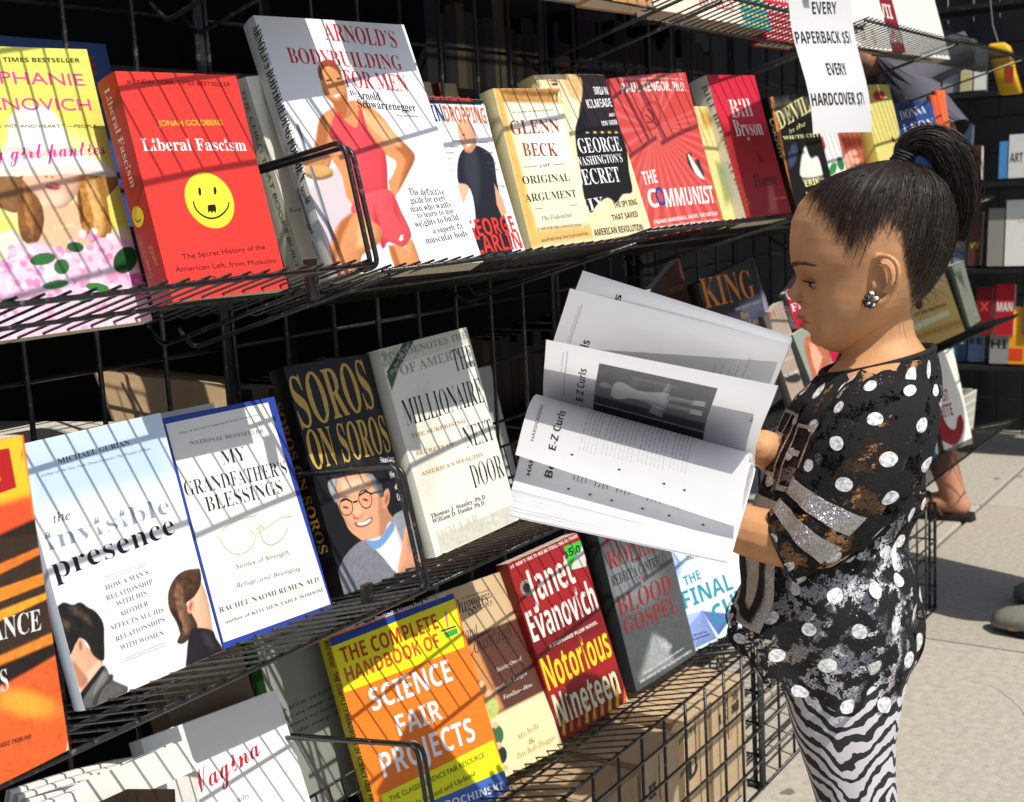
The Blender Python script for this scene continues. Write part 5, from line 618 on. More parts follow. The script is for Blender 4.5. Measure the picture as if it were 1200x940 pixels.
{"name":"paperback_book","label":"white paperback with a bald man in a black tee shirt standing on its cover","w":0.1337,"h":0.1894,"t":0.012,"hard":0,"bow":[0,0.006],"base":"#f2f1ee","spine":"#e8e4dc","M":[[0.99052,0.05178,-0.12727,1.1022],[-0.13706,0.30693,-0.94181,0.8241],[-0.0097,0.95032,0.31111,0.89758],[0.0,0.0,0.0,1.0]],"paint":[["F","#f1f0ee",null,0,0],["P","#1a1a1c",[[0.0015,0.1922],[0.1422,0.1945],[0.1419,0.1829],[-0.0007,0.1794]],0.0006,0],["P","#1e1f24",[[0.0706,0.1257],[0.0901,0.1334],[0.1106,0.13],[0.1247,0.1182],[0.1187,0.0909],[0.1137,0.0516],[0.1063,0.0003],[0.0417,0.0033],[0.0611,0.0472],[0.0661,0.0802],[0.0493,0.0874],[0.0571,0.1104]],0.0009,0.1],["P","#33353c",[[0.0752,0.1227],[0.0937,0.1273],[0.0921,0.1027],[0.0716,0.062],[0.0692,0.0772],[0.0646,0.0973]],0.0052,0],["P","#d8a27c",[[0.0756,0.1553],[0.0882,0.164],[0.0986,0.1636],[0.1031,0.1524],[0.1005,0.1358],[0.0881,0.1251],[0.0775,0.1248],[0.0727,0.1379]],0.0009,0.04],["P","#b98262",[[0.0734,0.143],[0.0799,0.1269],[0.0964,0.1336],[0.0866,0.1251],[0.076,0.1248]],0.0019,0],["P","#e0b090",[[0.0489,0.0864],[0.0645,0.0832],[0.0523,0.0674],[0.0392,0.0588],[0.0335,0.0649],[0.0332,0.0709],[0.0447,0.0725]],0.0009,0],["P","#d8a27c",[[0.1118,0.0866],[0.119,0.0702],[0.1203,0.0516],[0.1085,0.0474],[0.1054,0.0618]],0.001,0],["P","#3a2a22",[[0.0787,0.1452],[0.0837,0.1464],[0.0845,0.1449],[0.0795,0.1437]],0.0005,0],["P","#fff",[[0.081,0.1331],[0.091,0.1354],[0.0882,0.1323],[0.0831,0.1311]],0.0005,0]],"text":[["T","The New York Times Bestseller",0.0374,0.1853,0.115,0.1864,0.0052,"#e2473c","B",0],["T","RAIN",0.018,0.158,0.0578,0.1608,0.0197,"#27357f","S",0],["T","DROPPING",0.0588,0.1598,0.1307,0.1605,0.0191,"#d2622c","S",0],["T","GEORGE",0.0404,0.0241,0.1281,0.0288,0.0197,"#dd3628","S",0],["T","CARLIN",0.0465,0.005,0.1306,0.009,0.0197,"#dd3628","S",0],["T","jokes",0.0593,0.1366,0.0738,0.1369,0.0024,"#555","s",0],["T","violence",0.0522,0.1295,0.0664,0.1297,0.0024,"#555","s",0],["T","doubts",0.0426,0.1224,0.0564,0.1225,0.0024,"#555","s",0],["T","respect",0.0358,0.1154,0.0494,0.1154,0.0024,"#555","s",0],["T","questions",0.0331,0.1085,0.0466,0.1084,0.0024,"#555","s",0],["T","hot",0.0344,0.1015,0.0479,0.1014,0.0024,"#555","s",0],["T","humor",0.0304,0.0947,0.0438,0.0945,0.0024,"#555","s",0],["T","politics",0.0304,0.0877,0.0438,0.0875,0.0024,"#555","s",0],["T","sympathies",0.0255,0.0819,0.0387,0.0816,0.0024,"#555","s",0],["T","news",0.1053,0.136,0.1218,0.1368,0.0025,"#555","s",0],["T","gags",0.1093,0.1238,0.126,0.1245,0.0025,"#555","s",0],["T","losers",0.1102,0.1114,0.1269,0.112,0.0025,"#555","s",0],["T","lawyers",0.1129,0.1032,0.1297,0.1037,0.0025,"#555","s",0],["T","drugs",0.1187,0.0837,0.1307,0.0839,0.0025,"#555","s",0]],"stext":[]},
{"name":"paperback_book","label":"tall parchment coloured paperback with red and black serif lettering, brown at its top","w":0.1238,"h":0.1929,"t":0.022,"hard":0,"bow":[0,0],"base":"#e9dcae","spine":"#dccf9f","M":[[0.9945,-0.00112,-0.10469,1.25439],[-0.10184,0.22157,-0.96981,0.81508],[0.02428,0.97514,0.22024,0.89999],[0.0,0.0,0.0,1.0]],"paint":[["F","#efe6c4",null,0,0.06],["P","#b98848",[[0.0019,0.1967],[0.1233,0.1932],[0.1227,0.1738],[0.0022,0.1764]],0.0026,0.5],["P","#8a5a2a",[[0.0027,0.1906],[0.1234,0.1889],[0.1226,0.1824],[0.0309,0.1843]],0.0026,0.5],["P","#f6f0dc",[[0.0242,0.1658],[0.1156,0.1651],[0.1166,0.1004],[0.0446,0.0926]],0.0118,0.03],["P","#d9b25a",[[0.0005,0.1927],[0.0124,0.1926],[0.0177,0.0032],[-0.0011,0.003]],0.0051,0.2],["P","#dcb468",[[0.0062,0.0228],[0.1339,0.0212],[0.1263,0.0022],[-0.0011,0.003]],0.0064,0.2]],"text":[["T","THE OLD STORY, THE NEW BESTSELLING ONE",0.023,0.1627,0.1031,0.1651,0.0021,"#8b7a4a","b",0],["T","GLENN",0.0139,0.1373,0.1066,0.1383,0.0166,"#9a2a1c","b",0],["T","BECK",0.026,0.1111,0.0913,0.1087,0.0158,"#9a2a1c","b",0],["T","THE",0.0489,0.0955,0.073,0.0977,0.0031,"#5a4a30","b",0],["T","ORIGINAL",0.0123,0.0778,0.1036,0.0772,0.0093,"#2f2a20","b",0],["T","ARGUMENT",0.0092,0.0565,0.1097,0.0565,0.0093,"#2f2a20","b",0],["T","The Federalists’",0.03,0.0321,0.0911,0.0329,0.0051,"#4a4028","i",0],["T","CASE FOR THE CONSTITUTION,",0.0198,0.0216,0.1058,0.02,0.0031,"#5a4c2c","b",0],["T","ADAPTED FOR THE 21ST CENTURY",0.0192,0.0072,0.1158,0.0085,0.0031,"#5a4c2c","b",0],["L",[[0.0212,0.0979],[0.0449,0.0978]],"#5a4a30",0.0007],["L",[[0.0785,0.0985],[0.0997,0.0988]],"#5a4a30",0.0007],["L",[[0.0229,0.0472],[0.1058,0.047]],"#5a4a30",0.0007]],"stext":[]},
{"name":"paperback_book","label":"book with an old oil portrait beside a torn black panel lettered in white","w":0.1534,"h":0.2197,"t":0.028,"hard":1,"bow":[0.006,0],"base":"#e8d5a5","spine":"#d8c48a","M":[[0.99827,-0.01157,-0.0576,1.3753],[-0.05187,0.28703,-0.95652,0.808],[0.0276,0.95785,0.28594,0.90189],[0.0,0.0,0.0,1.0]],"paint":[["F","#ead9ac",null,0,0.08],["P","#caa15c",[[-0.0072,0.2242],[0.0429,0.2234],[0.0533,0.1936],[0.051,0.1594],[0.0455,0.1847],[0.0199,0.2103]],0.0031,0.3],["P","#ecd2a4",[[0.0164,0.2171],[0.0488,0.221],[0.0549,0.1821],[0.0562,0.1478],[0.0387,0.1191],[0.0268,0.1379],[0.0241,0.1832]],0.0043,0.05],["P","#d7b079",[[0.0516,0.2233],[0.0976,0.2222],[0.0864,0.1931],[0.0593,0.1763],[0.0566,0.2004]],0.003,0.3],["P","#efe0c0",[[0.0522,0.1913],[0.0705,0.1841],[0.0597,0.1477],[0.0361,0.1284]],0.0045,0],["P","#6b4a2c",[[0.022,0.2114],[0.0398,0.2132],[0.0446,0.2086],[0.0332,0.21]],0.0014,0],["P","#4a3526",[[0.0271,0.2078],[0.0411,0.2086],[0.0413,0.2052],[0.0306,0.2044]],0.0009,0],["P","#2b1c1e",[[0.0751,0.2232],[0.172,0.22],[0.1653,0.1573],[0.1612,0.119],[0.0723,0.1357],[0.0617,0.1591],[0.0864,0.1931],[0.0934,0.214]],0.0024,0.15],["P","#161412",[[0.0491,0.1481],[0.0796,0.1724],[0.0781,0.147],[0.0898,0.1397],[0.1555,0.1359],[0.1423,0.0862],[0.1342,0.0569],[0.1092,0.0548],[0.0872,0.0447],[0.0718,0.0528],[0.0459,0.0459],[0.027,0.0364],[0.024,0.0593],[0.0329,0.0924],[0.0366,0.1147]],0.0012,0.15]],"text":[["T","BRIAN",0.1157,0.1919,0.1504,0.1922,0.0107,"#f2f1ee","S",0],["T","KILMEADE",0.0898,0.1733,0.1504,0.1754,0.0116,"#f2f1ee","S",0],["T","AND",0.1347,0.1612,0.1504,0.1621,0.0046,"#f2f1ee","S",0],["T","DON YAEGER",0.1107,0.1485,0.1504,0.1501,0.0069,"#f2f1ee","S",0],["T","★ ★ ★ ★ ★",0.0649,0.1394,0.1452,0.1373,0.0035,"#e3c25c","s",0],["T","GEORGE",0.0434,0.1143,0.1404,0.1136,0.0195,"#f4f1e6","b",0],["T","WASHINGTON’S",0.0287,0.0983,0.1338,0.0984,0.0113,"#f4f1e6","b",0],["T","SECRET",0.0186,0.0733,0.1146,0.0721,0.0202,"#f4f1e6","b",0],["T","SIX",0.0112,0.0392,0.0614,0.0399,0.0153,"#f4f1e6","b",0],["T","THE SPY RING",0.0798,0.0383,0.1371,0.0389,0.0079,"#141414","S",0],["T","THAT SAVED",0.0675,0.0221,0.13,0.0228,0.0079,"#141414","S",0],["T","AMERICAN REVOLUTION",0.0215,0.0066,0.1322,0.0037,0.009,"#141414","S",0]],"stext":[["T","KILMEADE",0.028,0.2131,0.0307,0.202,0.0049,"#141414","S",0]]},
{"name":"hardcover_book","label":"brick red hardcover with rising sun rays and a black and white hand on its cover","w":0.1738,"h":0.2302,"t":0.03,"hard":1,"bow":[0.026,0],"base":"#c4413c","spine":"#a8322e","M":[[0.98464,-0.0026,-0.17455,1.57325],[-0.16923,0.2312,-0.95807,0.82488],[0.04285,0.9729,0.22721,0.89737],[0.0,0.0,0.0,1.0]],"paint":[["F","#c8443f",null,0,0.05],["P","#d2605a",[[0.0727,0.1533],[0.0245,0.2395],[0.0329,0.2387]],0.0021,0],["P","#d2605a",[[0.0727,0.1533],[0.0474,0.2373],[0.0563,0.2365]],0.0021,0],["P","#d2605a",[[0.0727,0.1533],[0.0718,0.2353],[0.0814,0.2346]],0.0021,0],["P","#d2605a",[[0.0727,0.1533],[0.0981,0.2336],[0.1086,0.2331]],0.0021,0],["P","#d2605a",[[0.0727,0.1533],[0.1271,0.2325],[0.1387,0.2321]],0.0021,0],["P","#d2605a",[[0.0727,0.1533],[0.1591,0.2318],[0.172,0.2317]],0.0021,0],["P","#d2605a",[[0.0727,0.1533],[0.2746,0.1958],[0.2706,0.1866]],0.0021,0],["P","#d2605a",[[0.0727,0.1533],[0.2645,0.1721],[0.2605,0.1629]],0.0021,0],["P","#d2605a",[[0.0727,0.1533],[0.2544,0.1485],[0.2505,0.1394]],0.0021,0],["P","#d2605a",[[0.0727,0.1533],[0.2444,0.1251],[0.2406,0.116]],0.0021,0],["P","#d2605a",[[0.0727,0.1533],[0.2345,0.1018],[0.2307,0.0928]],0.0021,0],["P","#d2605a",[[0.0727,0.1533],[0.2247,0.0787],[0.2209,0.0698]],0.0021,0],["P","#d2605a",[[0.0727,0.1533],[0.2149,0.0558],[0.2111,0.0469]],0.0021,0],["P","#d2605a",[[0.0727,0.1533],[0.2052,0.033],[0.2015,0.0242]],0.0021,0],["P","#d2605a",[[0.0727,0.1533],[0.1956,0.0103],[0.1918,0.0016]],0.0021,0],["P","#d2605a",[[0.0727,0.1533],[-0.0178,0.0118],[-0.0049,0.0105]],0.0021,0],["P","#d2605a",[[0.0727,0.1533],[0.0079,0.0084],[0.017,0.0066]],0.0021,0],["P","#d2605a",[[0.0727,0.1533],[0.0293,0.0044],[0.0394,0.0027]],0.0021,0],["P","#d2605a",[[0.0727,0.1533],[0.0526,0.0006],[0.0633,-0.0011]],0.0021,0],["P","#d2605a",[[0.0727,0.1533],[0.0775,-0.0032],[0.089,-0.0049]],0.0021,0],["P","#d2605a",[[0.0727,0.1533],[0.1045,-0.007],[0.1171,-0.0086]],0.0021,0],["P","#d2605a",[[0.0727,0.1533],[0.1342,-0.0106],[0.1482,-0.0122]],0.0021,0],["P","#d2605a",[[0.0727,0.1533],[0.1671,-0.0141],[0.1822,-0.0157]],0.0021,0],["P","#d2605a",[[0.0727,0.1533],[0.0145,0.209],[0.0149,0.2005]],0.0021,0],["P","#d2605a",[[0.0727,0.1533],[0.0146,0.1846],[0.0149,0.176]],0.0021,0],["P","#d2605a",[[0.0727,0.1533],[0.0146,0.1602],[0.0149,0.1516]],0.0021,0],["P","#d2605a",[[0.0727,0.1533],[0.0146,0.1357],[0.0149,0.1271]],0.0021,0],["P","#d2605a",[[0.0727,0.1533],[0.0146,0.1113],[0.015,0.1026]],0.0021,0],["P","#d2605a",[[0.0727,0.1533],[0.0146,0.0868],[0.015,0.0781]],0.0021,0],["P","#d2605a",[[0.0727,0.1533],[0.0147,0.0623],[0.015,0.0536]],0.0021,0],["P","#d2605a",[[0.0727,0.1533],[0.0147,0.0377],[0.015,0.0291]],0.0021,0],["E","#b23a36",[0.0751,0.1705,0.0189,-0.0037,-0.0109,-0.0211],0.0014,0],["E","#cc4f49",[0.0751,0.1705,0.0141,-0.0028,-0.0085,-0.0164],0.0014,0],["P","#3a3232",[[0.127,0.1097],[0.1392,0.1101],[0.1382,0.0974],[0.1524,0.1015],[0.1555,0.0885],[0.1572,0.0769],[0.1515,0.0683],[0.1398,0.0756],[0.1275,0.0906]],0.001,0.6],["P","#e8dccf",[[0.1304,0.1081],[0.1357,0.1065],[0.1442,0.0919],[0.154,0.0745],[0.1567,0.0705],[0.1484,0.0711],[0.1363,0.0823]],0.001,0.2]],"text":[["T","#1 National Bestselling Author of Obama’s America and Dupes",0.0394,0.2258,0.1624,0.219,0.003,"#f0d8c8","s",0],["T","PAUL KENGOR, Ph.D.",0.0341,0.2079,0.164,0.2023,0.0137,"#f5eee0","S",0],["T","THE",0.0328,0.0753,0.0574,0.0756,0.0192,"#f6efe2","S",0],["T","C",0.0332,0.042,0.0499,0.0419,0.0264,"#f6efe2","S",0],["T","O",0.0485,0.0421,0.0647,0.0435,0.0264,"#2f3f8f","S",0],["T","MMUNIST",0.0616,0.039,0.1675,0.0336,0.0261,"#f6efe2","S",0],["T","FRANK MARSHALL DAVIS: THE UNTOLD",0.0336,0.0185,0.1665,0.0156,0.0055,"#f6efe2","S",0],["T","STORY OF BARACK OBAMA’S MENTOR",0.0308,0.0091,0.166,0.0041,0.0055,"#f6efe2","S",0],["L",[[0.0703,0.1808],[0.0783,0.1751],[0.0807,0.1675],[0.0735,0.1607],[0.0645,0.1628]],"#8a2420",0.0029],["L",[[0.0649,0.1739],[0.0807,0.1575]],"#8a2420",0.0028]],"stext":[]},
{"name":"paperback_book","label":"pale yellow paperback squeezed between the brick red book and the pink and white one","w":0.1127,"h":0.1903,"t":0.015,"hard":0,"bow":[0,0],"base":"#e6d48c","spine":"#cbb560","M":[[0.9979,-0.03547,0.05427,1.80552],[0.06137,0.24666,-0.96716,0.81869],[0.02092,0.96845,0.24832,0.89902],[0.0,0.0,0.0,1.0]],"paint":[["F","#e6d48c",null,0,0.1],["P","#8c9a5a",[[0.0277,0.1017],[0.1098,0.0998],[0.1054,0.0436],[0.0216,0.0341]],0.0099,0.3],["P","#c8a24a",[[0.0233,0.183],[0.0959,0.1837],[0.0937,0.1558],[0.0183,0.156]],0.0074,0.2]],"text":[],"stext":[]},
{"name":"paperback_book","label":"thick paperback with a bright pink cover and a white spine","w":0.1323,"h":0.2375,"t":0.034,"hard":0,"bow":[0,0],"base":"#c22a3c","spine":"#e4e0d6","M":[[0.98601,0.02569,-0.16472,1.84599],[-0.1654,0.27419,-0.94734,0.80057],[0.02083,0.96133,0.2746,0.90388],[0.0,0.0,0.0,1.0]],"paint":[["F","#cf2b45",null,0,0.03],["P","#9a1c22",[[0.0032,0.1546],[0.1453,0.1489],[0.1489,0.0013],[-0.0147,-0.0007]],0.0148,0.1],["P","#b85a50",[[0.0855,0.0578],[0.0981,0.0572],[0.0924,0.0107],[0.0663,0.0096]],0.0061,0.2]],"text":[["T","Bill",0.0365,0.1676,0.0984,0.1695,0.0291,"#f2f1ee","b",0],["T","Bryson",0.0338,0.137,0.1135,0.1379,0.0265,"#f2f1ee","b",0],["T","At",0.0724,0.0922,0.093,0.0929,0.0179,"#4a1616","b",0],["T","Home",0.0459,0.0529,0.1155,0.0549,0.0206,"#4a1616","b",0],["T","A Short History",0.0847,0.0309,0.1293,0.0307,0.0034,"#e8a0a0","i",0]],"stext":[["T","BILL BRYSON",0.0211,0.2231,0.0337,0.1026,0.0091,"#6a6250","b",0],["T","AT HOME",0.0277,0.0992,0.0385,0.0187,0.009,"#a4702c","b",0]]},
{"name":"paperback_book","label":"black paperback with cream lettering over a white domed building","w":0.167,"h":0.2213,"t":0.024,"hard":0,"bow":[0,0],"base":"#1a1815","spine":"#1a1512","M":[[0.99417,-0.04465,-0.09817,2.15032],[-0.08531,0.23129,-0.96914,0.8352],[0.06598,0.97186,0.22613,0.8946],[0.0,0.0,0.0,1.0]],"paint":[["F","#1d1b17",null,0,0.1],["P","#c87a34",[[0.0103,0.2223],[0.0223,0.2217],[-0.0045,0.0193],[-0.0178,0.0193]],0.0023,0.1],["P","#dfe2d6",[[0.0549,0.0924],[0.0789,0.1171],[0.094,0.1254],[0.0971,0.1125],[0.1053,0.1024],[0.1315,0.1036],[0.1344,0.0777],[0.1253,0.0688],[0.0505,0.0724]],0.0029,0.2],["E","#3c4660",[0.0374,0.1141,0.0147,-0.0026,-0.0185,-0.0197],0.0048,0],["P","#55544a",[[0.0138,0.2114],[0.1502,0.2148],[0.1532,0.189],[0.0191,0.1804]],0.0118,0.4],["P","#8a8a80",[[0.0488,0.0695],[0.1341,0.0648],[0.1349,0.0599],[0.0495,0.0647]],0.0019,0]],"text":[["T","DEVIL",0.0156,0.1622,0.1532,0.189,0.0309,"#e2dc9a","B",0],["T","in the",0.0453,0.1524,0.1162,0.1636,0.0077,"#e2dc9a","i",0],["T","WHITE CITY",0.0182,0.1435,0.1611,0.1402,0.0062,"#e2dc9a","B",0],["T","ERIK",0.054,0.0549,0.1137,0.0554,0.0107,"#e9e59c","S",0],["T","LARSON",0.0496,0.0349,0.1424,0.0351,0.0108,"#e9e59c","S",0]],"stext":[["T","LARSON",0.0183,0.1834,0.0202,0.1138,0.0081,"#cfc9a8","S",0]]},
{"name":"paperback_book","label":"white paperback with green leaves under the price sign","w":0.1481,"h":0.2321,"t":0.008,"hard":0,"bow":[0,0],"base":"#eceae2","spine":"#b8b4a8","M":[[0.98978,-0.10315,-0.09849,2.3444],[-0.07554,0.20655,-0.97552,0.86119],[0.12097,0.97298,0.19664,0.88764],[0.0,0.0,0.0,1.0]],"paint":[["F","#efeee8",null,0,0],["P","#c8452f",[[0.0582,0.1538],[0.0797,0.1512],[0.0831,0.1305],[0.0613,0.12]],0.0027,0],["E","#3c8a4a",[0.088,0.0859,0.0128,-0.0041,-0.017,-0.0103],0.0022,0],["E","#2f7a3f",[0.1283,0.0906,0.0164,-0.0004,0.0004,-0.0133],0.0023,0],["E","#2f7a3f",[0.0508,0.0628,0.0176,0.0015,0.0088,-0.0145],0.0021,0]],"text":[],"stext":[]},
{"name":"paperback_book","label":"reddish paperback with a baby hand on its cover under the price sign","w":0.1497,"h":0.2443,"t":0.018,"hard":0,"bow":[0,0],"base":"#b05a4a","spine":"#8a3a30","M":[[0.98743,-0.09379,-0.1272,2.51485],[-0.11001,0.16997,-0.97929,0.87604],[0.11347,0.98098,0.15752,0.88366],[0.0,0.0,0.0,1.0]],"paint":[["F","#b4604e",null,0,0.25],["P","#e9b295",[[0.0249,0.111],[0.0625,0.1271],[0.0941,0.1266],[0.1016,0.1168],[0.0725,0.1152],[0.1093,0.107],[0.0965,0.0979],[0.0663,0.1019],[0.084,0.0889],[0.0513,0.0864],[0.0245,0.0937]],0.0032,0.05],["P","#7a2a22",[[0.0403,0.1613],[0.1393,0.1499],[0.1372,0.1286],[0.0495,0.1322]],0.0081,0.3]],"text":[],"stext":[]},
{"name":"hardcover_book","label":"pale yellow hardcover with a red round seal, right of the price sign","w":0.1482,"h":0.2597,"t":0.03,"hard":1,"bow":[0,0],"base":"#e3d779","spine":"#d6c766","M":[[0.99636,-0.02375,-0.08185,2.63431],[-0.07493,0.21346,-0.97407,0.8284],[0.04061,0.97666,0.2109,0.89642],[0.0,0.0,0.0,1.0]],"paint":[["F","#e4d880",null,0,0.06],["E","#c8483a",[0.0787,0.2362,0.0329,-0.0003,-0.0063,-0.0108],0.0033,0],["P","#2a2420",[[0.0922,0.1479],[0.108,0.1418],[0.1073,0.1326],[0.0915,0.1387]],0.002,0]],"text":[["T","14",0.0587,0.2328,0.0972,0.2359,0.0089,"#7a2018","S",0]],"stext":[]},
{"name":"paperback_book","label":"blue paperback with big white capitals beside the orange books","w":0.1705,"h":0.2411,"t":0.02,"hard":0,"bow":[0,0],"base":"#2c4a86","spine":"#1d2f5c","M":[[0.96023,0.0194,-0.27854,2.89701],[-0.27525,0.23337,-0.93262,0.85617],[0.04691,0.9722,0.22942,0.88898],[0.0,0.0,0.0,1.0]],"paint":[["F","#2f4f90",null,0,0.15],["P","#16204a",[[0.0266,0.2382],[0.1127,0.2403],[0.0815,0.2076],[0.0257,0.2027]],0.0106,0]],"text":[["T","DONNA",0.0314,0.2004,0.1371,0.213,0.0194,"#f2f1ee","b",0],["T","LEON",0.0312,0.1667,0.1614,0.1753,0.0234,"#f2f1ee","b",0]],"stext":[]},
{"name":"paperback_book","label":"narrow orange book beside the blue paperback with white capitals","w":0.0444,"h":0.2644,"t":0.012,"hard":0,"bow":[0,0],"base":"#e8643a","spine":"#c84a2c","M":[[0.98856,-0.00769,-0.15066,3.18653],[-0.14785,0.14911,-0.97771,0.85957],[0.02998,0.98879,0.14627,0.88807],[0.0,0.0,0.0,1.0]],"paint":[],"text":[],"stext":[]},
{"name":"paperback_book","label":"taller orange book ending the upper shelf next to the grey sleeve","w":0.0434,"h":0.2839,"t":0.012,"hard":0,"bow":[0,0],"base":"#ee7446","spine":"#d0522e","M":[[0.99115,-0.0063,-0.1326,3.28008],[-0.12968,0.16729,-0.97734,0.86543],[0.02834,0.98589,0.16499,0.8865],[0.0,0.0,0.0,1.0]],"paint":[],"text":[],"stext":[]},
{"name":"paperback_book","label":"orange savannah sunset paperback with a yellow top on the middle shelf","w":0.0949,"h":0.2329,"t":0.02,"hard":0,"bow":[0,0],"base":"#e2602a","spine":"#b94a20","M":[[0.99855,-0.00141,0.05383,0.43911],[0.05381,0.06214,-0.99662,0.76344],[-0.00194,0.99807,0.06212,0.58383],[0.0,0.0,0.0,1.0]],"paint":[["F","#e4632c",null,0,0.1],["P","#f0c431",[[0.005,0.2326],[0.0928,0.239],[0.0947,0.1709],[0.0137,0.1737]],0.0006,0.03],["P","#e2562c",[[0.0165,0.1891],[0.0952,0.1894],[0.0956,0.1519],[0.0186,0.1666]],0.0041,0.08],["P","#2a1d18",[[0.0116,0.1616],[0.098,0.1726],[0.0985,0.1512],[0.0137,0.139]],0.0017,0.3],["P","#3a2a20",[[0.0137,0.1737],[0.1001,0.1602],[0.1053,0.0825],[0.0156,0.0797]],0.0017,0.25],["P","#ea7a2c",[[0.0147,0.1445],[0.094,0.1511],[0.0945,0.146],[0.0194,0.1361]],0.0006,0.3],["P","#ef8a2c",[[0.0186,0.1317],[0.0949,0.1321],[0.0964,0.1241],[0.0168,0.1217]],0.0006,0.3],["P","#f0a02e",[[0.0158,0.1162],[0.0967,0.1177],[0.0989,0.1132],[0.0206,0.1075]],0.0006,0.3],["P","#f08a30",[[0.0166,0.0852],[0.1018,0.0881],[0.1066,0.0724],[0.0146,0.0741]],0.0012,0.3],["P","#241a18",[[0.022,0.0798],[0.1019,0.0804],[0.1019,0.0721],[0.0186,0.0607]],0.0012,0.25],["P","#e4622c",[[0.0063,0.0624],[0.0999,0.0695],[0.1039,-0.0048],[0.0066,-0.0064]],0.0024,0.25],["E","#f2a83a",[0.0637,0.0466,0.0232,-0.0136,-0.0035,-0.0072],0.0093,0.15]],"text":[["P",[[0.0485,0.2266],[0.0822,0.2258],[0.0834,0.1976],[0.0467,0.1946]],"#b82020"],["T","Y",0.066,0.2039,0.0756,0.206,0.0122,"#f0c431","S",0],["T","ELEGANCE",0.003,0.1024,0.086,0.0933,0.0148,"#f2f1ee","b",0],["T","ECHOES",0.003,0.0632,0.0522,0.0615,0.0149,"#f2f1ee","b",0],["T","—CHICAGO TRIBUNE",0.0255,0.0266,0.0635,0.0216,0.003,"#5a2a18","S",0]],"stext":[]},
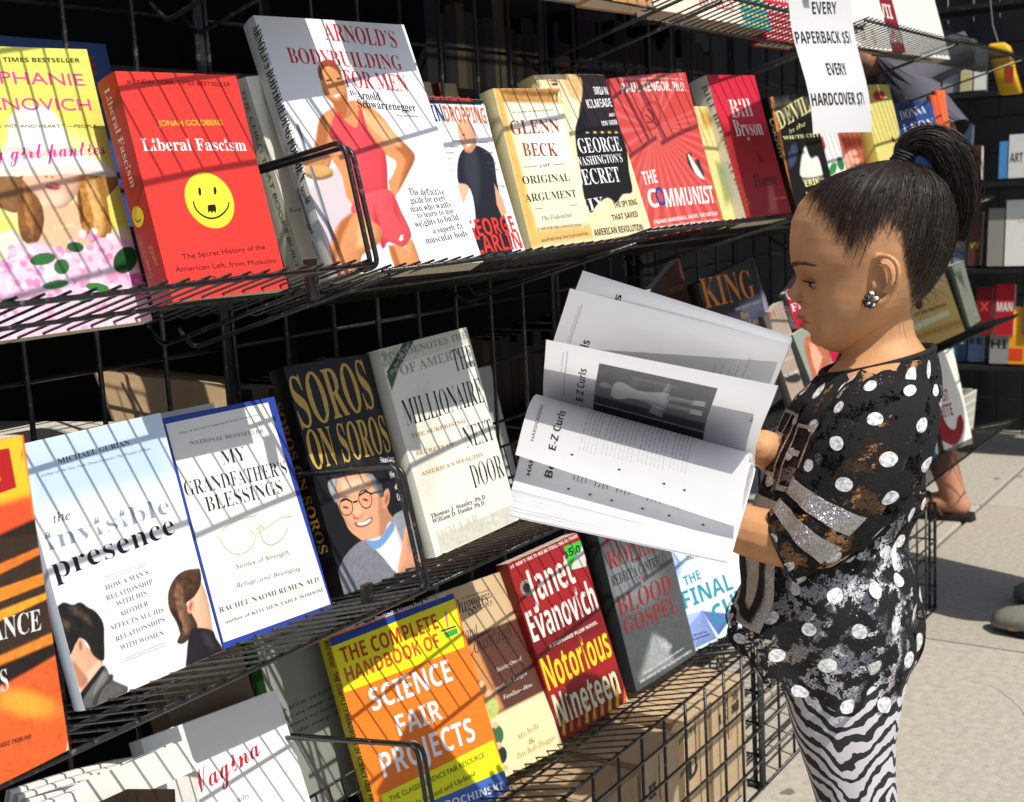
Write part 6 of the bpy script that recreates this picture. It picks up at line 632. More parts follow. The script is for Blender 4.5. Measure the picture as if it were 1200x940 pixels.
{"name":"paperback_book","label":"pale blue and white paperback with a dark haired man and woman facing apart","w":0.1542,"h":0.2346,"t":0.016,"hard":0,"bow":[0,0],"base":"#e9ebef","spine":"#cdd6e2","M":[[0.99934,-0.00615,-0.03582,0.64201],[-0.03348,0.22745,-0.97321,0.89768],[0.01413,0.97377,0.22709,0.54786],[0.0,0.0,0.0,1.0]],"paint":[["F","#eceef1",null,0,0],["P","#bcd2ea",[[-0.0009,0.2366],[0.1555,0.2359],[0.1532,0.1712],[0.0019,0.1757]],0.0167,0],["P","#c4d8ec",[[-0.0009,0.2366],[0.1555,0.2359],[0.1536,0.2171],[-0.0006,0.2177]],0.0091,0],["P","#dba888",[[-0.0055,0.0707],[0.0016,0.0608],[0.0108,0.0577],[0.0197,0.047],[0.0278,0.0333],[0.0201,0.0252],[0.0024,0.0148],[-0.0002,0.0204],[-0.002,0.0256],[-0.0039,0.0308],[-0.0029,0.0456],[-0.0046,0.0568]],0.0006,0.08],["P","#b98062",[[-0.0024,0.047],[-0.0023,0.0303],[-0.0007,0.0244],[0.0021,0.0195],[0.0115,0.0253],[0.0077,0.0297],[0.0036,0.0388]],0.0019,0.05],["P","#e8bfa0",[[0.0092,0.0292],[0.025,0.0359],[0.0261,0.0308],[0.0103,0.0211]],0.0015,0],["P","#1c1815",[[-0.0033,0.0897],[0.001,0.0928],[0.0071,0.0939],[0.0142,0.0894],[0.0219,0.0893],[0.0277,0.0829],[0.0338,0.0771],[0.0381,0.0648],[0.0344,0.0497],[0.03,0.0349],[0.025,0.0359],[0.0202,0.0429],[0.0186,0.052],[0.0145,0.0587],[0.0081,0.0571],[0.0032,0.0519],[-0.002,0.0484],[-0.0011,0.0572],[-0.0029,0.0653],[-0.0037,0.0769]],0.0005,0.7],["P","#4a3c30",[[0.0098,0.0885],[0.0191,0.0856],[0.0264,0.0756],[0.0271,0.0661],[0.0209,0.0743],[0.0128,0.0815]],0.0019,0.9],["P","#4a3c30",[[0.0012,0.0822],[0.0076,0.0755],[0.0037,0.0677],[0.0003,0.0734]],0.0015,0.9],["E","#e0a588",[0.0117,0.052,0.004,-0.0008,-0.0011,-0.008],0.0006,0.08],["E","#a86a52",[0.0114,0.0537,0.0016,-0.0003,-0.0006,-0.0043],0.0008,0],["P","#5c5b58",[[-0.0058,0.0073],[0.0071,0.0162],[0.0253,0.028],[0.0297,0.028],[0.0323,0.0162],[0.0399,0.0088],[0.0451,0.0021],[0.0283,-0.0088],[-0.0033,-0.0043],[-0.0074,0.0018]],0.0006,0.25],["P","#1c1c20",[[-0.0065,0.0106],[0.0166,0.025],[0.0259,0.0301],[0.0277,0.0272],[0.0063,0.0134],[-0.0051,0.004]],0.0006,0],["P","#3a3a3a",[[0.0084,0.0034],[0.0192,0.0163],[0.0328,0.0207],[0.0329,0.0152],[0.0211,0.011],[0.0107,-0.0005]],0.0008,0.1],["P","#7a7976",[[0.0253,0.0249],[0.0308,0.023],[0.0283,0.0176],[0.0116,0.0084],[0.0109,0.0117]],0.0012,0.1],["P","#e0b294",[[0.1435,0.0649],[0.1508,0.0677],[0.1525,0.047],[0.1488,0.023],[0.1489,0.017],[0.1334,0.028],[0.128,0.0431],[0.1338,0.0545]],0.0007,0.06],["P","#4a3426",[[0.1474,0.083],[0.1354,0.0848],[0.1231,0.0817],[0.1116,0.0712],[0.1077,0.056],[0.1119,0.0408],[0.1129,0.0314],[0.1066,0.0245],[0.1125,0.0209],[0.1228,0.024],[0.1332,0.0306],[0.1306,0.0447],[0.1277,0.0548],[0.1381,0.0582],[0.1496,0.0673],[0.1529,0.0806]],0.0005,0.7],["P","#7c5a42",[[0.119,0.0723],[0.1279,0.0745],[0.1268,0.0583],[0.1245,0.0326],[0.117,0.0284],[0.1164,0.0517]],0.0022,0.8],["P","#2e1f18",[[0.1082,0.0575],[0.1117,0.0433],[0.1124,0.03],[0.1173,0.0357],[0.1146,0.0523]],0.001,0.3],["E","#dc9a84",[0.1316,0.051,0.0033,-0.0017,-0.0037,-0.0057],0.0007,0.08],["E","#b06a58",[0.1316,0.051,0.0014,-0.0007,-0.0022,-0.0034],0.0008,0],["P","#221c22",[[0.1233,0.0288],[0.1339,0.0295],[0.1485,0.0222],[0.1501,0.0141],[0.1552,-0.0028],[0.1421,-0.0034],[0.1106,-0.0039],[0.1126,0.0085]],0.0007,0.3],["P","#3a323a",[[0.1362,0.0237],[0.1453,0.0191],[0.1451,0.0057],[0.1366,0.0119]],0.0036,0.2]],"text":[["T","MICHAEL GURIAN",0.0353,0.2105,0.112,0.2122,0.0046,"#3a4658","b",0],["T","author of the New York Times bestseller The Wonder of Boys",0.0164,0.2033,0.1328,0.203,0.0023,"#58667c","i",0],["T","the",0.0169,0.162,0.0337,0.1615,0.0074,"#3a4658","i",0],["T","invisible",0.0048,0.1402,0.1371,0.1408,0.0161,"#8a96a8","b",-0.02],["T","presence",0.004,0.1147,0.1369,0.121,0.0192,"#141821","b",-0.012],["T","HOW A MAN’S",0.0489,0.0919,0.0959,0.093,0.0043,"#5a6270","b",0],["T","RELATIONSHIP",0.0471,0.083,0.0977,0.0835,0.0043,"#5a6270","b",0],["T","WITH HIS",0.0555,0.0749,0.0885,0.0758,0.0043,"#5a6270","b",0],["T","MOTHER",0.057,0.0649,0.0875,0.0664,0.0043,"#5a6270","b",0],["T","AFFECTS ALL HIS",0.0429,0.057,0.1016,0.0555,0.0043,"#5a6270","b",0],["T","RELATIONSHIPS",0.0458,0.0458,0.0999,0.0471,0.0043,"#5a6270","b",0],["T","WITH WOMEN",0.0477,0.0373,0.0953,0.0356,0.0043,"#5a6270","b",0],["L",[[0.0497,0.1034],[0.0953,0.1036]],"#7a828e",0.0004],["L",[[0.0499,0.101],[0.0955,0.1012]],"#7a828e",0.0003],["L",[[0.0496,0.0288],[0.094,0.0288]],"#7a828e",0.0004],["L",[[0.049,0.0267],[0.0942,0.0263]],"#7a828e",0.0003]],"stext":[]},
{"name":"paperback_book","label":"white paperback with a thin blue border and a pair of wire spectacles on its cover","w":0.1427,"h":0.2315,"t":0.014,"hard":0,"bow":[0,0],"base":"#2b419b","spine":"#22357c","M":[[0.99593,0.03193,-0.08428,0.80614],[-0.08996,0.2949,-0.95128,0.90082],[-0.00552,0.95499,0.29657,0.54702],[0.0,0.0,0.0,1.0]],"paint":[],"text":[["P",[[0.0047,0.2254],[0.1327,0.2267],[0.141,0.0053],[0.0017,0.0064]],"#ecebe4"],["T","One of the most important books of our time",0.0174,0.2127,0.1169,0.2153,0.0021,"#8a8a86","b",0],["T","NATIONAL BESTSELLER",0.0254,0.1999,0.1173,0.1967,0.0039,"#7a7a78","b",0],["T","MY",0.056,0.1736,0.0863,0.1731,0.0139,"#2a2c34","b",-0.014],["T","GRANDFATHER’S",0.005,0.152,0.133,0.1484,0.0147,"#2a2c34","b",-0.014],["T","BLESSINGS",0.0237,0.1322,0.1206,0.1305,0.0147,"#2a2c34","b",-0.014],["L",[[0.029,0.1048],[0.0309,0.0947],[0.0397,0.0837],[0.0542,0.0827],[0.0654,0.087],[0.0719,0.0961],[0.066,0.1046]],"#b89a5a",0.0009],["L",[[0.0782,0.1017],[0.0773,0.0894],[0.0849,0.0822],[0.1014,0.0836],[0.1131,0.0936]],"#b89a5a",0.001],["L",[[0.0739,0.1019],[0.0804,0.1048],[0.0837,0.1014]],"#b89a5a",0.001],["L",[[0.0724,0.0977],[0.1098,0.1071],[0.1232,0.105]],"#c9b88a",0.001],["L",[[0.029,0.1048],[0.037,0.1133],[0.0574,0.1173],[0.0788,0.116]],"#c9b88a",0.0008],["T","Stories of Strength,",0.0373,0.0704,0.1076,0.0684,0.0043,"#6a6a68","i",0],["T","Refuge, and Belonging",0.0314,0.0528,0.1148,0.0492,0.0043,"#6a6a68","i",0],["T","RACHEL NAOMI REMEN, M.D.",0.006,0.0349,0.1361,0.0316,0.0051,"#5a5a58","b",-0.012],["T","author of KITCHEN TABLE WISDOM",0.0091,0.0229,0.1356,0.0207,0.0034,"#7a7a78","b",0]],"stext":[]},
{"name":"paperback_book","label":"black book with big gold block letters and a smiling grey haired man in glasses","w":0.1396,"h":0.2579,"t":0.026,"hard":0,"bow":[0.0,0.012],"base":"#16161a","spine":"#101013","M":[[0.99652,0.03391,-0.07611,0.98723],[-0.08253,0.27606,-0.95759,0.90607],[-0.01146,0.96054,0.27789,0.54561],[0.0,0.0,0.0,1.0]],"paint":[["F","#17171b",null,0,0.1],["P","#26242a",[[0.0238,0.1318],[0.0337,0.1416],[0.0518,0.1471],[0.0752,0.1411],[0.0781,0.1296],[0.0563,0.1255],[0.034,0.1239]],0.0011,0.5],["P","#dba27c",[[0.0266,0.1215],[0.0396,0.1248],[0.0598,0.1239],[0.0807,0.1211],[0.0887,0.1106],[0.0909,0.0971],[0.0974,0.0898],[0.0996,0.0722],[0.1054,0.0629],[0.1035,0.0471],[0.0784,0.0405],[0.0519,0.0475],[0.04,0.0562],[0.0306,0.0671],[0.0276,0.0805],[0.0243,0.0967]],0.0009,0.1],["P","#b98060",[[0.0901,0.0952],[0.0965,0.0839],[0.0996,0.0722],[0.1057,0.0598],[0.097,0.0475],[0.0747,0.0463],[0.0793,0.0653]],0.0037,0.05],["P","#efc4a2",[[0.037,0.1214],[0.0736,0.1184],[0.0747,0.1062],[0.0487,0.1053],[0.0342,0.1063]],0.0045,0],["E","#cf9572",[0.1015,0.0881,0.006,-0.0019,-0.0078,-0.0105],0.001,0.1],["E","#9c6248",[0.103,0.0878,0.0026,-0.0008,-0.004,-0.0052],0.0015,0],["P","#9a9b9c",[[0.0179,0.1223],[0.0255,0.1256],[0.0327,0.1242],[0.0283,0.1153],[0.028,0.1037],[0.0237,0.0988],[0.0188,0.1066]],0.0011,0.5],["P","#8a8a8c",[[0.0765,0.1219],[0.0903,0.1184],[0.0963,0.1062],[0.0901,0.0952],[0.0852,0.1022],[0.0837,0.1135]],0.0012,0.5],["P","#55555a",[[0.0936,0.1148],[0.1008,0.1054],[0.0997,0.0914],[0.0915,0.091],[0.091,0.1011]],0.0015,0.3],["E","#e8b08c",[0.0508,0.0852,0.0052,-0.0023,-0.0046,-0.0057],0.0017,0],["P","#a05a48",[[0.0415,0.0823],[0.0452,0.0775],[0.0545,0.0765],[0.0585,0.0796],[0.0499,0.0755],[0.042,0.0763]],0.0009,0],["E","#8a5a44",[0.0342,0.0917,0.0046,-0.0017,-0.0008,-0.0013],0.0009,0],["E","#8a5a44",[0.0669,0.0937,0.0047,-0.0022,-0.0011,-0.0012],0.0009,0],["E","#1e1814",[0.0342,0.0917,0.0017,-0.0006,-0.0005,-0.0008],0.0006,0],["E","#1e1814",[0.0669,0.0937,0.0018,-0.0008,-0.0008,-0.0008],0.0006,0],["P","#8a7868",[[0.0284,0.1046],[0.0376,0.1046],[0.0473,0.1017],[0.0366,0.1019]],0.0009,0],["P","#8a7868",[[0.0568,0.1047],[0.0702,0.106],[0.0817,0.1049],[0.0691,0.1033]],0.0009,0],["P","#c08468",[[0.0297,0.0829],[0.0329,0.0734],[0.0389,0.0643],[0.0337,0.0684],[0.029,0.0772]],0.0017,0],["P","#7a7d86",[[-0.0006,0.0257],[0.0148,0.0409],[0.0392,0.0505],[0.0552,0.0487],[0.0681,0.0299],[0.0819,0.0117],[0.0907,0.0026],[0.0483,0.0013],[-0.0013,0.002],[-0.0061,0.01]],0.0008,0.25],["P","#888c96",[[0.1005,0.0629],[0.1367,0.0662],[0.1527,0.021],[0.1535,-0.0],[0.1095,0.0001],[0.1044,0.0266]],0.001,0.25],["P","#e8edf4",[[0.0526,0.0493],[0.0789,0.0494],[0.0967,0.0617],[0.1063,0.0536],[0.1096,0.0306],[0.1096,0.0153],[0.0878,0.0033],[0.0717,0.0241],[0.0602,0.0397]],0.0009,0.03],["P","#6f9ac8",[[0.05,0.0499],[0.0719,0.0469],[0.0997,0.0611],[0.1025,0.0524],[0.078,0.0396],[0.0622,0.0372]],0.0009,0],["P","#d69a78",[[0.0878,0.0033],[0.1044,0.0266],[0.128,0.0554],[0.1364,0.0538],[0.1223,0.0278],[0.131,0.0157],[0.1375,0.006],[0.1073,0.0027]],0.001,0.05],["P","#8a4438",[[0.0407,0.0727],[0.0524,0.071],[0.0691,0.0734],[0.0687,0.0685],[0.0572,0.0651],[0.044,0.067]],0.0009,0],["P","#f6efe8",[[0.0443,0.0714],[0.055,0.0705],[0.067,0.0719],[0.066,0.0691],[0.0566,0.0672],[0.0472,0.0683]],0.0006,0]],"text":[["T","SOROS",0.003,0.1874,0.1283,0.1947,0.0572,"#c9a24c","B",0],["T","ON SOROS",0.003,0.1409,0.1366,0.14,0.0433,"#c9a24c","B",0],["T","Staying",0.1095,0.1294,0.1366,0.1281,0.007,"#f0ece4","B",0],["T","Ahead",0.1193,0.1094,0.1366,0.1096,0.008,"#f0ece4","B",0],["T","of the",0.1234,0.0954,0.1366,0.0957,0.006,"#f0ece4","B",0],["T","Curve",0.1226,0.0821,0.1366,0.0818,0.008,"#f0ece4","B",0],["R",[0.0352,0.0924,0.0095,0.0011],"#4a3a28"],["R",[0.0672,0.0947,0.0104,0.0012],"#4a3a28"],["L",[[0.0462,0.095],[0.0546,0.0952]],"#2a1e16",0.0018],["L",[[0.028,0.0998],[0.0375,0.1007],[0.0453,0.0962]],"#2a1e16",0.0016],["L",[[0.058,0.1005],[0.0705,0.103],[0.0805,0.0981]],"#2a1e16",0.0017],["L",[[0.0809,0.099],[0.0995,0.0986]],"#4a3a28",0.0015]],"stext":[["T","SOROS ON SOROS",-0.0057,0.2215,0.0061,0.0495,0.0142,"#a98436","B",0]]},
{"name":"hardcover_book","label":"cream book with green banknote engraving and tall thin black lettering","w":0.1587,"h":0.2544,"t":0.022,"hard":1,"bow":[0,0],"base":"#e6e5da","spine":"#e0dfd4","M":[[0.99456,-0.03198,-0.0991,1.14527],[-0.0891,0.23119,-0.96882,0.90158],[0.0539,0.97238,0.22708,0.54681],[0.0,0.0,0.0,1.0]],"paint":[["F","#e9e8dd",null,0,0.03],["P","#cfd0c0",[[-0.0085,0.2557],[0.1702,0.2563],[0.1664,0.2345],[-0.014,0.23]],0.0018,0.12],["P","#b9bcaa",[[-0.0107,0.25],[0.0371,0.2524],[0.0362,0.2346],[-0.0133,0.2319]],0.0036,0.5],["P","#d8d8ca",[[0.0264,0.186],[0.0614,0.1998],[0.0625,0.1243],[0.0186,0.0506],[-0.0109,0.0696]],0.0169,0.08],["P","#cdcdbe",[[0.0109,0.0232],[0.1574,0.0221],[0.151,-0.001],[0.0086,0.0018]],0.0024,0.2],["P","#2c3a2e",[[0.0487,0.2598],[0.0662,0.2587],[0.0046,0.2117],[0.0036,0.2202],[0.0031,0.2266]],0.0009,0],["P","#3f5a3a",[[0.0017,0.2227],[0.0251,0.2284],[0.003,0.2037]],0.0012,0]],"text":[["T","FIVE DENOTES THE",0.003,0.2395,0.1556,0.2409,0.0083,"#8f9484","B",0],["T","OF AMERICA",0.0241,0.2181,0.1553,0.2197,0.0115,"#a2a697","B",0],["T","The New York Times",0.0095,0.2211,0.0512,0.2508,0.0046,"#d8dccb","i",0],["T","Best Seller",0.0182,0.2214,0.0516,0.2444,0.0046,"#d8dccb","i",0],["T","THE",0.1167,0.2037,0.1557,0.2038,0.0278,"#1b211a","b",-0.016],["T","MILLIONAIRE",0.0114,0.1579,0.1557,0.1567,0.0314,"#1b211a","b",-0.016],["T","THE SURPRISING",0.0129,0.1429,0.1105,0.1402,0.0047,"#b08a34","B",0],["T","NEXT",0.0992,0.1088,0.1549,0.1075,0.0268,"#1b211a","b",-0.016],["T","SECRETS OF",0.0135,0.1217,0.0803,0.1178,0.0046,"#b08a34","B",0],["T","AMERICA’S WEALTHY",0.0127,0.0966,0.1263,0.0932,0.0047,"#b08a34","B",0],["T","DOOR",0.0935,0.0587,0.1553,0.0589,0.0291,"#1b211a","b",-0.016],["T","Thomas J. Stanley, Ph.D.",0.009,0.045,0.1099,0.042,0.0052,"#141414","B",0],["T","William D. Danko, Ph.D.",0.0094,0.0385,0.1055,0.0355,0.0052,"#141414","B",0],["T","DOLLAR",0.0101,0.0172,0.0866,0.0178,0.0115,"#c9c9ba","B",0]],"stext":[]},
{"name":"hardcover_book","label":"black and purple hardcover with an orange title behind the open book","w":0.2614,"h":0.2559,"t":0.02,"hard":1,"bow":[0,0],"base":"#2b2a2c","spine":"#121212","M":[[0.9935,-0.11253,0.01727,1.94394],[0.04412,0.24075,-0.96958,0.86095],[0.10495,0.96404,0.24415,0.5577],[0.0,0.0,0.0,1.0]],"paint":[["F","#2f2e30",null,0,0.3],["P","#6a5a72",[[0.0652,0.1822],[0.2764,0.1799],[0.2649,0.0584],[0.0616,0.0787]],0.01,0.25],["P","#8e8aa0",[[0.1385,0.1846],[0.2698,0.1829],[0.2756,0.152],[0.1309,0.1549]],0.0133,0.2],["P","#3a4440",[[0.0034,0.2646],[0.1211,0.2536],[0.1047,0.2229],[-0.0012,0.2299]],0.0118,0.3]],"text":[["T","KING",0.003,0.2116,0.2183,0.1869,0.0501,"#c87a34","b",0],["T","THE BEAUTY AWAITS",0.1124,0.1825,0.2383,0.173,0.0055,"#dcd8d8","S",0],["T","Bay",0.1234,0.166,0.1621,0.1621,0.0105,"#e0d060","I",0],["T","Land",0.1488,0.1461,0.216,0.1421,0.0107,"#e0d060","I",0]],"stext":[]},
{"name":"paperback_book","label":"dark red paperback with a cyan edge behind the open book","w":0.3489,"h":0.244,"t":0.014,"hard":0,"bow":[0,0],"base":"#5a2f28","spine":"#5ab4cc","M":[[0.95299,-0.21046,0.21799,1.78115],[0.2567,0.17853,-0.94986,0.89673],[0.16099,0.96116,0.22416,0.54811],[0.0,0.0,0.0,1.0]],"paint":[["F","#5c352c",null,0,0.4],["P","#2a2a34",[[0.0007,0.2705],[0.1886,0.2376],[0.1818,0.218],[0.0117,0.2478]],0.0121,0.3]],"text":[["T","MYSTERY",0.2189,0.2082,0.3294,0.1906,0.009,"#a88a3a","S",0],["T","A NOVEL",0.2202,0.1939,0.3152,0.1765,0.006,"#a84a3a","S",0]],"stext":[]},
{"name":"paperback_book","label":"grey tan paperback below the girl’s nose behind the open book","w":0.1327,"h":0.1753,"t":0.016,"hard":0,"bow":[0,0],"base":"#a89888","spine":"#4a4642","M":[[0.98419,-0.14075,0.10755,2.14706],[0.14154,0.25984,-0.95522,0.84978],[0.1065,0.95534,0.27565,0.56069],[0.0,0.0,0.0,1.0]],"paint":[["F","#ab9b8b",null,0,0.06],["E","#3a3436",[0.0457,0.0442,0.0504,-0.0137,-0.0095,-0.0074],0.0052,0.2],["P","#c8b8a8",[[0.0236,0.0852],[0.1269,0.0705],[0.123,0.0681],[0.0251,0.0815]],0.002,0]],"text":[["T","ICE",0.0328,0.1653,0.0709,0.1615,0.0078,"#d0602c","S",0],["T","TO HOLMES",0.003,0.0562,0.0927,0.0433,0.0056,"#f2f1ee","S",0]],"stext":[]},
{"name":"paperback_book","label":"bright red paperback with white letters just in front of the girl’s nose","w":0.2475,"h":0.2073,"t":0.014,"hard":0,"bow":[0,0],"base":"#c0203a","spine":"#5a5a58","M":[[0.96488,-0.2287,0.12923,2.38984],[0.18748,0.25493,-0.94861,0.88976],[0.18401,0.93952,0.28885,0.54998],[0.0,0.0,0.0,1.0]],"paint":[["F","#c42440",null,0,0.05]],"text":[["T","Catch",0.003,0.1959,0.1963,0.1566,0.0189,"#f2f1ee","B",0],["T","Five",0.0067,0.1692,0.1582,0.1389,0.0154,"#f2f1ee","B",0]],"stext":[]},
{"name":"paperback_book","label":"grey green paperback with dancing figures on its cover, beside the girl’s chin","w":0.1384,"h":0.1267,"t":0.016,"hard":0,"bow":[0,0],"base":"#8f9a92","spine":"#3c4240","M":[[0.99645,-0.08361,0.01014,2.24022],[0.03768,0.33491,-0.9415,0.84069],[0.07532,0.93853,0.33687,0.56313],[0.0,0.0,0.0,1.0]],"paint":[["F","#8f9a90",null,0,0.15],["P","#b5694e",[[0.0409,0.1081],[0.104,0.1018],[0.1383,0.0574],[0.1117,0.0365],[0.0209,0.0197],[0.0162,0.0587]],0.0045,0.4],["P","#e0a68a",[[0.058,0.0975],[0.083,0.0886],[0.0976,0.0608],[0.0386,0.036],[0.0399,0.0634]],0.0037,0.3]],"text":[],"stext":[["T","SECOND",0.0179,0.1812,0.0205,0.1361,0.0083,"#9aa09a","S",0]]},
{"name":"hardcover_book","label":"tan map patterned hardcover with a dark red emblem, behind the girl’s neck","w":0.2607,"h":0.1682,"t":0.02,"hard":1,"bow":[0,0],"base":"#d9b25c","spine":"#7a4a3a","M":[[0.98435,-0.02201,-0.17486,2.91696],[-0.15874,0.32029,-0.93393,0.85558],[0.07656,0.94706,0.31178,0.55914],[0.0,0.0,0.0,1.0]],"paint":[["F","#dcb868",null,0,0.12],["P","#e9d9a0",[[0.0614,0.1728],[0.2283,0.1645],[0.2299,0.1292],[0.0615,0.1369]],0.0247,0],["E","#7c1c22",[0.0835,0.1011,0.0162,-0.0047,-0.012,-0.0103],0.0022,0],["P","#efe4b8",[[0.0176,0.0634],[0.2131,0.0642],[0.2127,0.0512],[0.0146,0.0473]],0.0036,0],["P","#b98a3c",[[0.0168,0.0385],[0.2714,0.0313],[0.2694,0.0162],[0.0164,0.0261]],0.009,0.4]],"text":[["T","LIFE AND INNOVATION",0.0456,0.0788,0.2106,0.0734,0.0081,"#5a3a20","S",0]],"stext":[]},
{"name":"paperback_book","label":"grey green paperback leaning behind the tan map patterned book","w":0.118,"h":0.1724,"t":0.015,"hard":0,"bow":[0,0],"base":"#6f7468","spine":"#4a4c44","M":[[0.99845,-0.05363,0.01509,3.47303],[0.0289,0.26708,-0.96324,0.87719],[0.04763,0.96218,0.26821,0.55335],[0.0,0.0,0.0,1.0]],"paint":[["F","#747a6c",null,0,0.35],["P","#3a3c34",[[-0.0004,0.1514],[0.0661,0.1471],[0.0612,0.0947]],0.0158,0.3]],"text":[],"stext":[]},
{"name":"paperback_book","label":"orange and yellow paperback with large white capitals behind the lowest wire loop","w":0.1943,"h":0.2617,"t":0.024,"hard":0,"bow":[0,0],"base":"#ee7a22","spine":"#e8d22c","M":[[0.96903,0.0691,-0.23709,1.05784],[-0.24639,0.33532,-0.90931,0.93216],[0.01667,0.93957,0.34196,0.20862],[0.0,0.0,0.0,1.0]],"paint":[],"text":[["P",[[0.0006,0.2582],[0.1932,0.2617],[0.1932,0.2545],[0.0008,0.2476]],"#1f3f8c"],["P",[[0.0008,0.2476],[0.1932,0.2545],[0.1885,0.1919],[0.0015,0.1906]],"#f2e21e"],["P",[[0.01,0.0625],[0.1909,0.068],[0.194,0.0266],[0.0111,0.0331]],"#f4ea22"],["P",[[0.0111,0.0331],[0.194,0.0266],[0.1943,0.0],[0.0087,0.0011]],"#4569b4"],["T","Over 100,000 Bochinski Science Fair Books Sold!",0.0259,0.2604,0.1825,0.2608,0.0048,"#c8d4ea","S",0],["T","THE COMPLETE",0.01,0.2237,0.158,0.2256,0.0189,"#b5391c","S",0],["T","HANDBOOK OF",0.0086,0.2009,0.1523,0.2026,0.0178,"#c8542a","S",0],["T","SCIENCE",0.0312,0.1577,0.1568,0.1576,0.0273,"#f2f1ee","S",0],["T","FAIR",0.0571,0.1182,0.1252,0.1179,0.0251,"#f2f1ee","S",0],["T","PROJECTS",0.0207,0.0794,0.165,0.0769,0.0291,"#f2f1ee","S",0],["T","THE CLASSIC SCIENCE FAIR RESOURCE",0.0196,0.0506,0.1703,0.0529,0.0063,"#141414","s",0],["T","Newly Revised and Updated",0.0351,0.0333,0.1481,0.0365,0.0063,"#141414","s",0],["T","JULIANNE BOCHINSKI",0.003,0.0242,0.1842,0.0056,0.0092,"#f2f1ee","S",0],["L",[[0.1746,0.2436],[0.1713,0.223]],"#e85aa8",0.0025],["P",[[0.1621,0.2177],[0.1839,0.2183],[0.1842,0.2113],[0.165,0.2101]],"#3fa24a"],["L",[[0.159,0.2208],[0.1834,0.2207]],"#2a2a2a",0.0017]],"stext":[["T","BOCHINSKI",0.0157,0.2562,0.014,0.2236,0.0091,"#141414","S",0],["T","THE COMPLETE HANDBOOK OF SCIENCE FAIR PROJECTS",0.0146,0.2172,0.0146,0.0375,0.01,"#141414","S",0]]},
{"name":"paperback_book","label":"tan and brown paperback with a crowd of small children down its left side","w":0.1502,"h":0.2548,"t":0.016,"hard":0,"bow":[0,0],"base":"#d8b27c","spine":"#b08850","M":[[0.98514,0.06568,-0.15867,1.23811],[-0.17167,0.35275,-0.91983,0.91702],[-0.00444,0.93341,0.35879,0.21268],[0.0,0.0,0.0,1.0]],"paint":[["F","#dcb884",null,0,0.05],["P","#c9ae86",[[0.0005,0.2571],[0.1531,0.2587],[0.1524,0.1871],[0.0014,0.185]],0.0063,0.05],["P","#5a3428",[[0.0406,0.1874],[0.1524,0.1871],[0.1564,0.0806],[0.0414,0.0775]],0.0019,0.05],["P","#ead9a8",[[0.0414,0.0775],[0.1595,0.0796],[0.1529,-0.0031],[-0.0018,0.0014]],0.0038,0],["P","#c88a50",[[0.0285,0.1769],[0.0543,0.1787],[0.0678,0.0827],[0.0414,0.0775]],0.0038,0.1],["E","#3a2a20",[0.0339,0.1229,0.0069,-0.0022,-0.0039,-0.0092],0.001,0.2],["E","#6a4a2c",[0.0437,0.1163,0.0056,-0.0018,-0.0026,-0.0061],0.001,0.2],["E","#e0b090",[0.0435,0.1233,0.0042,-0.0013,-0.0017,-0.0041],0.001,0.2],["E","#b8c070",[0.048,0.0892,0.0112,-0.0037,-0.0057,-0.0132],0.001,0.2],["E","#e0b090",[0.0513,0.108,0.0049,-0.0016,-0.0018,-0.0041],0.001,0.2],["E","#3f6a3a",[0.0424,0.054,0.0111,-0.0038,-0.0052,-0.012],0.001,0.2],["E","#e2b492",[0.0448,0.0671,0.0049,-0.0017,-0.0017,-0.004],0.001,0.2],["E","#28303c",[0.0407,0.028,0.0083,-0.003,-0.0043,-0.01],0.001,0.2],["E","#e2b492",[0.04,0.041,0.0048,-0.0017,-0.0017,-0.004],0.001,0.2],["E","#e8e4dc",[0.0275,0.0706,0.0041,-0.0014,-0.0025,-0.006],0.001,0.2],["E","#2c3a4a",[0.0261,0.0527,0.0054,-0.0019,-0.0034,-0.008],0.001,0.2],["E","#e8e4da",[0.0285,0.1026,0.0041,-0.0013,-0.003,-0.0071],0.001,0.2],["E","#e0b090",[0.0398,0.0111,0.0041,-0.0015,-0.0013,-0.003],0.001,0.2]],"text":[["T","20",0.0193,0.2216,0.0366,0.2226,0.0135,"#3a2a22","i",0],["T","Duggars:",0.0339,0.2198,0.1046,0.2195,0.0205,"#2f2420","i",0],["T","and",0.0424,0.188,0.0654,0.1861,0.0124,"#2f2420","i",0],["T","Counting!",0.0352,0.1632,0.1219,0.1663,0.0206,"#2f2420","i",0],["T","Raising One of",0.0753,0.1298,0.1271,0.132,0.0052,"#e8dcc4","i",0],["T","America’s Largest",0.0573,0.1072,0.1281,0.1112,0.0052,"#e8dcc4","i",0],["T","Families—How",0.0723,0.093,0.1305,0.0936,0.0052,"#f4ecd8","i",0],["T","They Do It",0.0906,0.0705,0.1314,0.0728,0.0052,"#f4ecd8","i",0],["T","Michelle",0.075,0.0358,0.1194,0.0395,0.007,"#9a7f3c","i",0],["T","&",0.0916,0.0242,0.1038,0.0246,0.0069,"#9a7f3c","i",0],["T","Jim Bob Duggar",0.0637,0.0141,0.1417,0.0152,0.0069,"#9a7f3c","i",0],["T","As Seen on Discovery",0.0534,0.2369,0.1083,0.2356,0.003,"#3a2a22","b",0],["T","Health Channel",0.0683,0.2269,0.1075,0.226,0.003,"#3a2a22","b",0],["T","and TLC!",0.0801,0.2165,0.1047,0.2159,0.003,"#3a2a22","b",0]],"stext":[]},
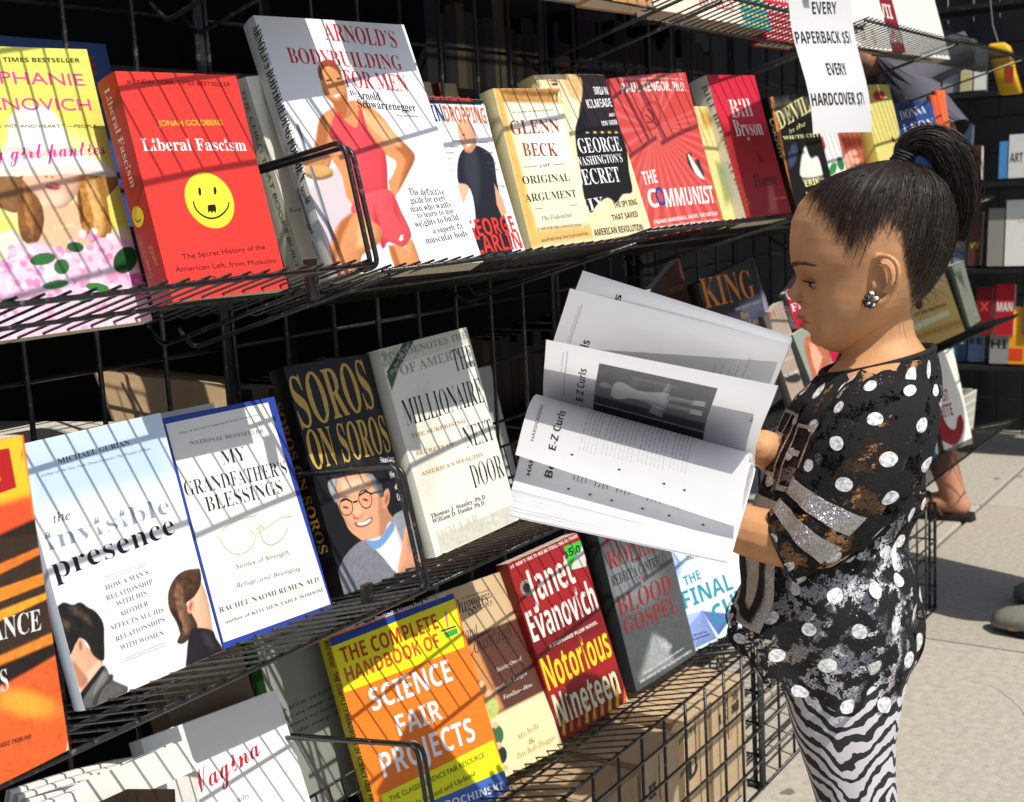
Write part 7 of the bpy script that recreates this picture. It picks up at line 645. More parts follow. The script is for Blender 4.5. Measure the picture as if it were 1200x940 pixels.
{"name":"paperback_book","label":"red paperback with flames along the bottom and a torn green price sticker","w":0.1459,"h":0.2568,"t":0.025,"hard":0,"bow":[0,0],"base":"#9a1c1e","spine":"#7a1416","M":[[0.98128,-0.02202,-0.19133,1.38966],[-0.17766,0.28016,-0.94337,0.89372],[0.07437,0.9597,0.271,0.21892],[0.0,0.0,0.0,1.0]],"paint":[["F","#9c1d20",null,0,0.12],["P","#7a1418",[[-0.0282,0.1696],[0.1471,0.1575],[0.1514,0.1038],[-0.0216,0.1061]],0.0135,0.1],["P","#6a1210",[[0.0059,0.0582],[0.1448,0.0475],[0.1435,-0.0016],[0.0021,0.0017]],0.0109,0],["P","#d86a18",[[-0.0123,0.009],[-0.0063,0.0065],[0.0021,0.0376]],0.0022,0.2],["P","#f0b428",[[0.0032,0.0081],[0.009,0.0056],[0.0194,0.0415]],0.0022,0.2],["P","#d86a18",[[0.0185,0.0073],[0.0245,0.0048],[0.0345,0.0396]],0.0022,0.2],["P","#d86a18",[[0.0341,0.0065],[0.0401,0.0039],[0.048,0.0336]],0.0022,0.2],["P","#f0b428",[[0.0499,0.0056],[0.0561,0.003],[0.067,0.0392]],0.0023,0.2],["P","#e89a1c",[[0.0661,0.0046],[0.0724,0.002],[0.083,0.0373]],0.0023,0.2],["P","#e89a1c",[[0.0826,0.0036],[0.089,0.0009],[0.0977,0.0318]],0.0023,0.2],["P","#f0b428",[[0.0994,0.0025],[0.106,-0.0002],[0.118,0.0374]],0.0024,0.2],["P","#f0b428",[[0.1166,0.0014],[0.1233,-0.0014],[0.1341,0.0336]],0.0024,0.2],["P","#d86a18",[[0.1342,0.0002],[0.141,-0.0026],[0.1506,0.0301]],0.0024,0.2]],"text":[["T","#1 NEW YORK TIMES BESTSELLING AUTHOR",0.003,0.2484,0.1429,0.2505,0.0044,"#efe6dc","S",0],["T","Janet",0.0218,0.191,0.1143,0.192,0.0463,"#e6e2d8","S",0],["T","Evanovich",0.003,0.1418,0.1429,0.1418,0.0428,"#e6e2d8","S",0],["T","A STEPHANIE PLUM NOVEL",0.0275,0.1242,0.1308,0.123,0.0049,"#efe6dc","S",0],["T","Notorious",0.003,0.0719,0.1419,0.0708,0.0454,"#d8cc28","S",0],["T","Nineteen",0.003,0.0205,0.1357,0.0159,0.0441,"#d9d4b0","S",0],["D",[0.0201,0.2152,0.0117],"#8a8478"],["D",[0.0201,0.2152,0.0069],"#2a2220"],["P",[[0.1105,0.2459],[0.1459,0.2444],[0.1459,0.2229],[0.1354,0.2082],[0.1099,0.2114]],"#3fb83f"],["P",[[0.1233,0.2238],[0.1459,0.2359],[0.1459,0.2162],[0.1422,0.206],[0.1116,0.2109]],"#cfccc6"],["T","$",0.1072,0.2303,0.1148,0.2304,0.0087,"#141414","S",0],["T","5.0",0.1165,0.2299,0.141,0.2285,0.0111,"#141414","S",0]],"stext":[]},
{"name":"hardcover_book","label":"thick grey hardcover with dark red spiky capitals and a lone figure in a light beam","w":0.1689,"h":0.2623,"t":0.032,"hard":1,"bow":[0,0],"base":"#4c5052","spine":"#2e3133","M":[[0.99364,-0.01384,-0.11172,1.58242],[-0.10592,0.22104,-0.96949,0.88175],[0.03811,0.97517,0.21817,0.22213],[0.0,0.0,0.0,1.0]],"paint":[["F","#4e5254",null,0,0.25],["E","#7a8082",[0.0515,0.1577,0.0621,-0.0193,-0.0147,-0.0356],0.0304,0.2],["P","#c4c8c6",[[0.0699,0.0595],[0.0533,0.0423],[0.0761,0.0246],[0.1065,0.033],[0.0937,0.0485]],0.0069,0.6],["P","#9a9e9e",[[0.0693,0.0638],[0.0152,0.0157],[0.106,0.0097],[0.0822,0.0553]],0.0103,0.3]],"text":[["T","JAMES",0.0049,0.225,0.1472,0.2145,0.0236,"#8a1f22","b",0],["T","ROLLINS",0.0068,0.1875,0.162,0.1796,0.0266,"#8a1f22","b",0],["T","AND",0.0614,0.1816,0.0859,0.1797,0.004,"#1c1c1e","B",0],["T","REBECCA CANTRELL",0.005,0.1616,0.1464,0.1562,0.016,"#1c1c1e","b",0],["T","THE",0.0676,0.1527,0.0944,0.1498,0.0053,"#8a1f22","B",0],["T","BLOOD",0.003,0.1162,0.1455,0.109,0.0294,"#8a1f22","b",0],["T","GOSPEL",0.0065,0.0855,0.149,0.0771,0.0255,"#8a1f22","b",0],["T","The future is written in the blood of the past…",0.0248,0.0175,0.1431,0.0188,0.0034,"#e8e8e4","b",0],["T","THE ORDER OF THE SANGUINES SERIES",0.0123,0.0088,0.1561,0.0072,0.0039,"#e8e8e4","B",0]],"stext":[["T","THE BLOOD GOSPEL",0.0023,0.2022,0.0154,0.0416,0.0101,"#15171a","B",0]]},
{"name":"paperback_book","label":"pale blue paperback with teal capitals and glassy shards by the girl’s blouse","w":0.1921,"h":0.2174,"t":0.018,"hard":0,"bow":[0,0],"base":"#cfe2f0","spine":"#e0c030","M":[[0.97341,0.03539,-0.22633,1.76811],[-0.22488,0.33609,-0.91459,0.87536],[0.0437,0.94117,0.33511,0.22384],[0.0,0.0,0.0,1.0]],"paint":[["F","#cfe0f0",null,0,0.06],["P","#7f93c8",[[-0.0014,0.0414],[0.0445,0.0557],[0.0579,0.0033],[0.0036,0.004]],0.0017,0.1],["P","#a8b8e0",[[0.0023,0.0402],[0.0439,0.0544],[-0.0008,0.0599]],0.0017,0],["P","#5a6cae",[[0.0439,0.0544],[0.0636,0.0058],[0.1156,0.026]],0.0017,0.1],["P","#e6f0fa",[[0.1091,0.1473],[0.1929,0.1242],[0.1362,0.0646],[0.089,0.0639]],0.0107,0],["P","#9ab0dc",[[0.0125,0.1743],[0.0375,0.138],[-0.0059,0.0931]],0.0084,0]],"text":[["T","THE",0.0263,0.102,0.0682,0.1027,0.0154,"#2c8a9c","S",0],["T","FINAL",0.0096,0.0681,0.1362,0.0646,0.028,"#2c8a9c","S",0],["T","CUT",0.0662,0.0196,0.1633,0.0293,0.0335,"#2c8a9c","S",0],["T","Introducing",0.0066,0.0231,0.0395,0.0195,0.0035,"#2a3a5a","B",0],["T","Nicholas Drummond",0.003,0.0166,0.0452,0.0133,0.0038,"#2a3a5a","B",0],["T","CATHERINE",0.02,0.1722,0.1524,0.1626,0.0141,"#b08a3a","S",0],["T","A BRIT IN THE FBI THRILLER",0.0508,0.1386,0.1295,0.1326,0.0034,"#2a3a5a","S",0]],"stext":[]},
{"name":"hardcover_book","label":"plain white hardcover with thin red script at the lower left corner","w":0.1764,"h":0.2451,"t":0.024,"hard":1,"bow":[0,0],"base":"#e9e8e4","spine":"#d8d6d0","M":[[0.99307,0.07489,-0.09058,0.773],[-0.11216,0.37375,-0.92072,0.92884],[-0.0351,0.9245,0.37956,0.20951],[0.0,0.0,0.0,1.0]],"paint":[],"text":[["T","Vagina",0.0434,0.1713,0.1321,0.185,0.0156,"#b01c34","c",0],["T","A New Biography",0.0288,0.147,0.1031,0.1477,0.0053,"#6a6a66","i",0]],"stext":[]}]
CHARS = ''.join(sorted({c for B in BOOKS for L in (B['text'], B['stext']) for it in L if it[0] == 'T' and it[8] == 's' for c in it[1]} | set('ABCDEFGHIJKLMNOPQRSTUVWXYZabcdefghijklmnopqrstuvwxyz0123456789$!.,:-&')-{' '}))
def fill_patch(pts, S, n, w):
    """triangulated flat outline cut into narrow strips so that it follows a bowed cover"""
    bm = bmesh.new(); vs = [bm.verts.new((x, y, 0)) for x, y in pts]
    bm.faces.new(vs); bmesh.ops.triangulate(bm, faces=bm.faces[:])
    xs = [p[0] for p in pts]; k = int((max(xs)-min(xs))/.012)
    for i in range(1, k+1):
        x = min(xs)+(max(xs)-min(xs))*i/(k+1)
        bmesh.ops.bisect_plane(bm, geom=bm.verts[:]+bm.edges[:]+bm.faces[:], plane_co=(x, 0, 0), plane_no=(1, 0, 0))
    ys = [p[1] for p in pts]; k = int((max(ys)-min(ys))/.02)
    for i in range(1, k+1):
        bmesh.ops.bisect_plane(bm, geom=bm.verts[:]+bm.edges[:]+bm.faces[:], plane_co=(0, min(ys)+(max(ys)-min(ys))*i/(k+1), 0), plane_no=(0, 1, 0))
    bm.verts.ensure_lookup_table(); bm.verts.index_update()
    V = [S(v.co.x, v.co.y, n) for v in bm.verts]; F = [tuple(v.index for v in f.verts) for f in bm.faces]; bm.free(); return V, F
def make_book(B):
    w, h, t = B['w'], B['h'], B['t']; bl, br = B['bow']; hard = B['hard']
    M = Matrix(B['M']); root = thing(B['name'], B['label'], 'book', M=M, group='books facing out on the wire shelves')
    def bow(x):
        u = min(max(x/w, 0), 1); return -bl*(1-u)**2.2-br*u**2.2+.0012*math.sin(math.pi*u)
    cl = 0 if hard else random.uniform(.001, .005); cb = 0 if hard else random.uniform(-.001, .002)   # curled corners of used paperbacks
    def lift(x, y): u = min(max(x/w, 0), 1); v = min(max(y/h, 0), 1); return cl*u**5*v**4+cb*u**5*(1-v)**4
    S = lambda x, y, n: (x, y, bow(x)+lift(x, y)+n)
    mb = mat('cover_'+B['base'].strip('#'), B['base'], .42, .35, grain=.04, gscale=40, bump=.06, bscale=90)
    msp = mat('cover_'+B['spine'].strip('#'), B['spine'], .42, .35, grain=.04, gscale=40, bump=.06, bscale=90)
    ct = .0022 if hard else .0004; ov = .003 if hard else 0
    NX = 14; xs = [w*i/NX for i in range(NX+1)]
    def slab(z0, z1, x0=0, x1=w, y0=0, y1=h):
        q = [x0+(x1-x0)*i/NX for i in range(NX+1)]
        rings = [[(x, y0, bow(x)+z0), (x, y1, bow(x)+z0), (x, y1, bow(x)+z1), (x, y0, bow(x)+z1)] for x in q]
        return MB().loft(rings)
    NY = 8; fc = MB(); q = [w*i/NX for i in range(NX+1)]; r_ = [h*j/NY for j in range(NY+1)]; K = NX+1; n1 = K*(NY+1)
    fc.add([S(x, y, 0) for y in r_ for x in q]+[S(x, y, -ct) for y in r_ for x in q], [(j*K+i, j*K+i+1, (j+1)*K+i+1, (j+1)*K+i) for j in range(NY) for i in range(NX)]+[(n1+(j+1)*K+i, n1+(j+1)*K+i+1, n1+j*K+i+1, n1+j*K+i) for j in range(NY) for i in range(NX)])
    ed = [(j*K+NX, (j+1)*K+NX) for j in range(NY)]+[((j+1)*K, j*K) for j in range(NY)]+[(NY*K+i+1, NY*K+i) for i in range(NX)]+[(i, i+1) for i in range(NX)]
    fc.add([], []); fc.f += [(a, a+n1, b+n1, b) for a, b in ed]; fc.mi += [0]*len(ed); fc.build('front_cover', mb, root)
    slab(-t, -t+ct).build('back_cover', msp, root)
    slab(-t+ct+.0002, -ct-.0002, ct+.0005, w-ov-.0008, ov, h-ov).build('page_block', M_page if not hard else M_pagew, root)
    b0 = bow(0); sp = MB(); nseg = 5; ring = []
    for i in range(nseg+1):
        z = -t+t*i/nseg; bulge = -.0012*math.sin(math.pi*i/nseg) if not hard else -.002*math.sin(math.pi*i/nseg)
        ring.append((bulge-.0002, z+b0))
    sp.add([(x, y, z) for x, z in ring for y in (0, h)], [(2*i, 2*i+2, 2*i+3, 2*i+1) for i in range(nseg)])
    sp.add([(.0006, y, z) for x, z in ring for y in (0, h)], [(2*i, 2*i+1, 2*i+3, 2*i+2) for i in range(nseg)])
    sp.build('spine', msp, root)
    lvl = .00015
    if B['paint']:
        paint_object('cover_picture', w-.0004, h-.0004, B['paint'], lambda x, y, n: S(x+.0002, y+.0002, n), lvl, M_print, root); lvl += .00015
    def SS(x, y, n): return (-n-.0012*math.sin(math.pi*min(max(x/t, 0), 1))-.0002, y, x-t+b0)   # spine: x from back to front
    for surf, items in ((S, B['text']), (SS, B['stext'])):
        lv = lvl if surf is S else .0003
        pend = {}
        for it in items:
            k = it[0]
            if k == 'P':
                V, F = fill_patch(it[1], surf, lv, w); MB().add(V, F).build('printed_shape', mat('ink_'+it[2].strip('#'), it[2], .42, .35), root); lv += .00012
            elif k == 'D':
                cx, cy, r = it[1]; pts = [(cx+r*math.cos(a*.1963), cy+r*math.sin(a*.1963)) for a in range(32)]
                V, F = fill_patch(pts, surf, lv, w); MB().add(V, F).build('printed_disc', mat('ink_'+it[2].strip('#'), it[2], .42, .35), root); lv += .00012
            elif k == 'R':
                cx, cy, r, lw = it[1]; vs = [surf(cx+(r+s*lw/2)*math.cos(a*.2618), cy+(r+s*lw/2)*math.sin(a*.2618), lv) for a in range(24) for s in (-1, 1)]
                MB().add(vs, [(2*i, 2*i+1, (2*i+3) % 48, (2*i+2) % 48) for i in range(24)]).build('printed_ring', mat('ink_'+it[2].strip('#'), it[2], .42, .35), root); lv += .0001
            elif k == 'L':
                pts = it[1]; lw = it[3]; sm = pts
                if len(pts) > 3:
                    sm = [tuple(Vector(p)) for p in arc([(x, y, 0) for x, y in pts], .02, 3)]; sm = [(p[0], p[1]) for p in sm]
                vs = []; n = len(sm)
                for i, p in enumerate(sm):
                    a = sm[max(i-1, 0)]; b = sm[min(i+1, n-1)]; d = Vector((b[0]-a[0], b[1]-a[1])); d = d.normalized() if d.length > 1e-9 else Vector((1, 0)); q = Vector((-d.y, d.x))*lw/2
                    vs += [surf(p[0]+q.x, p[1]+q.y, lv), surf(p[0]-q.x, p[1]-q.y, lv)]
                MB().add(vs, [(2*i, 2*i+1, 2*i+3, 2*i+2) for i in range(n-1)]).build('printed_line', mat('ink_'+it[2].strip('#'), it[2], .42, .35), root); lv += .0001
            else:   # T: string, x0, y0, x1, y1, cap height, colour, style, offset
                _, s, x0, y0, x1, y1, ch, col, st, off = it
                gg = text_geo(s, st, off)
                if not gg: continue
                vv, f, tw = gg; d = Vector((x1-x0, y1-y0)); L = d.length; d.normalize(); q = Vector((-d.y, d.x)); k2 = L/tw
                vs = [surf(x0+d.x*p[0]*k2+q.x*p[1]*ch, y0+d.y*p[0]*k2+q.y*p[1]*ch, lv+.0001) for p in vv]
                MB().add(vs, f).build('lettering', mat('ink_'+col.strip('#'), col, .42, .35), root)
    return root
for B in BOOKS: make_book(B)
def simple_book(label, loc, size, yaw=0, lean=15, cover='#555555', pages=None, name='book', text=None, tcol='#e8e4d8', roll=0, spine=None, group=None, flat=False):
    """a book with cover boards, spine and page block; loc is the lower left front corner, front faces -Y"""
    w, h, t = size
    M = Matrix.Translation(loc) @ Matrix.Rotation(R(yaw), 4, 'Z') @ Matrix.Rotation(R(90-lean), 4, 'X') @ Matrix.Rotation(R(roll), 4, 'Z')
    if flat: M = Matrix.Translation(loc) @ Matrix.Rotation(R(yaw), 4, 'Z') @ Matrix.Rotation(R(roll), 4, 'X')
    root = thing(name, label, 'book', M=M, group=group)
    mc = mat('cover_'+cover.strip('#'), cover, .42, .35, grain=.04, gscale=40, bump=.06, bscale=90); ms = mc if not spine else mat('cover_'+spine.strip('#'), spine, .42, .35, grain=.04, gscale=40, bump=.06, bscale=90)
    MB().box(0, w, 0, h, -.0008, 0).build('front_cover', mc, root); MB().box(0, w, 0, h, -t, -t+.0008).build('back_cover', mc, root)
    MB().box(-.0008, -.0001, 0, h, -t, 0).build('spine', ms, root); MB().box(.0005, w-.002, .002, h-.002, -t+.001, -.001).build('page_block', pages or M_pagew, root)
    for (s, u, v, ww, hh, st) in (text or []):
        text_on(s, Matrix.Translation((0, 0, .0004)), u, v, ww, hh, mat('ink_'+tcol.strip('#'), tcol, .42, .35), root, st)
    return root

# ------------------------------------------------------------------ added black sheets that keep light out behind the rack
M_blackout = mat('blackout_black', (.008, .008, .009), .7, .3, grain=.3, gscale=12, bump=.4, bscale=8)
t = thing('blackout_sheets', 'black sheets added behind and over the book rack to keep its interior dark', 'tarpaulin', (1.2, 1.75, 0))
def cloth_panel(name, p0, du, dv, nu, nv, amp):
    b = MB(); p0, du, dv = Vector(p0), Vector(du), Vector(dv); nn = du.cross(dv).normalized()
    for s in (0, .002):
        vs = [tuple(p0+du*(i/nu)+dv*(j/nv)+nn*(s+amp*math.sin(i*1.3+j*.4)+amp*.6*math.sin(i*.6+1))) for j in range(nv+1) for i in range(nu+1)]
        b.add(vs, [(j*(nu+1)+i, j*(nu+1)+i+1, (j+1)*(nu+1)+i+1, (j+1)*(nu+1)+i) for j in range(nv) for i in range(nu)])
    return b.build(name, M_blackout, t, True)
cloth_panel('back_sheet', (-2.2, 0, .002), (4.35, 0, 0), (0, 0, 2.0), 60, 4, .012)
cloth_panel('roof_sheet', (-2.2, -.64, 2.02), (4.7, 0, 0), (0, .66, 0), 40, 4, .008)
cloth_panel('side_sheet', (-2.2, -.66, .002), (0, .66, 0), (0, 0, 2.0), 12, 4, .01)
MB().box(-1.9, 2.4, -.66, -.40, .0, .006).build('floor_sheet', M_blackout, t)
# plank shelves on the back side of the rack with more books
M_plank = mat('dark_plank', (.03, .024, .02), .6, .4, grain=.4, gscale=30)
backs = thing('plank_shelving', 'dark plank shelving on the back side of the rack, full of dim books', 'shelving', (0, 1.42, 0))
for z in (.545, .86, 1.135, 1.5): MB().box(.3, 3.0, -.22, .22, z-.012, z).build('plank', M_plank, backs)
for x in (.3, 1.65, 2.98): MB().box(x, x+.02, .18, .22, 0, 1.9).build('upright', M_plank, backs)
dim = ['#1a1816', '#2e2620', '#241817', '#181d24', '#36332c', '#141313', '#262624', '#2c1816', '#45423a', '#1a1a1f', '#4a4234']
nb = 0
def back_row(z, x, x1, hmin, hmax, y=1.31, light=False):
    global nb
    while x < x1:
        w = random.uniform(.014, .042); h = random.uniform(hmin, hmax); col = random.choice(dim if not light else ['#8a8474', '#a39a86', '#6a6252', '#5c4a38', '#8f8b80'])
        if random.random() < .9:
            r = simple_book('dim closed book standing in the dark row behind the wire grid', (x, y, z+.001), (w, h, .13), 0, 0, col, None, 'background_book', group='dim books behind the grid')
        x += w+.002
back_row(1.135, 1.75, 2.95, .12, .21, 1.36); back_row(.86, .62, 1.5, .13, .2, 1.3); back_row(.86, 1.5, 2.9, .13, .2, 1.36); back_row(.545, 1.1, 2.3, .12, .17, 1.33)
simple_book('grey white hardcover with small print seen through the grid beside the banknote book', (1.56, 1.16, .50), (.13, .20, .03), -6, 14, '#b9bab4', text=[('THE SOCIAL', .03, .15, .07, .006, 'b'), ('of the world', .03, .13, .07, .004, 'i')], tcol='#4a4a4a')
simple_book('pale hardcover with a dark spine behind the top of the banknote book', (1.43, 1.14, .50), (.12, .235, .03), -4, 13, '#cfcabc', spine='#3a3a38')
simple_book('cream paperback lying behind the blue bordered book', (.80, 1.12, .735), (.13, .18, .02), 15, 0, '#d8d2c2', flat=True)
simple_book('white paperback wedged behind the pale blue book, its top in the sun', (.765, .97, .545), (.15, .225, .02), -4, 12, '#d9d8d0')
simple_book('blue edged book standing behind the grid above the bodybuilder book', (1.345, 1.14, .935), (.05, .18, .02), 0, 12, '#5b86b4')
simple_book('book with a blue and orange marbled cover behind the grid left of the red book', (.745, 1.13, .95), (.21, .205, .02), 0, 10, '#3a4f86', text=[('MARBLE', .12, .17, .07, .02, 'S')], tcol='#b0452c')
for i, (x, w) in enumerate(((1.49, .035), (1.53, .05), (1.60, .045))):
    simple_book('cream book top left of the parchment book, behind the grid, '+['leftmost', 'middle', 'rightmost'][i]+' of three', (x, 1.15, .93), (w, .215, .03), 0, 12, ['#c9b890', '#cfc29c', '#bfae88'][i], spine='#7a1e1c')
b = thing('carton_lid', 'brown carton lid with handwriting leaning in the dark behind the blue bordered book', 'carton', (0.9219, 1.2, 0.7871))
mm = MB(); A = [Vector(p) for p in [(0.9224, 1.2, 0.791), (1.1848, 1.26, 0.7326), (1.1751, 1.22, 0.6112), (0.9322, 1.16, 0.6685)]]; O = Vector(b.location); n_ = Vector((0, -.004, 0))
mm.add([tuple(a-O) for a in A]+[tuple(a-O-n_) for a in A], [(0, 1, 2, 3), (7, 6, 5, 4), (0, 4, 5, 1), (1, 5, 6, 2), (2, 6, 7, 3), (3, 7, 4, 0)]); mm.build('board', M_card, b)
A2 = [Vector(p) for p in [(0.9224, 1.2, 0.791), (1.1115, 1.36, 0.7654), (1.2935, 1.36, 0.7234), (1.1848, 1.26, 0.7326)]]; mm = MB(); mm.add([tuple(a-O) for a in A2]+[tuple(a-O-Vector((0, 0, .003))) for a in A2], [(0, 1, 2, 3), (7, 6, 5, 4)]); mm.build('fold', M_card, b)
# boxes in the basket: seen through the front wires
cardboard_box(1.02, 1.235, 'brown cardboard box at the left of the basket under the science book', M_card, z1=.155)
cardboard_box(1.245, 1.41, 'shaded brown cardboard box with faint printed lines in the basket', M_card, z1=.185, marks=[('BOOKS MEDIA', .03, .09, .008, 's'), ('FRAGILE', .03, .075, .006, 's')])
cardboard_box(1.42, 1.535, 'narrow brown cardboard box standing in the middle of the basket', M_card2, z1=.19, marks=[('II', .02, .12, .02, 'S')])
cardboard_box(1.545, 1.625, 'pale cardboard box with a dark square mark in the basket', M_card2, y0=.787, z1=.205, marks=[('19’s', .012, .165, .012, 's'), ('D', .012, .10, .035, 'S')])
cardboard_box(1.635, 1.755, 'pale cardboard box with numerals at the right end of the basket', M_card2, y0=.785, z1=.20, marks=[('MOBY', .05, .165, .012, 's'), ('1.530M', .02, .145, .016, 'S')])
# books below and left of the white script book
simple_book('open white book with bent pages in the lower left corner', (0.5814, 0.9, 0.4565), (.155, .03, .02), -8, 20, '#d8d6cc')
# sprung open cream book, lower left: bent cover and page edges
t2 = thing('open_book', 'cream book lying open with its pages bent up beside the white script book', 'book', (0.6707, 0.93, 0.4269))
O = Vector(t2.location)
Q = [[Vector(p)-O for p in row] for row in [[(0.5721, 0.88, 0.4957), (0.6355, 0.9, 0.4781), (0.7436, 0.93, 0.4549), (0.8057, 0.955, 0.4092)], [(0.5523, 0.87, 0.4597), (0.6171, 0.89, 0.4302), (0.721, 0.92, 0.3848), (0.7957, 0.95, 0.3276)]]]
def bez(P, t): return P[0]*(1-t)**3+P[1]*3*t*(1-t)**2+P[2]*3*t*t*(1-t)+P[3]*t**3
for k in range(4):
    m = MB(); off = Vector((.0, .010*k, .002*k)); vs = []
    for i in range(13): vs += [bez(Q[0], i/12)+off, bez(Q[1], i/12)+off]
    vs += [v+Vector((0, .006, 0)) for v in vs]
    m.add(vs, [(2*i, 2*i+1, 2*i+3, 2*i+2) for i in range(12)]+[(26+2*i, 28+2*i, 29+2*i, 27+2*i) for i in range(12)]+[(2*i, 2*i+2, 28+2*i, 26+2*i) for i in range(12)]); m.build('page_block', M_pagew, t2, True)
m = MB(); Qc = [Vector(p)-O for p in [(0.6107, 0.868, 0.4789), (0.6601, 0.875, 0.4731), (0.7224, 0.89, 0.4423), (0.7189, 0.89, 0.3892), (0.6054, 0.866, 0.4498)]]
m.add([tuple(q) for q in Qc]+[tuple(q+Vector((0, .001, 0))) for q in Qc], [(0, 1, 2, 3, 4), (9, 8, 7, 6, 5)]); m.build('cover_photo', mat('dark_gold_print', '#2a1c10', .4, .4, grain=.8, gscale=30), t2)
simple_book('grey paperback with small print and a green spine behind the lowest wire loop', (1.0051, 1.02, 0.2455), (.13, .235, .02), -4, 14, '#8c8f86', spine='#2c6a34', text=[('Bill Cable', .012, .205, .035, .005, 's'), ('A BOOK OF NOTES', .015, .13, .09, .004, 's'), ('for the reader who', .015, .12, .09, .004, 's'), ('wants to look', .015, .11, .08, .004, 's'), ('at the margins', .015, .10, .08, .004, 's')], tcol='#2a2a28')
simple_book('tan book bottom seen behind the lowest shelf under the blue bordered book', (0.8583, 1.04, 0.3729), (.11, .2, .04), -6, 16, '#6f5a40')
# ------------------------------------------------------------------ books on the top shelves (seen from below)
def top_book(x, w, h, t_, col, label, name='book', z=L0-.016, y=FY+.046, dots=None, text=None, tcol='#e8e4d8', yaw=-6, group=None):
    r = simple_book(label, (x, y, shelf_z(z+.003, y+(.044 if z < LT else 0))), (w, h, t_), yaw, 15, col, M_page, name, text, tcol, group=group)
    if dots:
        m = MB(); rr, p, c = dots
        for j in range(int(h/p)):
            for i in range(int(w/p)):
                cx = p*(i+.5+.25*(j % 2)); cy = p*(j+.5)
                if cx > w-rr: continue
                m.add([(cx+rr*math.cos(a*.785), cy+rr*math.sin(a*.785), .0005) for a in range(8)], [tuple(range(8))])
        m.build('printed_dots', mat('ink_'+c.strip('#'), c, .45, .35), r)
    return r
cols = ['#8a3a2a', '#c9b38a', '#3c5a78', '#d8d2c2', '#6a2030', '#8c8460', '#2e4a3a', '#b9703a']
x = .25
for i in range(2):
    top_book(x, .125, random.uniform(.19, .24), .022, cols[i], 'book standing on the top shelf above the left edge of the picture', group='unseen books on the top shelf'); x += .148
top_book(.872, .105, .235, .03, '#c9b38a', 'tan book on the top shelf above the bodybuilder book')
top_book(1.025, .085, .24, .025, '#d8cfc0', 'pale book on the top shelf over the bodybuilder book’s right half')
top_book(1.285, .13, .2, .03, '#6e7f96', 'grey blue book on the top shelf above the white paperback of the bald man')
top_book(1.435, .13, .22, .03, '#b98a5a', 'tan book on the top shelf above the parchment book')
top_book(1.60, .12, .21, .03, '#e8d9c4', 'cream book with an orange band on the top shelf above the brick red book', text=[('Fire', .02, .03, .08, .03, 'B')], tcol='#d8542c')
top_book(1.735, .13, .22, .03, '#efe3d2', 'pale pink and cream book seen through the slats left of the teal dotted book', text=[('ROSES', .01, .02, .1, .03, 'B')], tcol='#c8585a')
top_book(1.875, .105, .22, .03, '#2f9aa6', 'teal book with yellow dots seen through the slats left of the price sign', dots=(.004, .014, '#e2cf4a'))
top_book(1.985, .13, .22, .03, '#c2283a', 'red book with white dots seen through the slats behind the price sign', dots=(.003, .011, '#f0ece4'), z=L0-.028)
top_book(2.22, .17, .25, .02, '#eeeae4', 'white book with faint red print on the top shelf right of the price sign', text=[('THE NEW YORK TIMES', .02, .06, .12, .006, 'B'), ('A LETTER', .02, .08, .12, .012, 'B')], tcol='#c2544a', z=L0-.012)
top_book(2.42, .16, .25, .02, '#e9e6df', 'white book with two small leaf drawings on the top shelf', z=L0-.012, text=[('O', .03, .015, .02, .03, 'S'), ('O', .08, .01, .015, .03, 'S')], tcol='#b9a23a')
top_book(2.59, .10, .25, .03, '#8f1c2c', 'dark red book with white capitals between two white books on the top shelf', text=[('GRON', .008, .02, .084, .035, 'S'), ('VII', .02, .07, .06, .03, 'S')], z=L0-.008)
top_book(2.70, .26, .25, .03, '#ecebe2', 'large cream white book at the right end of the top shelf', z=L0-.008)
for k in range(14):  # added unseen row, blocks sunlight from the space behind the grid
    top_book(.25+k*.205, .19, .26, .03, cols[k % 8], 'unseen book added to block sun, standing on the topmost shelf above the picture', z=LT, y=FY+.07, group='unseen books on the topmost shelf')
# ------------------------------------------------------------------ price sign
C4 = [Vector(p) for p in [(1.8112, 0.68, 1.029), (2.0755, 0.68, 1.0343), (2.1, 0.72, 1.2488), (1.8297, 0.72, 1.2237)]]
sg_ = thing('price_sign', 'white paper price sign with black capitals clipped to the top shelf', 'sign', C4[3])
up0 = C4[3]-C4[0]; up1 = C4[2]-C4[1]
C4 = [C4[0], C4[1], C4[2]+up1*.16, C4[3]+up0*.16]; O = Vector(sg_.location)
def SG(u, v, n): # v from 0 bottom to 1 = old top edge
    a = C4[0]*(1-u)+C4[1]*u; b = C4[3]*(1-u)+C4[2]*u; v = v/1.16; p = a*(1-v)+b*v-O; nn = Vector((0, -1, .1)); return tuple(p+nn*(n+.006*math.sin(math.pi*u)*(1-v)+.004*math.sin(2.2*v*math.pi)))
m = MB(); vs = [SG(i/12, 1.16*j/12, s) for s in (0, -.0003) for j in range(13) for i in range(13)]
m.add(vs, [(s*169+j*13+i, s*169+j*13+i+1, s*169+(j+1)*13+i+1, s*169+(j+1)*13+i) for s in (0, 1) for j in range(12) for i in range(12)])
m.build('paper', mat('sign_paper', '#efeef2', .75, .2, trans=.25), sg_, True)
for s, u0, u1, v in (('EVERY', .33, .73, .895), ('PAPERBACK $5!', .02, .90, .675), ('EVERY', .34, .66, .43), ('HARDCOVER $7!', .02, .87, .205)):
    vv, f, w = text_geo(s, 'S', -.002); k = (u1-u0)/w
    MB().add([SG(u0+p[0]*k, v+p[1]*.092, .0005) for p in vv], f).build('lettering', M_ink, sg_)
MB().box(.05, .075, -.012, .004, .012, .03).build('clip', M_wire, sg_)
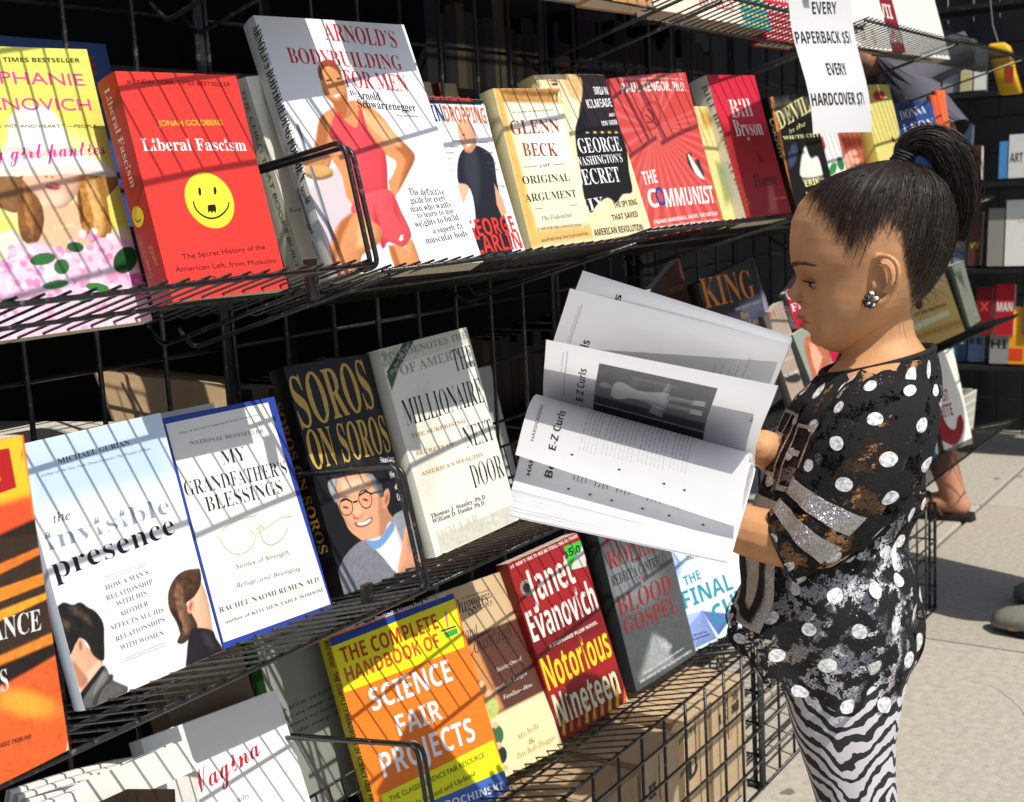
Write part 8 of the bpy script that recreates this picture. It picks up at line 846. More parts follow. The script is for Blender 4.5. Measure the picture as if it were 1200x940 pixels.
# ------------------------------------------------------------------ far rack at the right edge
fr = thing('wire_rack', 'far black wire rack of mixed books and packets at the right edge', 'rack', (4.4, .95, 0))
for i in range(14):
    y = .45-i*.085
    MB().tube([(.16, y, .05), (.16, y, 2.0)], .003, 6).build('vertical_wire', M_wire, fr, True)
for i in range(16):
    z = .06+i*.12; MB().tube([(.155, .46, z), (.155, -.66, z)], .0028, 6).build('horizontal_wire', M_wire, fr, True)
for z in (.32, .645, .93, 1.22, 1.5):
    MB().box(-.02, .15, -.66, .46, z-.018, z-.004).build('shelf', mat('black_metal_shelf', (.015, .015, .016), .45, .5, wear=(.06, .05, .05)), fr)
fb = lambda label, px, col, w, h, t_, y0=None, z=None, **k: simple_book(label, (4.385, px, z), (w, h, t_), -90, 8, col, **k)
fb('white hardcover with a green spine on the far rack', 1.00, '#e6e4da', .16, .215, .03, z=.65, spine='#2f8a3f', text=[('CERES', .04, .14, .07, .02, 'i')], tcol='#b0ac98')
fb('grey hardcover beside the green spined book on the far rack', 1.055, '#8f8a80', .05, .19, .03, z=.65)
fb('light blue book on the far rack above the green spined book', 1.02, '#4f8ac4', .025, .12, .02, z=.935)
fb('white book with a torn black print on the far rack', .99, '#d8d8d2', .05, .14, .02, z=.935, text=[('ART', .003, .05, .04, .03, 'S')], tcol='#1a1a1a')
fb('black and white striped book leaning at the frame’s right edge', .93, '#2b2b2a', .12, .22, .02, z=.935, text=[('ZZZ', .0, .05, .1, .05, 'S'), ('ZZZ', .0, .12, .1, .05, 'S')], tcol='#c9c8b8')
fb('dark red packet on the lower shelf of the far rack', 1.09, '#7a1a1e', .05, .16, .03, z=.42, text=[('X', .01, .08, .03, .03, 'S')], tcol='#c9483c')
fb('bright red paperback on the lower shelf of the far rack', 1.03, '#b0222c', .06, .17, .03, z=.42, text=[('MAN', .005, .08, .05, .03, 'S')])
fb('teal paperback at the edge of the picture on the far rack', .94, '#3a5a58', .1, .17, .03, z=.42)
fb('silver and black magazine low on the far rack', 1.045, '#8d8c8a', .06, .2, .01, z=.325, text=[('MW', .003, .12, .05, .03, 'S'), ('HI', .003, .05, .05, .03, 'S')], tcol='#2a2a2a')
fb('magazine with a yellow and orange block on the far rack', .985, '#e0a028', .05, .19, .01, z=.325, text=[('▄', .0, .02, .045, .06, 'S')], tcol='#d2461e')
for k, (y, c) in enumerate(((.80, '#4a6a8a'), (.72, '#8a7a5a'), (.64, '#6a2a2a'))):
    fb('book on the far rack beyond the right edge of the picture', y, c, .08, .19, .03, z=.65, group='books on the far rack outside the picture')
    fb('book on the far rack beyond the right edge of the picture', y, c, .08, .19, .03, z=.935, group='books on the far rack outside the picture')
bt = thing('fabric_backdrop', 'dark cloth hung behind the far rack', 'cloth', (4.9, .8, 0))
m = MB(); m.add([(.02*math.sin(i*1.7), 2.0-.12*i, z) for i in range(34) for z in (.0, 2.3)], [(2*i, 2*i+1, 2*i+3, 2*i+2) for i in range(33)]); m.add([(.004+.02*math.sin(i*1.7), 2.0-.12*i, z) for i in range(34) for z in (.0, 2.3)], [(2*i, 2*i+1, 2*i+3, 2*i+2) for i in range(33)]); m.build('sheet', mat('dark_cloth', (.012, .012, .014), .85, .2, grain=.4, gscale=6), bt, True)
# yellow case hanging from the shelf end
yc = thing('plastic_case', 'yellow plastic case hanging from a cord at the end of the top shelf', 'case', (3.75, 0.8706, 1.2963))
My = mat('yellow_plastic', '#e2b21c', .4, .5, grain=.08, gscale=40)
def sqr(w, d, z, x=0, y=0, r=.25, n=16): return [(x+d*math.copysign(abs(math.sin(2*math.pi*k/n))**r*1, math.sin(2*math.pi*k/n)), y+w*math.copysign(abs(math.cos(2*math.pi*k/n))**r, math.cos(2*math.pi*k/n)), z) for k in range(n)]
MB().loft([sqr(.024, .015, -.13, 0, -.030), sqr(.028, .018, -.127, 0, -.030), sqr(.027, .018, -.07, 0, -.014), sqr(.028, .018, -.034, 0, -.005), sqr(.026, .016, -.030, 0, -.004)]).build('case_body', My, yc, True)
MB().loft([sqr(.028, .019, -.024, 0, -.003), sqr(.030, .02, -.02, 0, -.002), sqr(.028, .02, .0, 0, .003), sqr(.018, .014, .01, 0, .006)]).build('lid', My, yc, True)
MB().tube([(0, .004, .008), (0, .02, .06), (0, .03, .16)], .0018, 6).build('cord', mat('grey_cord', (.2, .2, .19), .6), yc)
MB().box(-.0195, -.0185, -.040, -.018, -.10, -.055).build('sticker', mat('ink_b9402c', '#b9402c', .5), yc)
# ------------------------------------------------------------------ things on the far end of the middle and lowest shelves
z3e = L3+.05
def on3(px, w): return px
yb = .885
simple_book('white paperback with a blue foot at the blouse’s back edge', (2.93, yb, shelf_z(z3e+.002, yb)), (.15, .235, .02), -12, 14, '#e9e9ea', text=[('NO SALE', .03, .012, .09, .009, 's')], tcol='#f2f2f2').name
bl = [o for o in COL.objects if o.get('label', '').startswith('white paperback with a blue foot')][0]
MB().box(.0, .15, .0, .034, .0002, .0006).build('printed_band', mat('ink_2a5a9a', '#2a5a9a', .45), bl)
rb = simple_book('red paperback strip between the blue footed book and the white and red book', (3.07, yb, shelf_z(z3e+.002, yb)), (.05, .235, .02), -12, 14, '#c8302a')
wr = simple_book('curved white paperback with a dark red lip shape and white capitals', (3.13, yb-.01, shelf_z(z3e+.002, yb)), (.19, .26, .02), -14, 13, '#ebe8da', spine='#2a1a1a')
paint_object('cover_picture', .19, .26, [('F', '#ece9dc', None, 0, .03), ('P', '#9a1626', [(.0, .19), (.03, .2), (.05, .15), (.07, .10), (.09, .06), (.12, .05), (.14, .075), (.16, .08), (.165, .055), (.14, .025), (.10, .01), (.05, .03), (.02, .05)], .002, .2), ('P', '#d8c8b8', [(.0, .2), (.02, .2), (.03, .13), (.01, .12)], .004, .1), ('P', '#1e1414', [(.02, .0), (.05, .0), (.045, .06), (.025, .06)], .003, .1)], lambda x, y, n: (x, y, n), .0003, M_print, wr)
text_on('FIRST', Matrix.Translation((0, 0, .0006)), .06, .125, .06, .028, mat('ink_9a1626', '#9a1626', .45), wr, 'S'); text_on('BITE', Matrix.Translation((0, 0, .0006)), .065, .085, .06, .032, mat('ink_9a1626', '#9a1626', .45), wr, 'S')
# white lattice basket at the shelf end
lb = thing('lattice_basket', 'small white plastic lattice basket at the far end of the lowest shelf', 'basket', (3.38, .93, shelf_z(z3e+.004, .93)))
Mlb = mat('white_plastic', '#cfccc0', .5, .4)
for i in range(7):
    MB().tube([(i*.02, -.05, .0), (i*.02, -.06, .12)], .0035, 5).build('bar', Mlb, lb)
for j in range(5): MB().tube([(-.003, -.051-.0022*j, .02+j*.024), (.125, -.051-.0022*j, .02+j*.024)], .0035, 5).build('bar', Mlb, lb)
MB().box(-.005, .13, -.05, .08, .0, .005).build('base', Mlb, lb); MB().box(-.005, .0, -.05, .08, .0, .12).build('side', Mlb, lb); MB().box(.127, .132, -.05, .08, .0, .12).build('side', Mlb, lb)

random.seed(21)
pk = ['#8c2a2c', '#c9c4b4', '#2e4a6a', '#b8862c', '#3f5a46', '#d8d6cc', '#5a3a2c', '#8a8f96', '#b84a34', '#22242a', '#6a7f9a', '#d2c08a']; pn = ['white', 'tan', 'red', 'blue', 'green', 'grey']
for z in (.325, .65, .935, 1.225):
    y = 1.42
    while y > 1.10:
        w = random.uniform(.025, .06); c = random.choice(pk)
        simple_book('small blurred book among the tightly packed ones on the far rack', (4.40+random.uniform(-.02, .03), y, z), (w, random.uniform(.11, .19), .03), -90+random.uniform(-8, 8), random.uniform(4, 12), c, name='background_book', group='packed books on the far rack', text=[(random.choice('AEHIMNTVX')*2, .004, .06, w-.008, .02, 'S')], tcol=random.choice(['#e8e4d8', '#c9a23a', '#1a1a1a'])); y -= w+.008
# trodden gum and stains on the slabs
gm = MB()
for k in range(46):
    x = random.uniform(1.7, 4.6); y = random.uniform(-.4, 1.0); r0 = random.uniform(.004, .012)
    gm.add([(x+r0*(1+.35*math.sin(3*a+k))*math.cos(a), y+r0*(1+.3*math.cos(2*a+k))*math.sin(a), .0006) for a in (2*math.pi*i/12 for i in range(12))], [tuple(range(12))])
gm.build('gum_spots', mat('trodden_gum', (.17, .155, .13), .85, .2, grain=.3, gscale=200), sidewalk, kind='stuff')
ck = MB()
for x0, y0, L, a0 in ((2.15, .35, .4, .9), (3.3, .45, .35, 2.2)):
    x, y, a = x0, y0, a0; pv = None
    for i in range(26):
        a += random.uniform(-.5, .5); a = a0+(a-a0)*.8; nx, ny = x+L/26*math.cos(a), y+L/26*math.sin(a); wd = .0011*(1-i/28)
        ck.add([(x-wd*math.sin(a), y+wd*math.cos(a), .0004), (x+wd*math.sin(a), y-wd*math.cos(a), .0004), (nx+wd*math.sin(a), ny-wd*math.cos(a), .0004), (nx-wd*math.sin(a), ny+wd*math.cos(a), .0004)], [(0, 1, 2, 3)]); x, y = nx, ny
ck.build('hairline_cracks', mat('crack_dirt', (.11, .10, .08), .95, .1), sidewalk, kind='stuff')

# ------------------------------------------------------------------ people
def union_mesh(parts, voxel, smooth=2):
    """join closed parts into one continuous surface"""
    bm = bmesh.new()
    for m in parts:
        me = m.mesh('tmp'); b2 = bmesh.new(); b2.from_mesh(me); bmesh.ops.recalc_face_normals(b2, faces=b2.faces[:]); b2.to_mesh(me); b2.free(); bm.from_mesh(me); bpy.data.meshes.remove(me)
    me = bpy.data.meshes.new('tmp'); bm.to_mesh(me); bm.free()
    o = bpy.data.objects.new('tmp', me); COL.objects.link(o)
    r = o.modifiers.new('r', 'REMESH'); r.mode = 'VOXEL'; r.voxel_size = voxel; r.use_smooth_shade = True
    if smooth: s = o.modifiers.new('s', 'SMOOTH'); s.iterations = smooth; s.factor = .5
    bpy.context.view_layer.update(); dg = bpy.context.evaluated_depsgraph_get()
    out = bpy.data.meshes.new_from_object(o.evaluated_get(dg)); bpy.data.objects.remove(o); return out
def ell(c, r, ax=None, nu=20, nv=12):
    b = MB(); c = Vector(c); X, Y, Z = ax or (Vector((1, 0, 0)), Vector((0, 1, 0)), Vector((0, 0, 1))); rings = []
    for j in range(1, nv):
        p = math.pi*j/nv; rings.append([c+X*(r[0]*math.sin(p)*math.cos(2*math.pi*i/nu))+Y*(r[1]*math.sin(p)*math.sin(2*math.pi*i/nu))+Z*(r[2]*math.cos(p)) for i in range(nu)])
    return b.loft(rings)
def limb(pts, n=16):
    """tapered tube with rounded ends through (point, radius) pairs"""
    P = [Vector(p) for p, r in pts]; Rr = [r for p, r in pts]; q = []; rr = []
    for i in range(len(P)-1):
        p0 = P[max(i-1, 0)]; p1 = P[i]; p2 = P[i+1]; p3 = P[min(i+2, len(P)-1)]
        for k in range(5):
            t = k/5; q.append(.5*((2*p1)+(-p0+p2)*t+(2*p0-5*p1+4*p2-p3)*t*t+(-p0+3*p1-3*p2+p3)*t**3)); s = t*t*(3-2*t); rr.append(Rr[i]*(1-s)+Rr[i+1]*s)
    q.append(P[-1]); rr.append(Rr[-1]); d0 = (q[0]-q[1]).normalized(); d1 = (q[-1]-q[-2]).normalized()
    q = [q[0]+d0*rr[0]*.95, q[0]+d0*rr[0]*.7, q[0]+d0*rr[0]*.3]+q+[q[-1]+d1*rr[-1]*.3, q[-1]+d1*rr[-1]*.7, q[-1]+d1*rr[-1]*.95]
    rr = [rr[0]*.25, rr[0]*.7, rr[0]*.95]+rr+[rr[-1]*.95, rr[-1]*.7, rr[-1]*.25]
    return MB().tube(q, rr, n)
def hand(wrist, d, palm, size, thumb_side, curl, spread=.12):
    """palm, four unequal bent fingers and a thumb leaving the side of the palm; curl bends towards -palm normal"""
    d = Vector(d).normalized(); pn = Vector(palm); pn = (pn-d*pn.dot(d)).normalized(); s = d.cross(pn)*thumb_side; w = Vector(wrist); out = []
    k = size
    out.append(ell(w+d*.045*k, (.034*k, .030*k, .013*k), (d, s, pn)))
    for i, (off, L) in enumerate(((.021, .062), (.008, .070), (-.006, .066), (-.019, .052))):
        p = w+d*.070*k+s*off*k; dd = (d+s*(spread*(off/.02))).normalized(); pts = [(w+d*.04*k+s*off*k*.8, .0085*k)]; a = 0
        for seg, fr in enumerate((.42, .32, .26)):
            pts.append((p.copy(), (.0082-.001*seg)*k)); a += curl[seg]; v = dd*math.cos(a)-pn*math.sin(a); p = p+v*L*fr*k
        pts.append((p, .0055*k)); out.append(limb(pts, 10))
    t0 = w+d*.018*k+s*.018*k; v1 = (d*.6+s*.75-pn*.25).normalized(); v2 = (d*.85+s*.25-pn*.45).normalized()
    out.append(limb([(t0, .011*k), (t0+v1*.028*k, .0095*k), (t0+v1*.028*k+v2*.024*k, .0085*k), (t0+v1*.028*k+v2*.044*k, .006*k)], 10))
    return out
def skin_mat(name, c, rough=.48):
    m = mat(name, c, rough, .4, grain=.16, gscale=34, bump=.3, bscale=1500, attr='tone' if name == 'brown_skin' else None); b = m.node_tree.nodes['Principled BSDF']
    b.inputs['Subsurface Weight'].default_value = .12; b.inputs['Subsurface Radius'].default_value = (.012, .005, .003); b.inputs['Subsurface Scale'].default_value = .5; return m
M_skin = skin_mat('brown_skin', '#b07a52')
VH = Vector((.95064, .31028, 0)); RT = Vector((.31028, -.95064, 0)); UP = Vector((0, 0, 1))   # away from camera / her back / up, at the child
FW = -RT; LF = -VH   # she faces FW, her left side is LF
HC = Vector((1.2908, 0.4213, 0.883)); PXM = 1.3/1488
def LP(x, y, l=0): return HC+RT*((x-1025)*PXM)+UP*((300-y)*PXM)+LF*l
girl = thing('person', 'small girl in a black polka dot lace top and zebra leggings reading an open book', 'girl', (HC.x, HC.y, 0))
def G(m): return m   # parts are built in world space, then re-rooted
def adopt(o): o.parent = girl; o.matrix_parent_inverse = girl.matrix_world.inverted() if False else Matrix.Translation(-Vector(girl.location)); return o
# ---- head
ys = np.arange(196.5, 413, 1.6)
BY = [196, 200, 205, 212, 222, 236, 255, 275, 292, 303, 312, 322, 333, 345, 355, 365, 375, 385, 395, 403, 409, 413]
BF = [1034, 1006, 986, 967, 951, 938.5, 930.5, 928, 927.5, 929.5, 935, 940, 943, 945.5, 948, 949.5, 951, 953, 955, 959, 968, 986]
BB = [1046, 1066, 1080, 1092, 1102, 1110, 1114, 1114, 1111, 1107, 1103, 1097, 1090, 1081, 1072, 1062, 1050, 1036, 1020, 1008, 1000, 994]
BW = [5, 30, 45, 57, 66, 72, 76, 78, 78, 77, 75.5, 74, 73, 71.5, 69, 65, 60, 53, 44, 35, 25, 12]
PY = [303, 310, 320, 326, 333, 338, 341, 346, 350, 353, 357, 362, 367, 371, 374.5, 378, 382, 386, 390, 396, 403]
PF = [928.5, 931.5, 935, 934, 929.5, 926, 924.8, 925.5, 930, 937.5, 940.5, 937.5, 933, 934, 944.5, 936, 938.5, 946.5, 951, 949.5, 955]
SG_Y = [303, 326, 336, 343, 350, 356, 362, 382, 390, 403]; SG_V = [.014, .0085, .0095, .011, .013, .010, .017, .017, .02, .02]
rings = []
for y in ys:
    bf, bb, bw = np.interp(y, BY, BF), np.interp(y, BY, BB), np.interp(y, BY, BW)
    pf = np.interp(y, PY, PF) if 303 <= y <= 403 else bf; sg = np.interp(y, SG_Y, SG_V); cx = (bf+bb)/2; a = (bb-bf)/2; ring = []
    for k in range(96):
        th = 2*math.pi*k/96; ct, st = math.cos(th), math.sin(th); e = 2/2.1
        x = cx-a*math.copysign(abs(ct)**e, ct); l = bw*PXM*math.copysign(abs(st)**e, st)*(1-.10*max(ct, 0)*min(1, max(0, (y-240)/40)))
        if ct > 0:
            x += (pf-bf)*math.exp(-(l/sg)**2)
            x += 3.2*math.exp(-((y-327)/10)**2-((abs(l)-.027)/.013)**2)
            x -= 2.2*math.exp(-((y-306)/5)**2-((abs(l)-.026)/.02)**2)
        ck = math.exp(-((y-372)/20)**2-((x-975)/26)**2); l *= 1+.055*ck
        ring.append(LP(x, y, l))
    rings.append(ring)
parts = [MB().loft(rings)]
for s in (-1, 1):
    parts.append(ell(LP(938.5, 347, s*.0112), (.0062, .0052, .0052)))   # nostril wing
    E = lambda x, y, l: LP(x, y, s*l)
    parts.append(limb([(E(*p[:3]), p[3]) for p in ((1021, 306, .064, .002), (1028, 297.5, .070, .0026), (1039, 296, .076, .0027), (1047.5, 303, .080, .0028), (1050, 314, .081, .0028), (1048, 326, .079, .0027), (1042, 337, .075, .0026), (1034, 346, .072, .0034), (1026.5, 347, .070, .0032), (1022.5, 340, .067, .002))], 10))
    parts.append(limb([(E(*p[:3]), p[3]) for p in ((1029, 305, .072, .0016), (1037, 307, .075, .0021), (1041, 316, .0765, .0022), (1040, 327, .075, .0022), (1034, 335, .072, .002))], 8))
    parts.append(ell(E(1035, 322, .0655), (.0125, .0225, .0048), (RT, UP, LF)))
    parts.append(ell(E(1023.5, 328, .0675), (.0026, .0042, .003), (RT, UP, LF)))
def ring(L, R_, half, lc=0, n=40, ex=2.15, grow=0):
    A = (Vector(L)-Vector(R_))/2; c = (Vector(L)+Vector(R_))/2+LF*lc; a = A.length; A = A*(1+grow/a); half = half+grow; e = 2/ex
    return [c+A*math.copysign(abs(math.cos(t))**e, math.cos(t))+LF*(half*math.copysign(abs(math.sin(t))**e, math.sin(t))) for t in (2*math.pi*k/n for k in range(n))]
def RG(rows, grow=0, n=40, dl=0, dx=0): return [ring(LP(x0+dx, y0), LP(x1+dx, y1), h, lc+dl, n, grow=grow) for x0, y0, x1, y1, h, lc in rows]
def refine(rows, k=4):
    """smoothly interpolated rows"""
    A = np.array(rows, float); n = len(A); out = []
    for i in range(n-1):
        p0, p1, p2, p3 = A[max(i-1, 0)], A[i], A[i+1], A[min(i+2, n-1)]
        for j in range(k): t = j/k; out.append(.5*((2*p1)+(-p0+p2)*t+(2*p0-5*p1+4*p2-p3)*t*t+(-p0+3*p1-3*p2+p3)*t**3))
    out.append(A[-1]); return [tuple(r) for r in out]
TORSO = [(992, 372, 1066, 352, .033, 0), (990, 392, 1068, 376, .033, 0), (989, 408, 1070, 392, .034, 0), (982, 424, 1077, 405, .044, 0), (966, 440, 1086, 420, .064, 0), (950, 462, 1088, 446, .088, 0), (934, 500, 1086, 485, .094, 0), (918, 540, 1078, 530, .090, 0), (900, 590, 1064, 585, .088, 0), (893, 640, 1048, 635, .088, 0), (895, 690, 1060, 685, .095, 0), (902, 740, 1064, 740, .10, 0), (908, 790, 1056, 795, .10, 0), (928, 840, 1046, 850, .08, 0)]
LEG = [(914, 780, 1050, 790, .050, .045), (917, 815, 1049, 835, .052, .047), (926, 860, 1043, 875, .051, .048), (941, 910, 1042, 920, .048, .048), (955, 965, 1043, 970, .044, .048), (966, 1035, 1036, 1038, .034, .048), (972, 1100, 1038, 1104, .036, .048), (984, 1180, 1032, 1182, .027, .047), (992, 1250, 1026, 1250, .020, .046), (994, 1275, 1028, 1275, .02, .046)]
parts.append(MB().loft(RG(refine(TORSO, 3))))
for s, dx in ((1, 0), (-1, -10)):
    rows = [(a, b, c, d, h, lc*s) for a, b, c, d, h, lc in LEG]; parts.append(MB().loft(RG(refine(rows, 2), dx=dx)))
A_ = lambda *pts: limb([(LP(x, y, l), r) for x, y, l, r in pts])
parts.append(A_((1040, 468, .066, .030), (1015, 535, .095, .031), (972, 608, .098, .029), (925, 616, .092, .0285), (880, 611, .078, .0265), (846, 604, .066, .020)))
parts.append(A_((1035, 470, -.066, .030), (985, 540, -.095, .029), (935, 590, -.085, .026), (908, 548, -.025, .023), (895, 520, .040, .019)))
parts += hand(LP(850, 604, .067), -RT*.95+LF*.25+UP*.1, -UP, .82, -1, (.25, .35, .3))
parts += hand(LP(895, 523, .040), -RT*.8+UP*.45+LF*.3, VH*.9+UP*.2, .8, 1, (.4, .5, .4))
bme = union_mesh(parts, .0016, 2)
bme.materials.append(M_skin)
nv_ = len(bme.vertices); co = np.zeros(nv_*3); bme.vertices.foreach_get('co', co); co = co.reshape(-1, 3)
d_ = co-np.array(HC); hx = 1025+d_@np.array(RT)/PXM; hy = 300-d_[:, 2]/PXM; hl = d_@np.array(LF)
# hairline seen from the side: hair above this line
HLX = [925, 938, 950, 962, 975, 988, 1000, 1010, 1020, 1032, 1046, 1053, 1058, 1062, 1066, 1120]; HLY = [222, 236, 246, 258, 274, 294, 306, 302, 288, 279, 280, 292, 322, 352, 376, 376]
hline = np.interp(hx, HLX, HLY)
hfront = hline+np.where(hx < 990, -14*np.clip(1-np.abs(hl)/.045, 0, 1)*np.clip((990-hx)/40, 0, 1), 0)
jag = sum(a_*np.sin(hx*fx_+hy*fy_+hl*1144*fx_*.7+ph_) for a_, fx_, fy_, ph_ in ((2.4, .31, .12, 0), (2.0, .83, -.35, 1), (1.8, 1.7, .9, 2), (1.5, 2.9, -1.3, 3), (1.2, 4.3, 2.1, 4)))
isH = np.clip((hfront-hy+jag)/30+.05, 0, 1)*((hy < 386) & (hx > 930))*np.clip((.0735-np.abs(hl))/.002, 0, 1)
isH = np.where((hx > 1050) & (hy > 300), isH*np.clip((392-hy)/48, 0, 1), isH)
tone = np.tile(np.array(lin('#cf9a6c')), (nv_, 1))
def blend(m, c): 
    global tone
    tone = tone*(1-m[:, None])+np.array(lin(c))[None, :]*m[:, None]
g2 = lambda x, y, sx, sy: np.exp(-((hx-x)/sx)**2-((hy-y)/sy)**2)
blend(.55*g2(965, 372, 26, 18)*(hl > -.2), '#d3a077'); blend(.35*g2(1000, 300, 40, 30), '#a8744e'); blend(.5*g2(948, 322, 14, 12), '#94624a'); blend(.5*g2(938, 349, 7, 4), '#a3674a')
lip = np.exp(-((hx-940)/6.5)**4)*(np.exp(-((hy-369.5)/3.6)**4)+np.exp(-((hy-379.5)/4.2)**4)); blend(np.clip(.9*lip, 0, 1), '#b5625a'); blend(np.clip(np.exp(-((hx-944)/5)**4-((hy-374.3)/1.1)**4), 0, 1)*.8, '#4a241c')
blend(np.clip(.7*g2(938.5, 350.5, 2.5, 1.6), 0, 1), '#3a1c14')  # nostril opening: its shade is painted into the skin colour
blend(.45*g2(1032, 322, 8, 14)*(np.abs(hl) < .0745), '#7a3f2c'); blend(isH*.9, '#1a120e')  # ear hollow darkened in colour for its shade, then the dark scalp
sh = np.clip((hy-150)/400, 0, 1)
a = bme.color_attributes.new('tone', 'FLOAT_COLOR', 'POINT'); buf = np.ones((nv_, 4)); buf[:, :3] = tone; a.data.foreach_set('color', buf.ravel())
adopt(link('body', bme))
bvh = BVHTree.FromPolygons([tuple(v) for v in co], [tuple(p.vertices) for p in bme.polygons])
# ---- eyes, brows, lashes
M_eye = mat('eye_white', '#a89c92', .2, .6); M_iris = mat('iris_dark', '#1a0e08', .1, .7); M_lid = mat('eyelid_skin', '#9c6c4c', .5, .3)
M_hair = mat('black_hair', (.016, .011, .009), .55, .35); M_hair2 = mat('brown_hair', (.055, .036, .024), .5, .4)
for s in (1, -1):
    eh = bvh.ray_cast(LP(905, 325, s*.0275), RT, .1)[0] or LP(945, 325, s*.0275); r = .0114; ec = eh+RT*(r-.0012)
    eye = adopt(ell(ec, (r, r, r), nu=24, nv=16).build('eye', M_eye, None, True))
    gz = (FW*.93-UP*.28+LF*s*.12).normalized(); gx = gz.orthogonal().normalized(); gy = gz.cross(gx)
    ir = MB(); ringp = [ec+gz*(r*math.cos(q)+.0003)+(gx*math.cos(t)+gy*math.sin(t))*(r*math.sin(q)) for q in (.001, .32, .62) for t in (2*math.pi*k/20 for k in range(20))]
    ir.loft([ringp[0:20], ringp[20:40], ringp[40:60]], cap=False); io = ir.build('iris', M_iris, None, True); io.parent = eye; 
    for nm, e0, e1 in (('upper_eyelid', 3, 88), ('lower_eyelid', -80, -24)):
        vs = []; R1 = .0121; NU, NV = 26, 10
        for j in range(NV+1):
            e = R(e0+(e1-e0)*j/NV)
            for i in range(NU+1):
                az = R(-110+220*i/NU); ee = e*(1-.0*abs(az)) if nm == 'lower_eyelid' else e+R(9)*(-(az/R(85))**2)
                dv = FW*(math.cos(ee)*math.cos(az))+LF*(math.cos(ee)*math.sin(az))+UP*math.sin(ee); vs.append(ec+dv*R1)
        m = MB(); m.add(vs, [(j*(NU+1)+i, j*(NU+1)+i+1, (j+1)*(NU+1)+i+1, (j+1)*(NU+1)+i) for j in range(NV) for i in range(NU)]); adopt(m.build(nm, M_lid, None, True))
    m = MB()
    for i in range(26):
        az = R(-60+130*i/25); e = R(3)-R(9)*(az/R(85))**2; dv = FW*(math.cos(e)*math.cos(az))+LF*(math.cos(e)*math.sin(az))+UP*math.sin(e); p = ec+dv*.0123
        m.tube([p, p+dv*.0025-UP*.0008, p+dv*.0055+UP*.0002], [.00035, .0003, .0001], 4)
    adopt(m.build('eyelash', M_hair, None))
    m = MB()
    for i in range(170):
        t = random.random(); x = 929+t*32; y = 306.5-4.2*math.sin(t*2.6)+t*1.5+random.uniform(-2, 2)*(1-.4*t); l = .008+.036*t
        o0 = LP(x, y, s*l)+(FW*.6+LF*s*.8)*.02; hit = bvh.ray_cast(o0, -(FW*.6+LF*s*.8).normalized(), .05)
        if hit[0] is None: continue
        p = hit[0]+hit[1]*.0003; dv = (RT*.9+LF*s*.35+UP*random.uniform(-.05, .5)).normalized(); q = p+dv*.005; n2 = bvh.find_nearest(q)
        m.tube([p, n2[0]+n2[1]*.0005], [.00017, .00008], 3)
    adopt(m.build('eyebrow', M_hair2, None))
# ---- hair
HOLD = LP(1056, 189, 0); CC = LP(1030, 262, 0)
FRIZZ = .0007
def ribbon(m, pts, w, nrm=None):
    vs = []; n = len(pts); tw = random.uniform(0, 6.28)
    for i, p in enumerate(pts):
        d = (pts[min(i+1, n-1)]-pts[max(i-1, 0)]).normalized(); a = d.orthogonal().normalized(); b = d.cross(a)
        if nrm: a = d.cross(nrm[i]).normalized(); q = (a*math.cos(tw*.19-.6)+nrm[i]*math.sin(tw*.19-.6)).normalized()
        else: q = a*math.cos(tw)+b*math.sin(tw)
        ww = w*(1-.6*i/(n-1)); p = p+Vector((random.uniform(-1, 1), random.uniform(-1, 1), random.uniform(-1, 1)))*(FRIZZ if i else 0); vs += [p+q*ww, p-q*ww]
    m.add(vs, [(2*i, 2*i+1, 2*i+3, 2*i+2) for i in range(n-1)], 1 if random.random() < .3 else 0)
roots = np.where((isH > .04) & (hx > 928))[0]; pr = (.25+isH[roots])/np.sum(.25+isH[roots]); roots = np.random.choice(roots, 8000, p=pr)
m = MB()
d1 = (HOLD-CC).normalized()
for ri in roots:
    p = Vector(co[ri]); d0 = (p-CC).normalized(); ang = d0.angle(d1)
    if ang < .06: continue
    N = 3+int(ang*6); frac = min(1, random.uniform(.25, 1.15)); pts = []; nr = []; lift = random.uniform(.0003, .0030); wv = random.uniform(-1, 1)
    for k in range(N+1):
        t = frac*k/N; q = (d0*math.sin((1-t)*ang)+d1*math.sin(t*ang))/math.sin(ang); q = q+q.cross(d1)*.03*wv*math.sin(math.pi*t)
        h = bvh.ray_cast(CC+q.normalized()*.16, -q.normalized(), .16)
        if h[0] is None: break
        pts.append(h[0]+q*(lift*min(1, k/2+.2)+.0035*t*t)); nr.append(q)
    if len(pts) > 2: ribbon(m, pts, random.uniform(.00012, .00025)*(.6+.6*min(1, isH[ri]*1.5)), nr)
for k in range(900):   # short flyaway hairs at the nape and hairline
    ri = random.choice(roots)
    p = Vector(co[ri]); back = hx[ri] > 1055 and hy[ri] > 270
    if not back and random.random() < .75: continue
    d = (p-CC).normalized(); v = (d+Vector([random.uniform(-.6, .6) for _ in range(3)])+RT*(.5 if back else .0)+UP*(.0 if back else .4)).normalized(); L = random.uniform(.006, .026) if back else random.uniform(.004, .011)
    b = p+v*L*.5+Vector([random.uniform(-.002, .002) for _ in range(3)]); c = p+v*L+UP*random.uniform(-.008, .01)
    ribbon(m, [p, b, c], .00017)
adopt(m.build('hair', [M_hair, M_hair2], None))
FRIZZ = .0007
m = MB(); PT = [(1056, 190, 7), (1060, 179, 11), (1072, 171, 14), (1088, 172, 17), (1103, 182, 20), (1115, 200, 22), (1121, 222, 20), (1124, 245, 16), (1123, 266, 10), (1120, 286, 4)]
PT = [tuple(r) for r in refine([(a, b, c, 0, 0, 0) for a, b, c in PT], 3)]
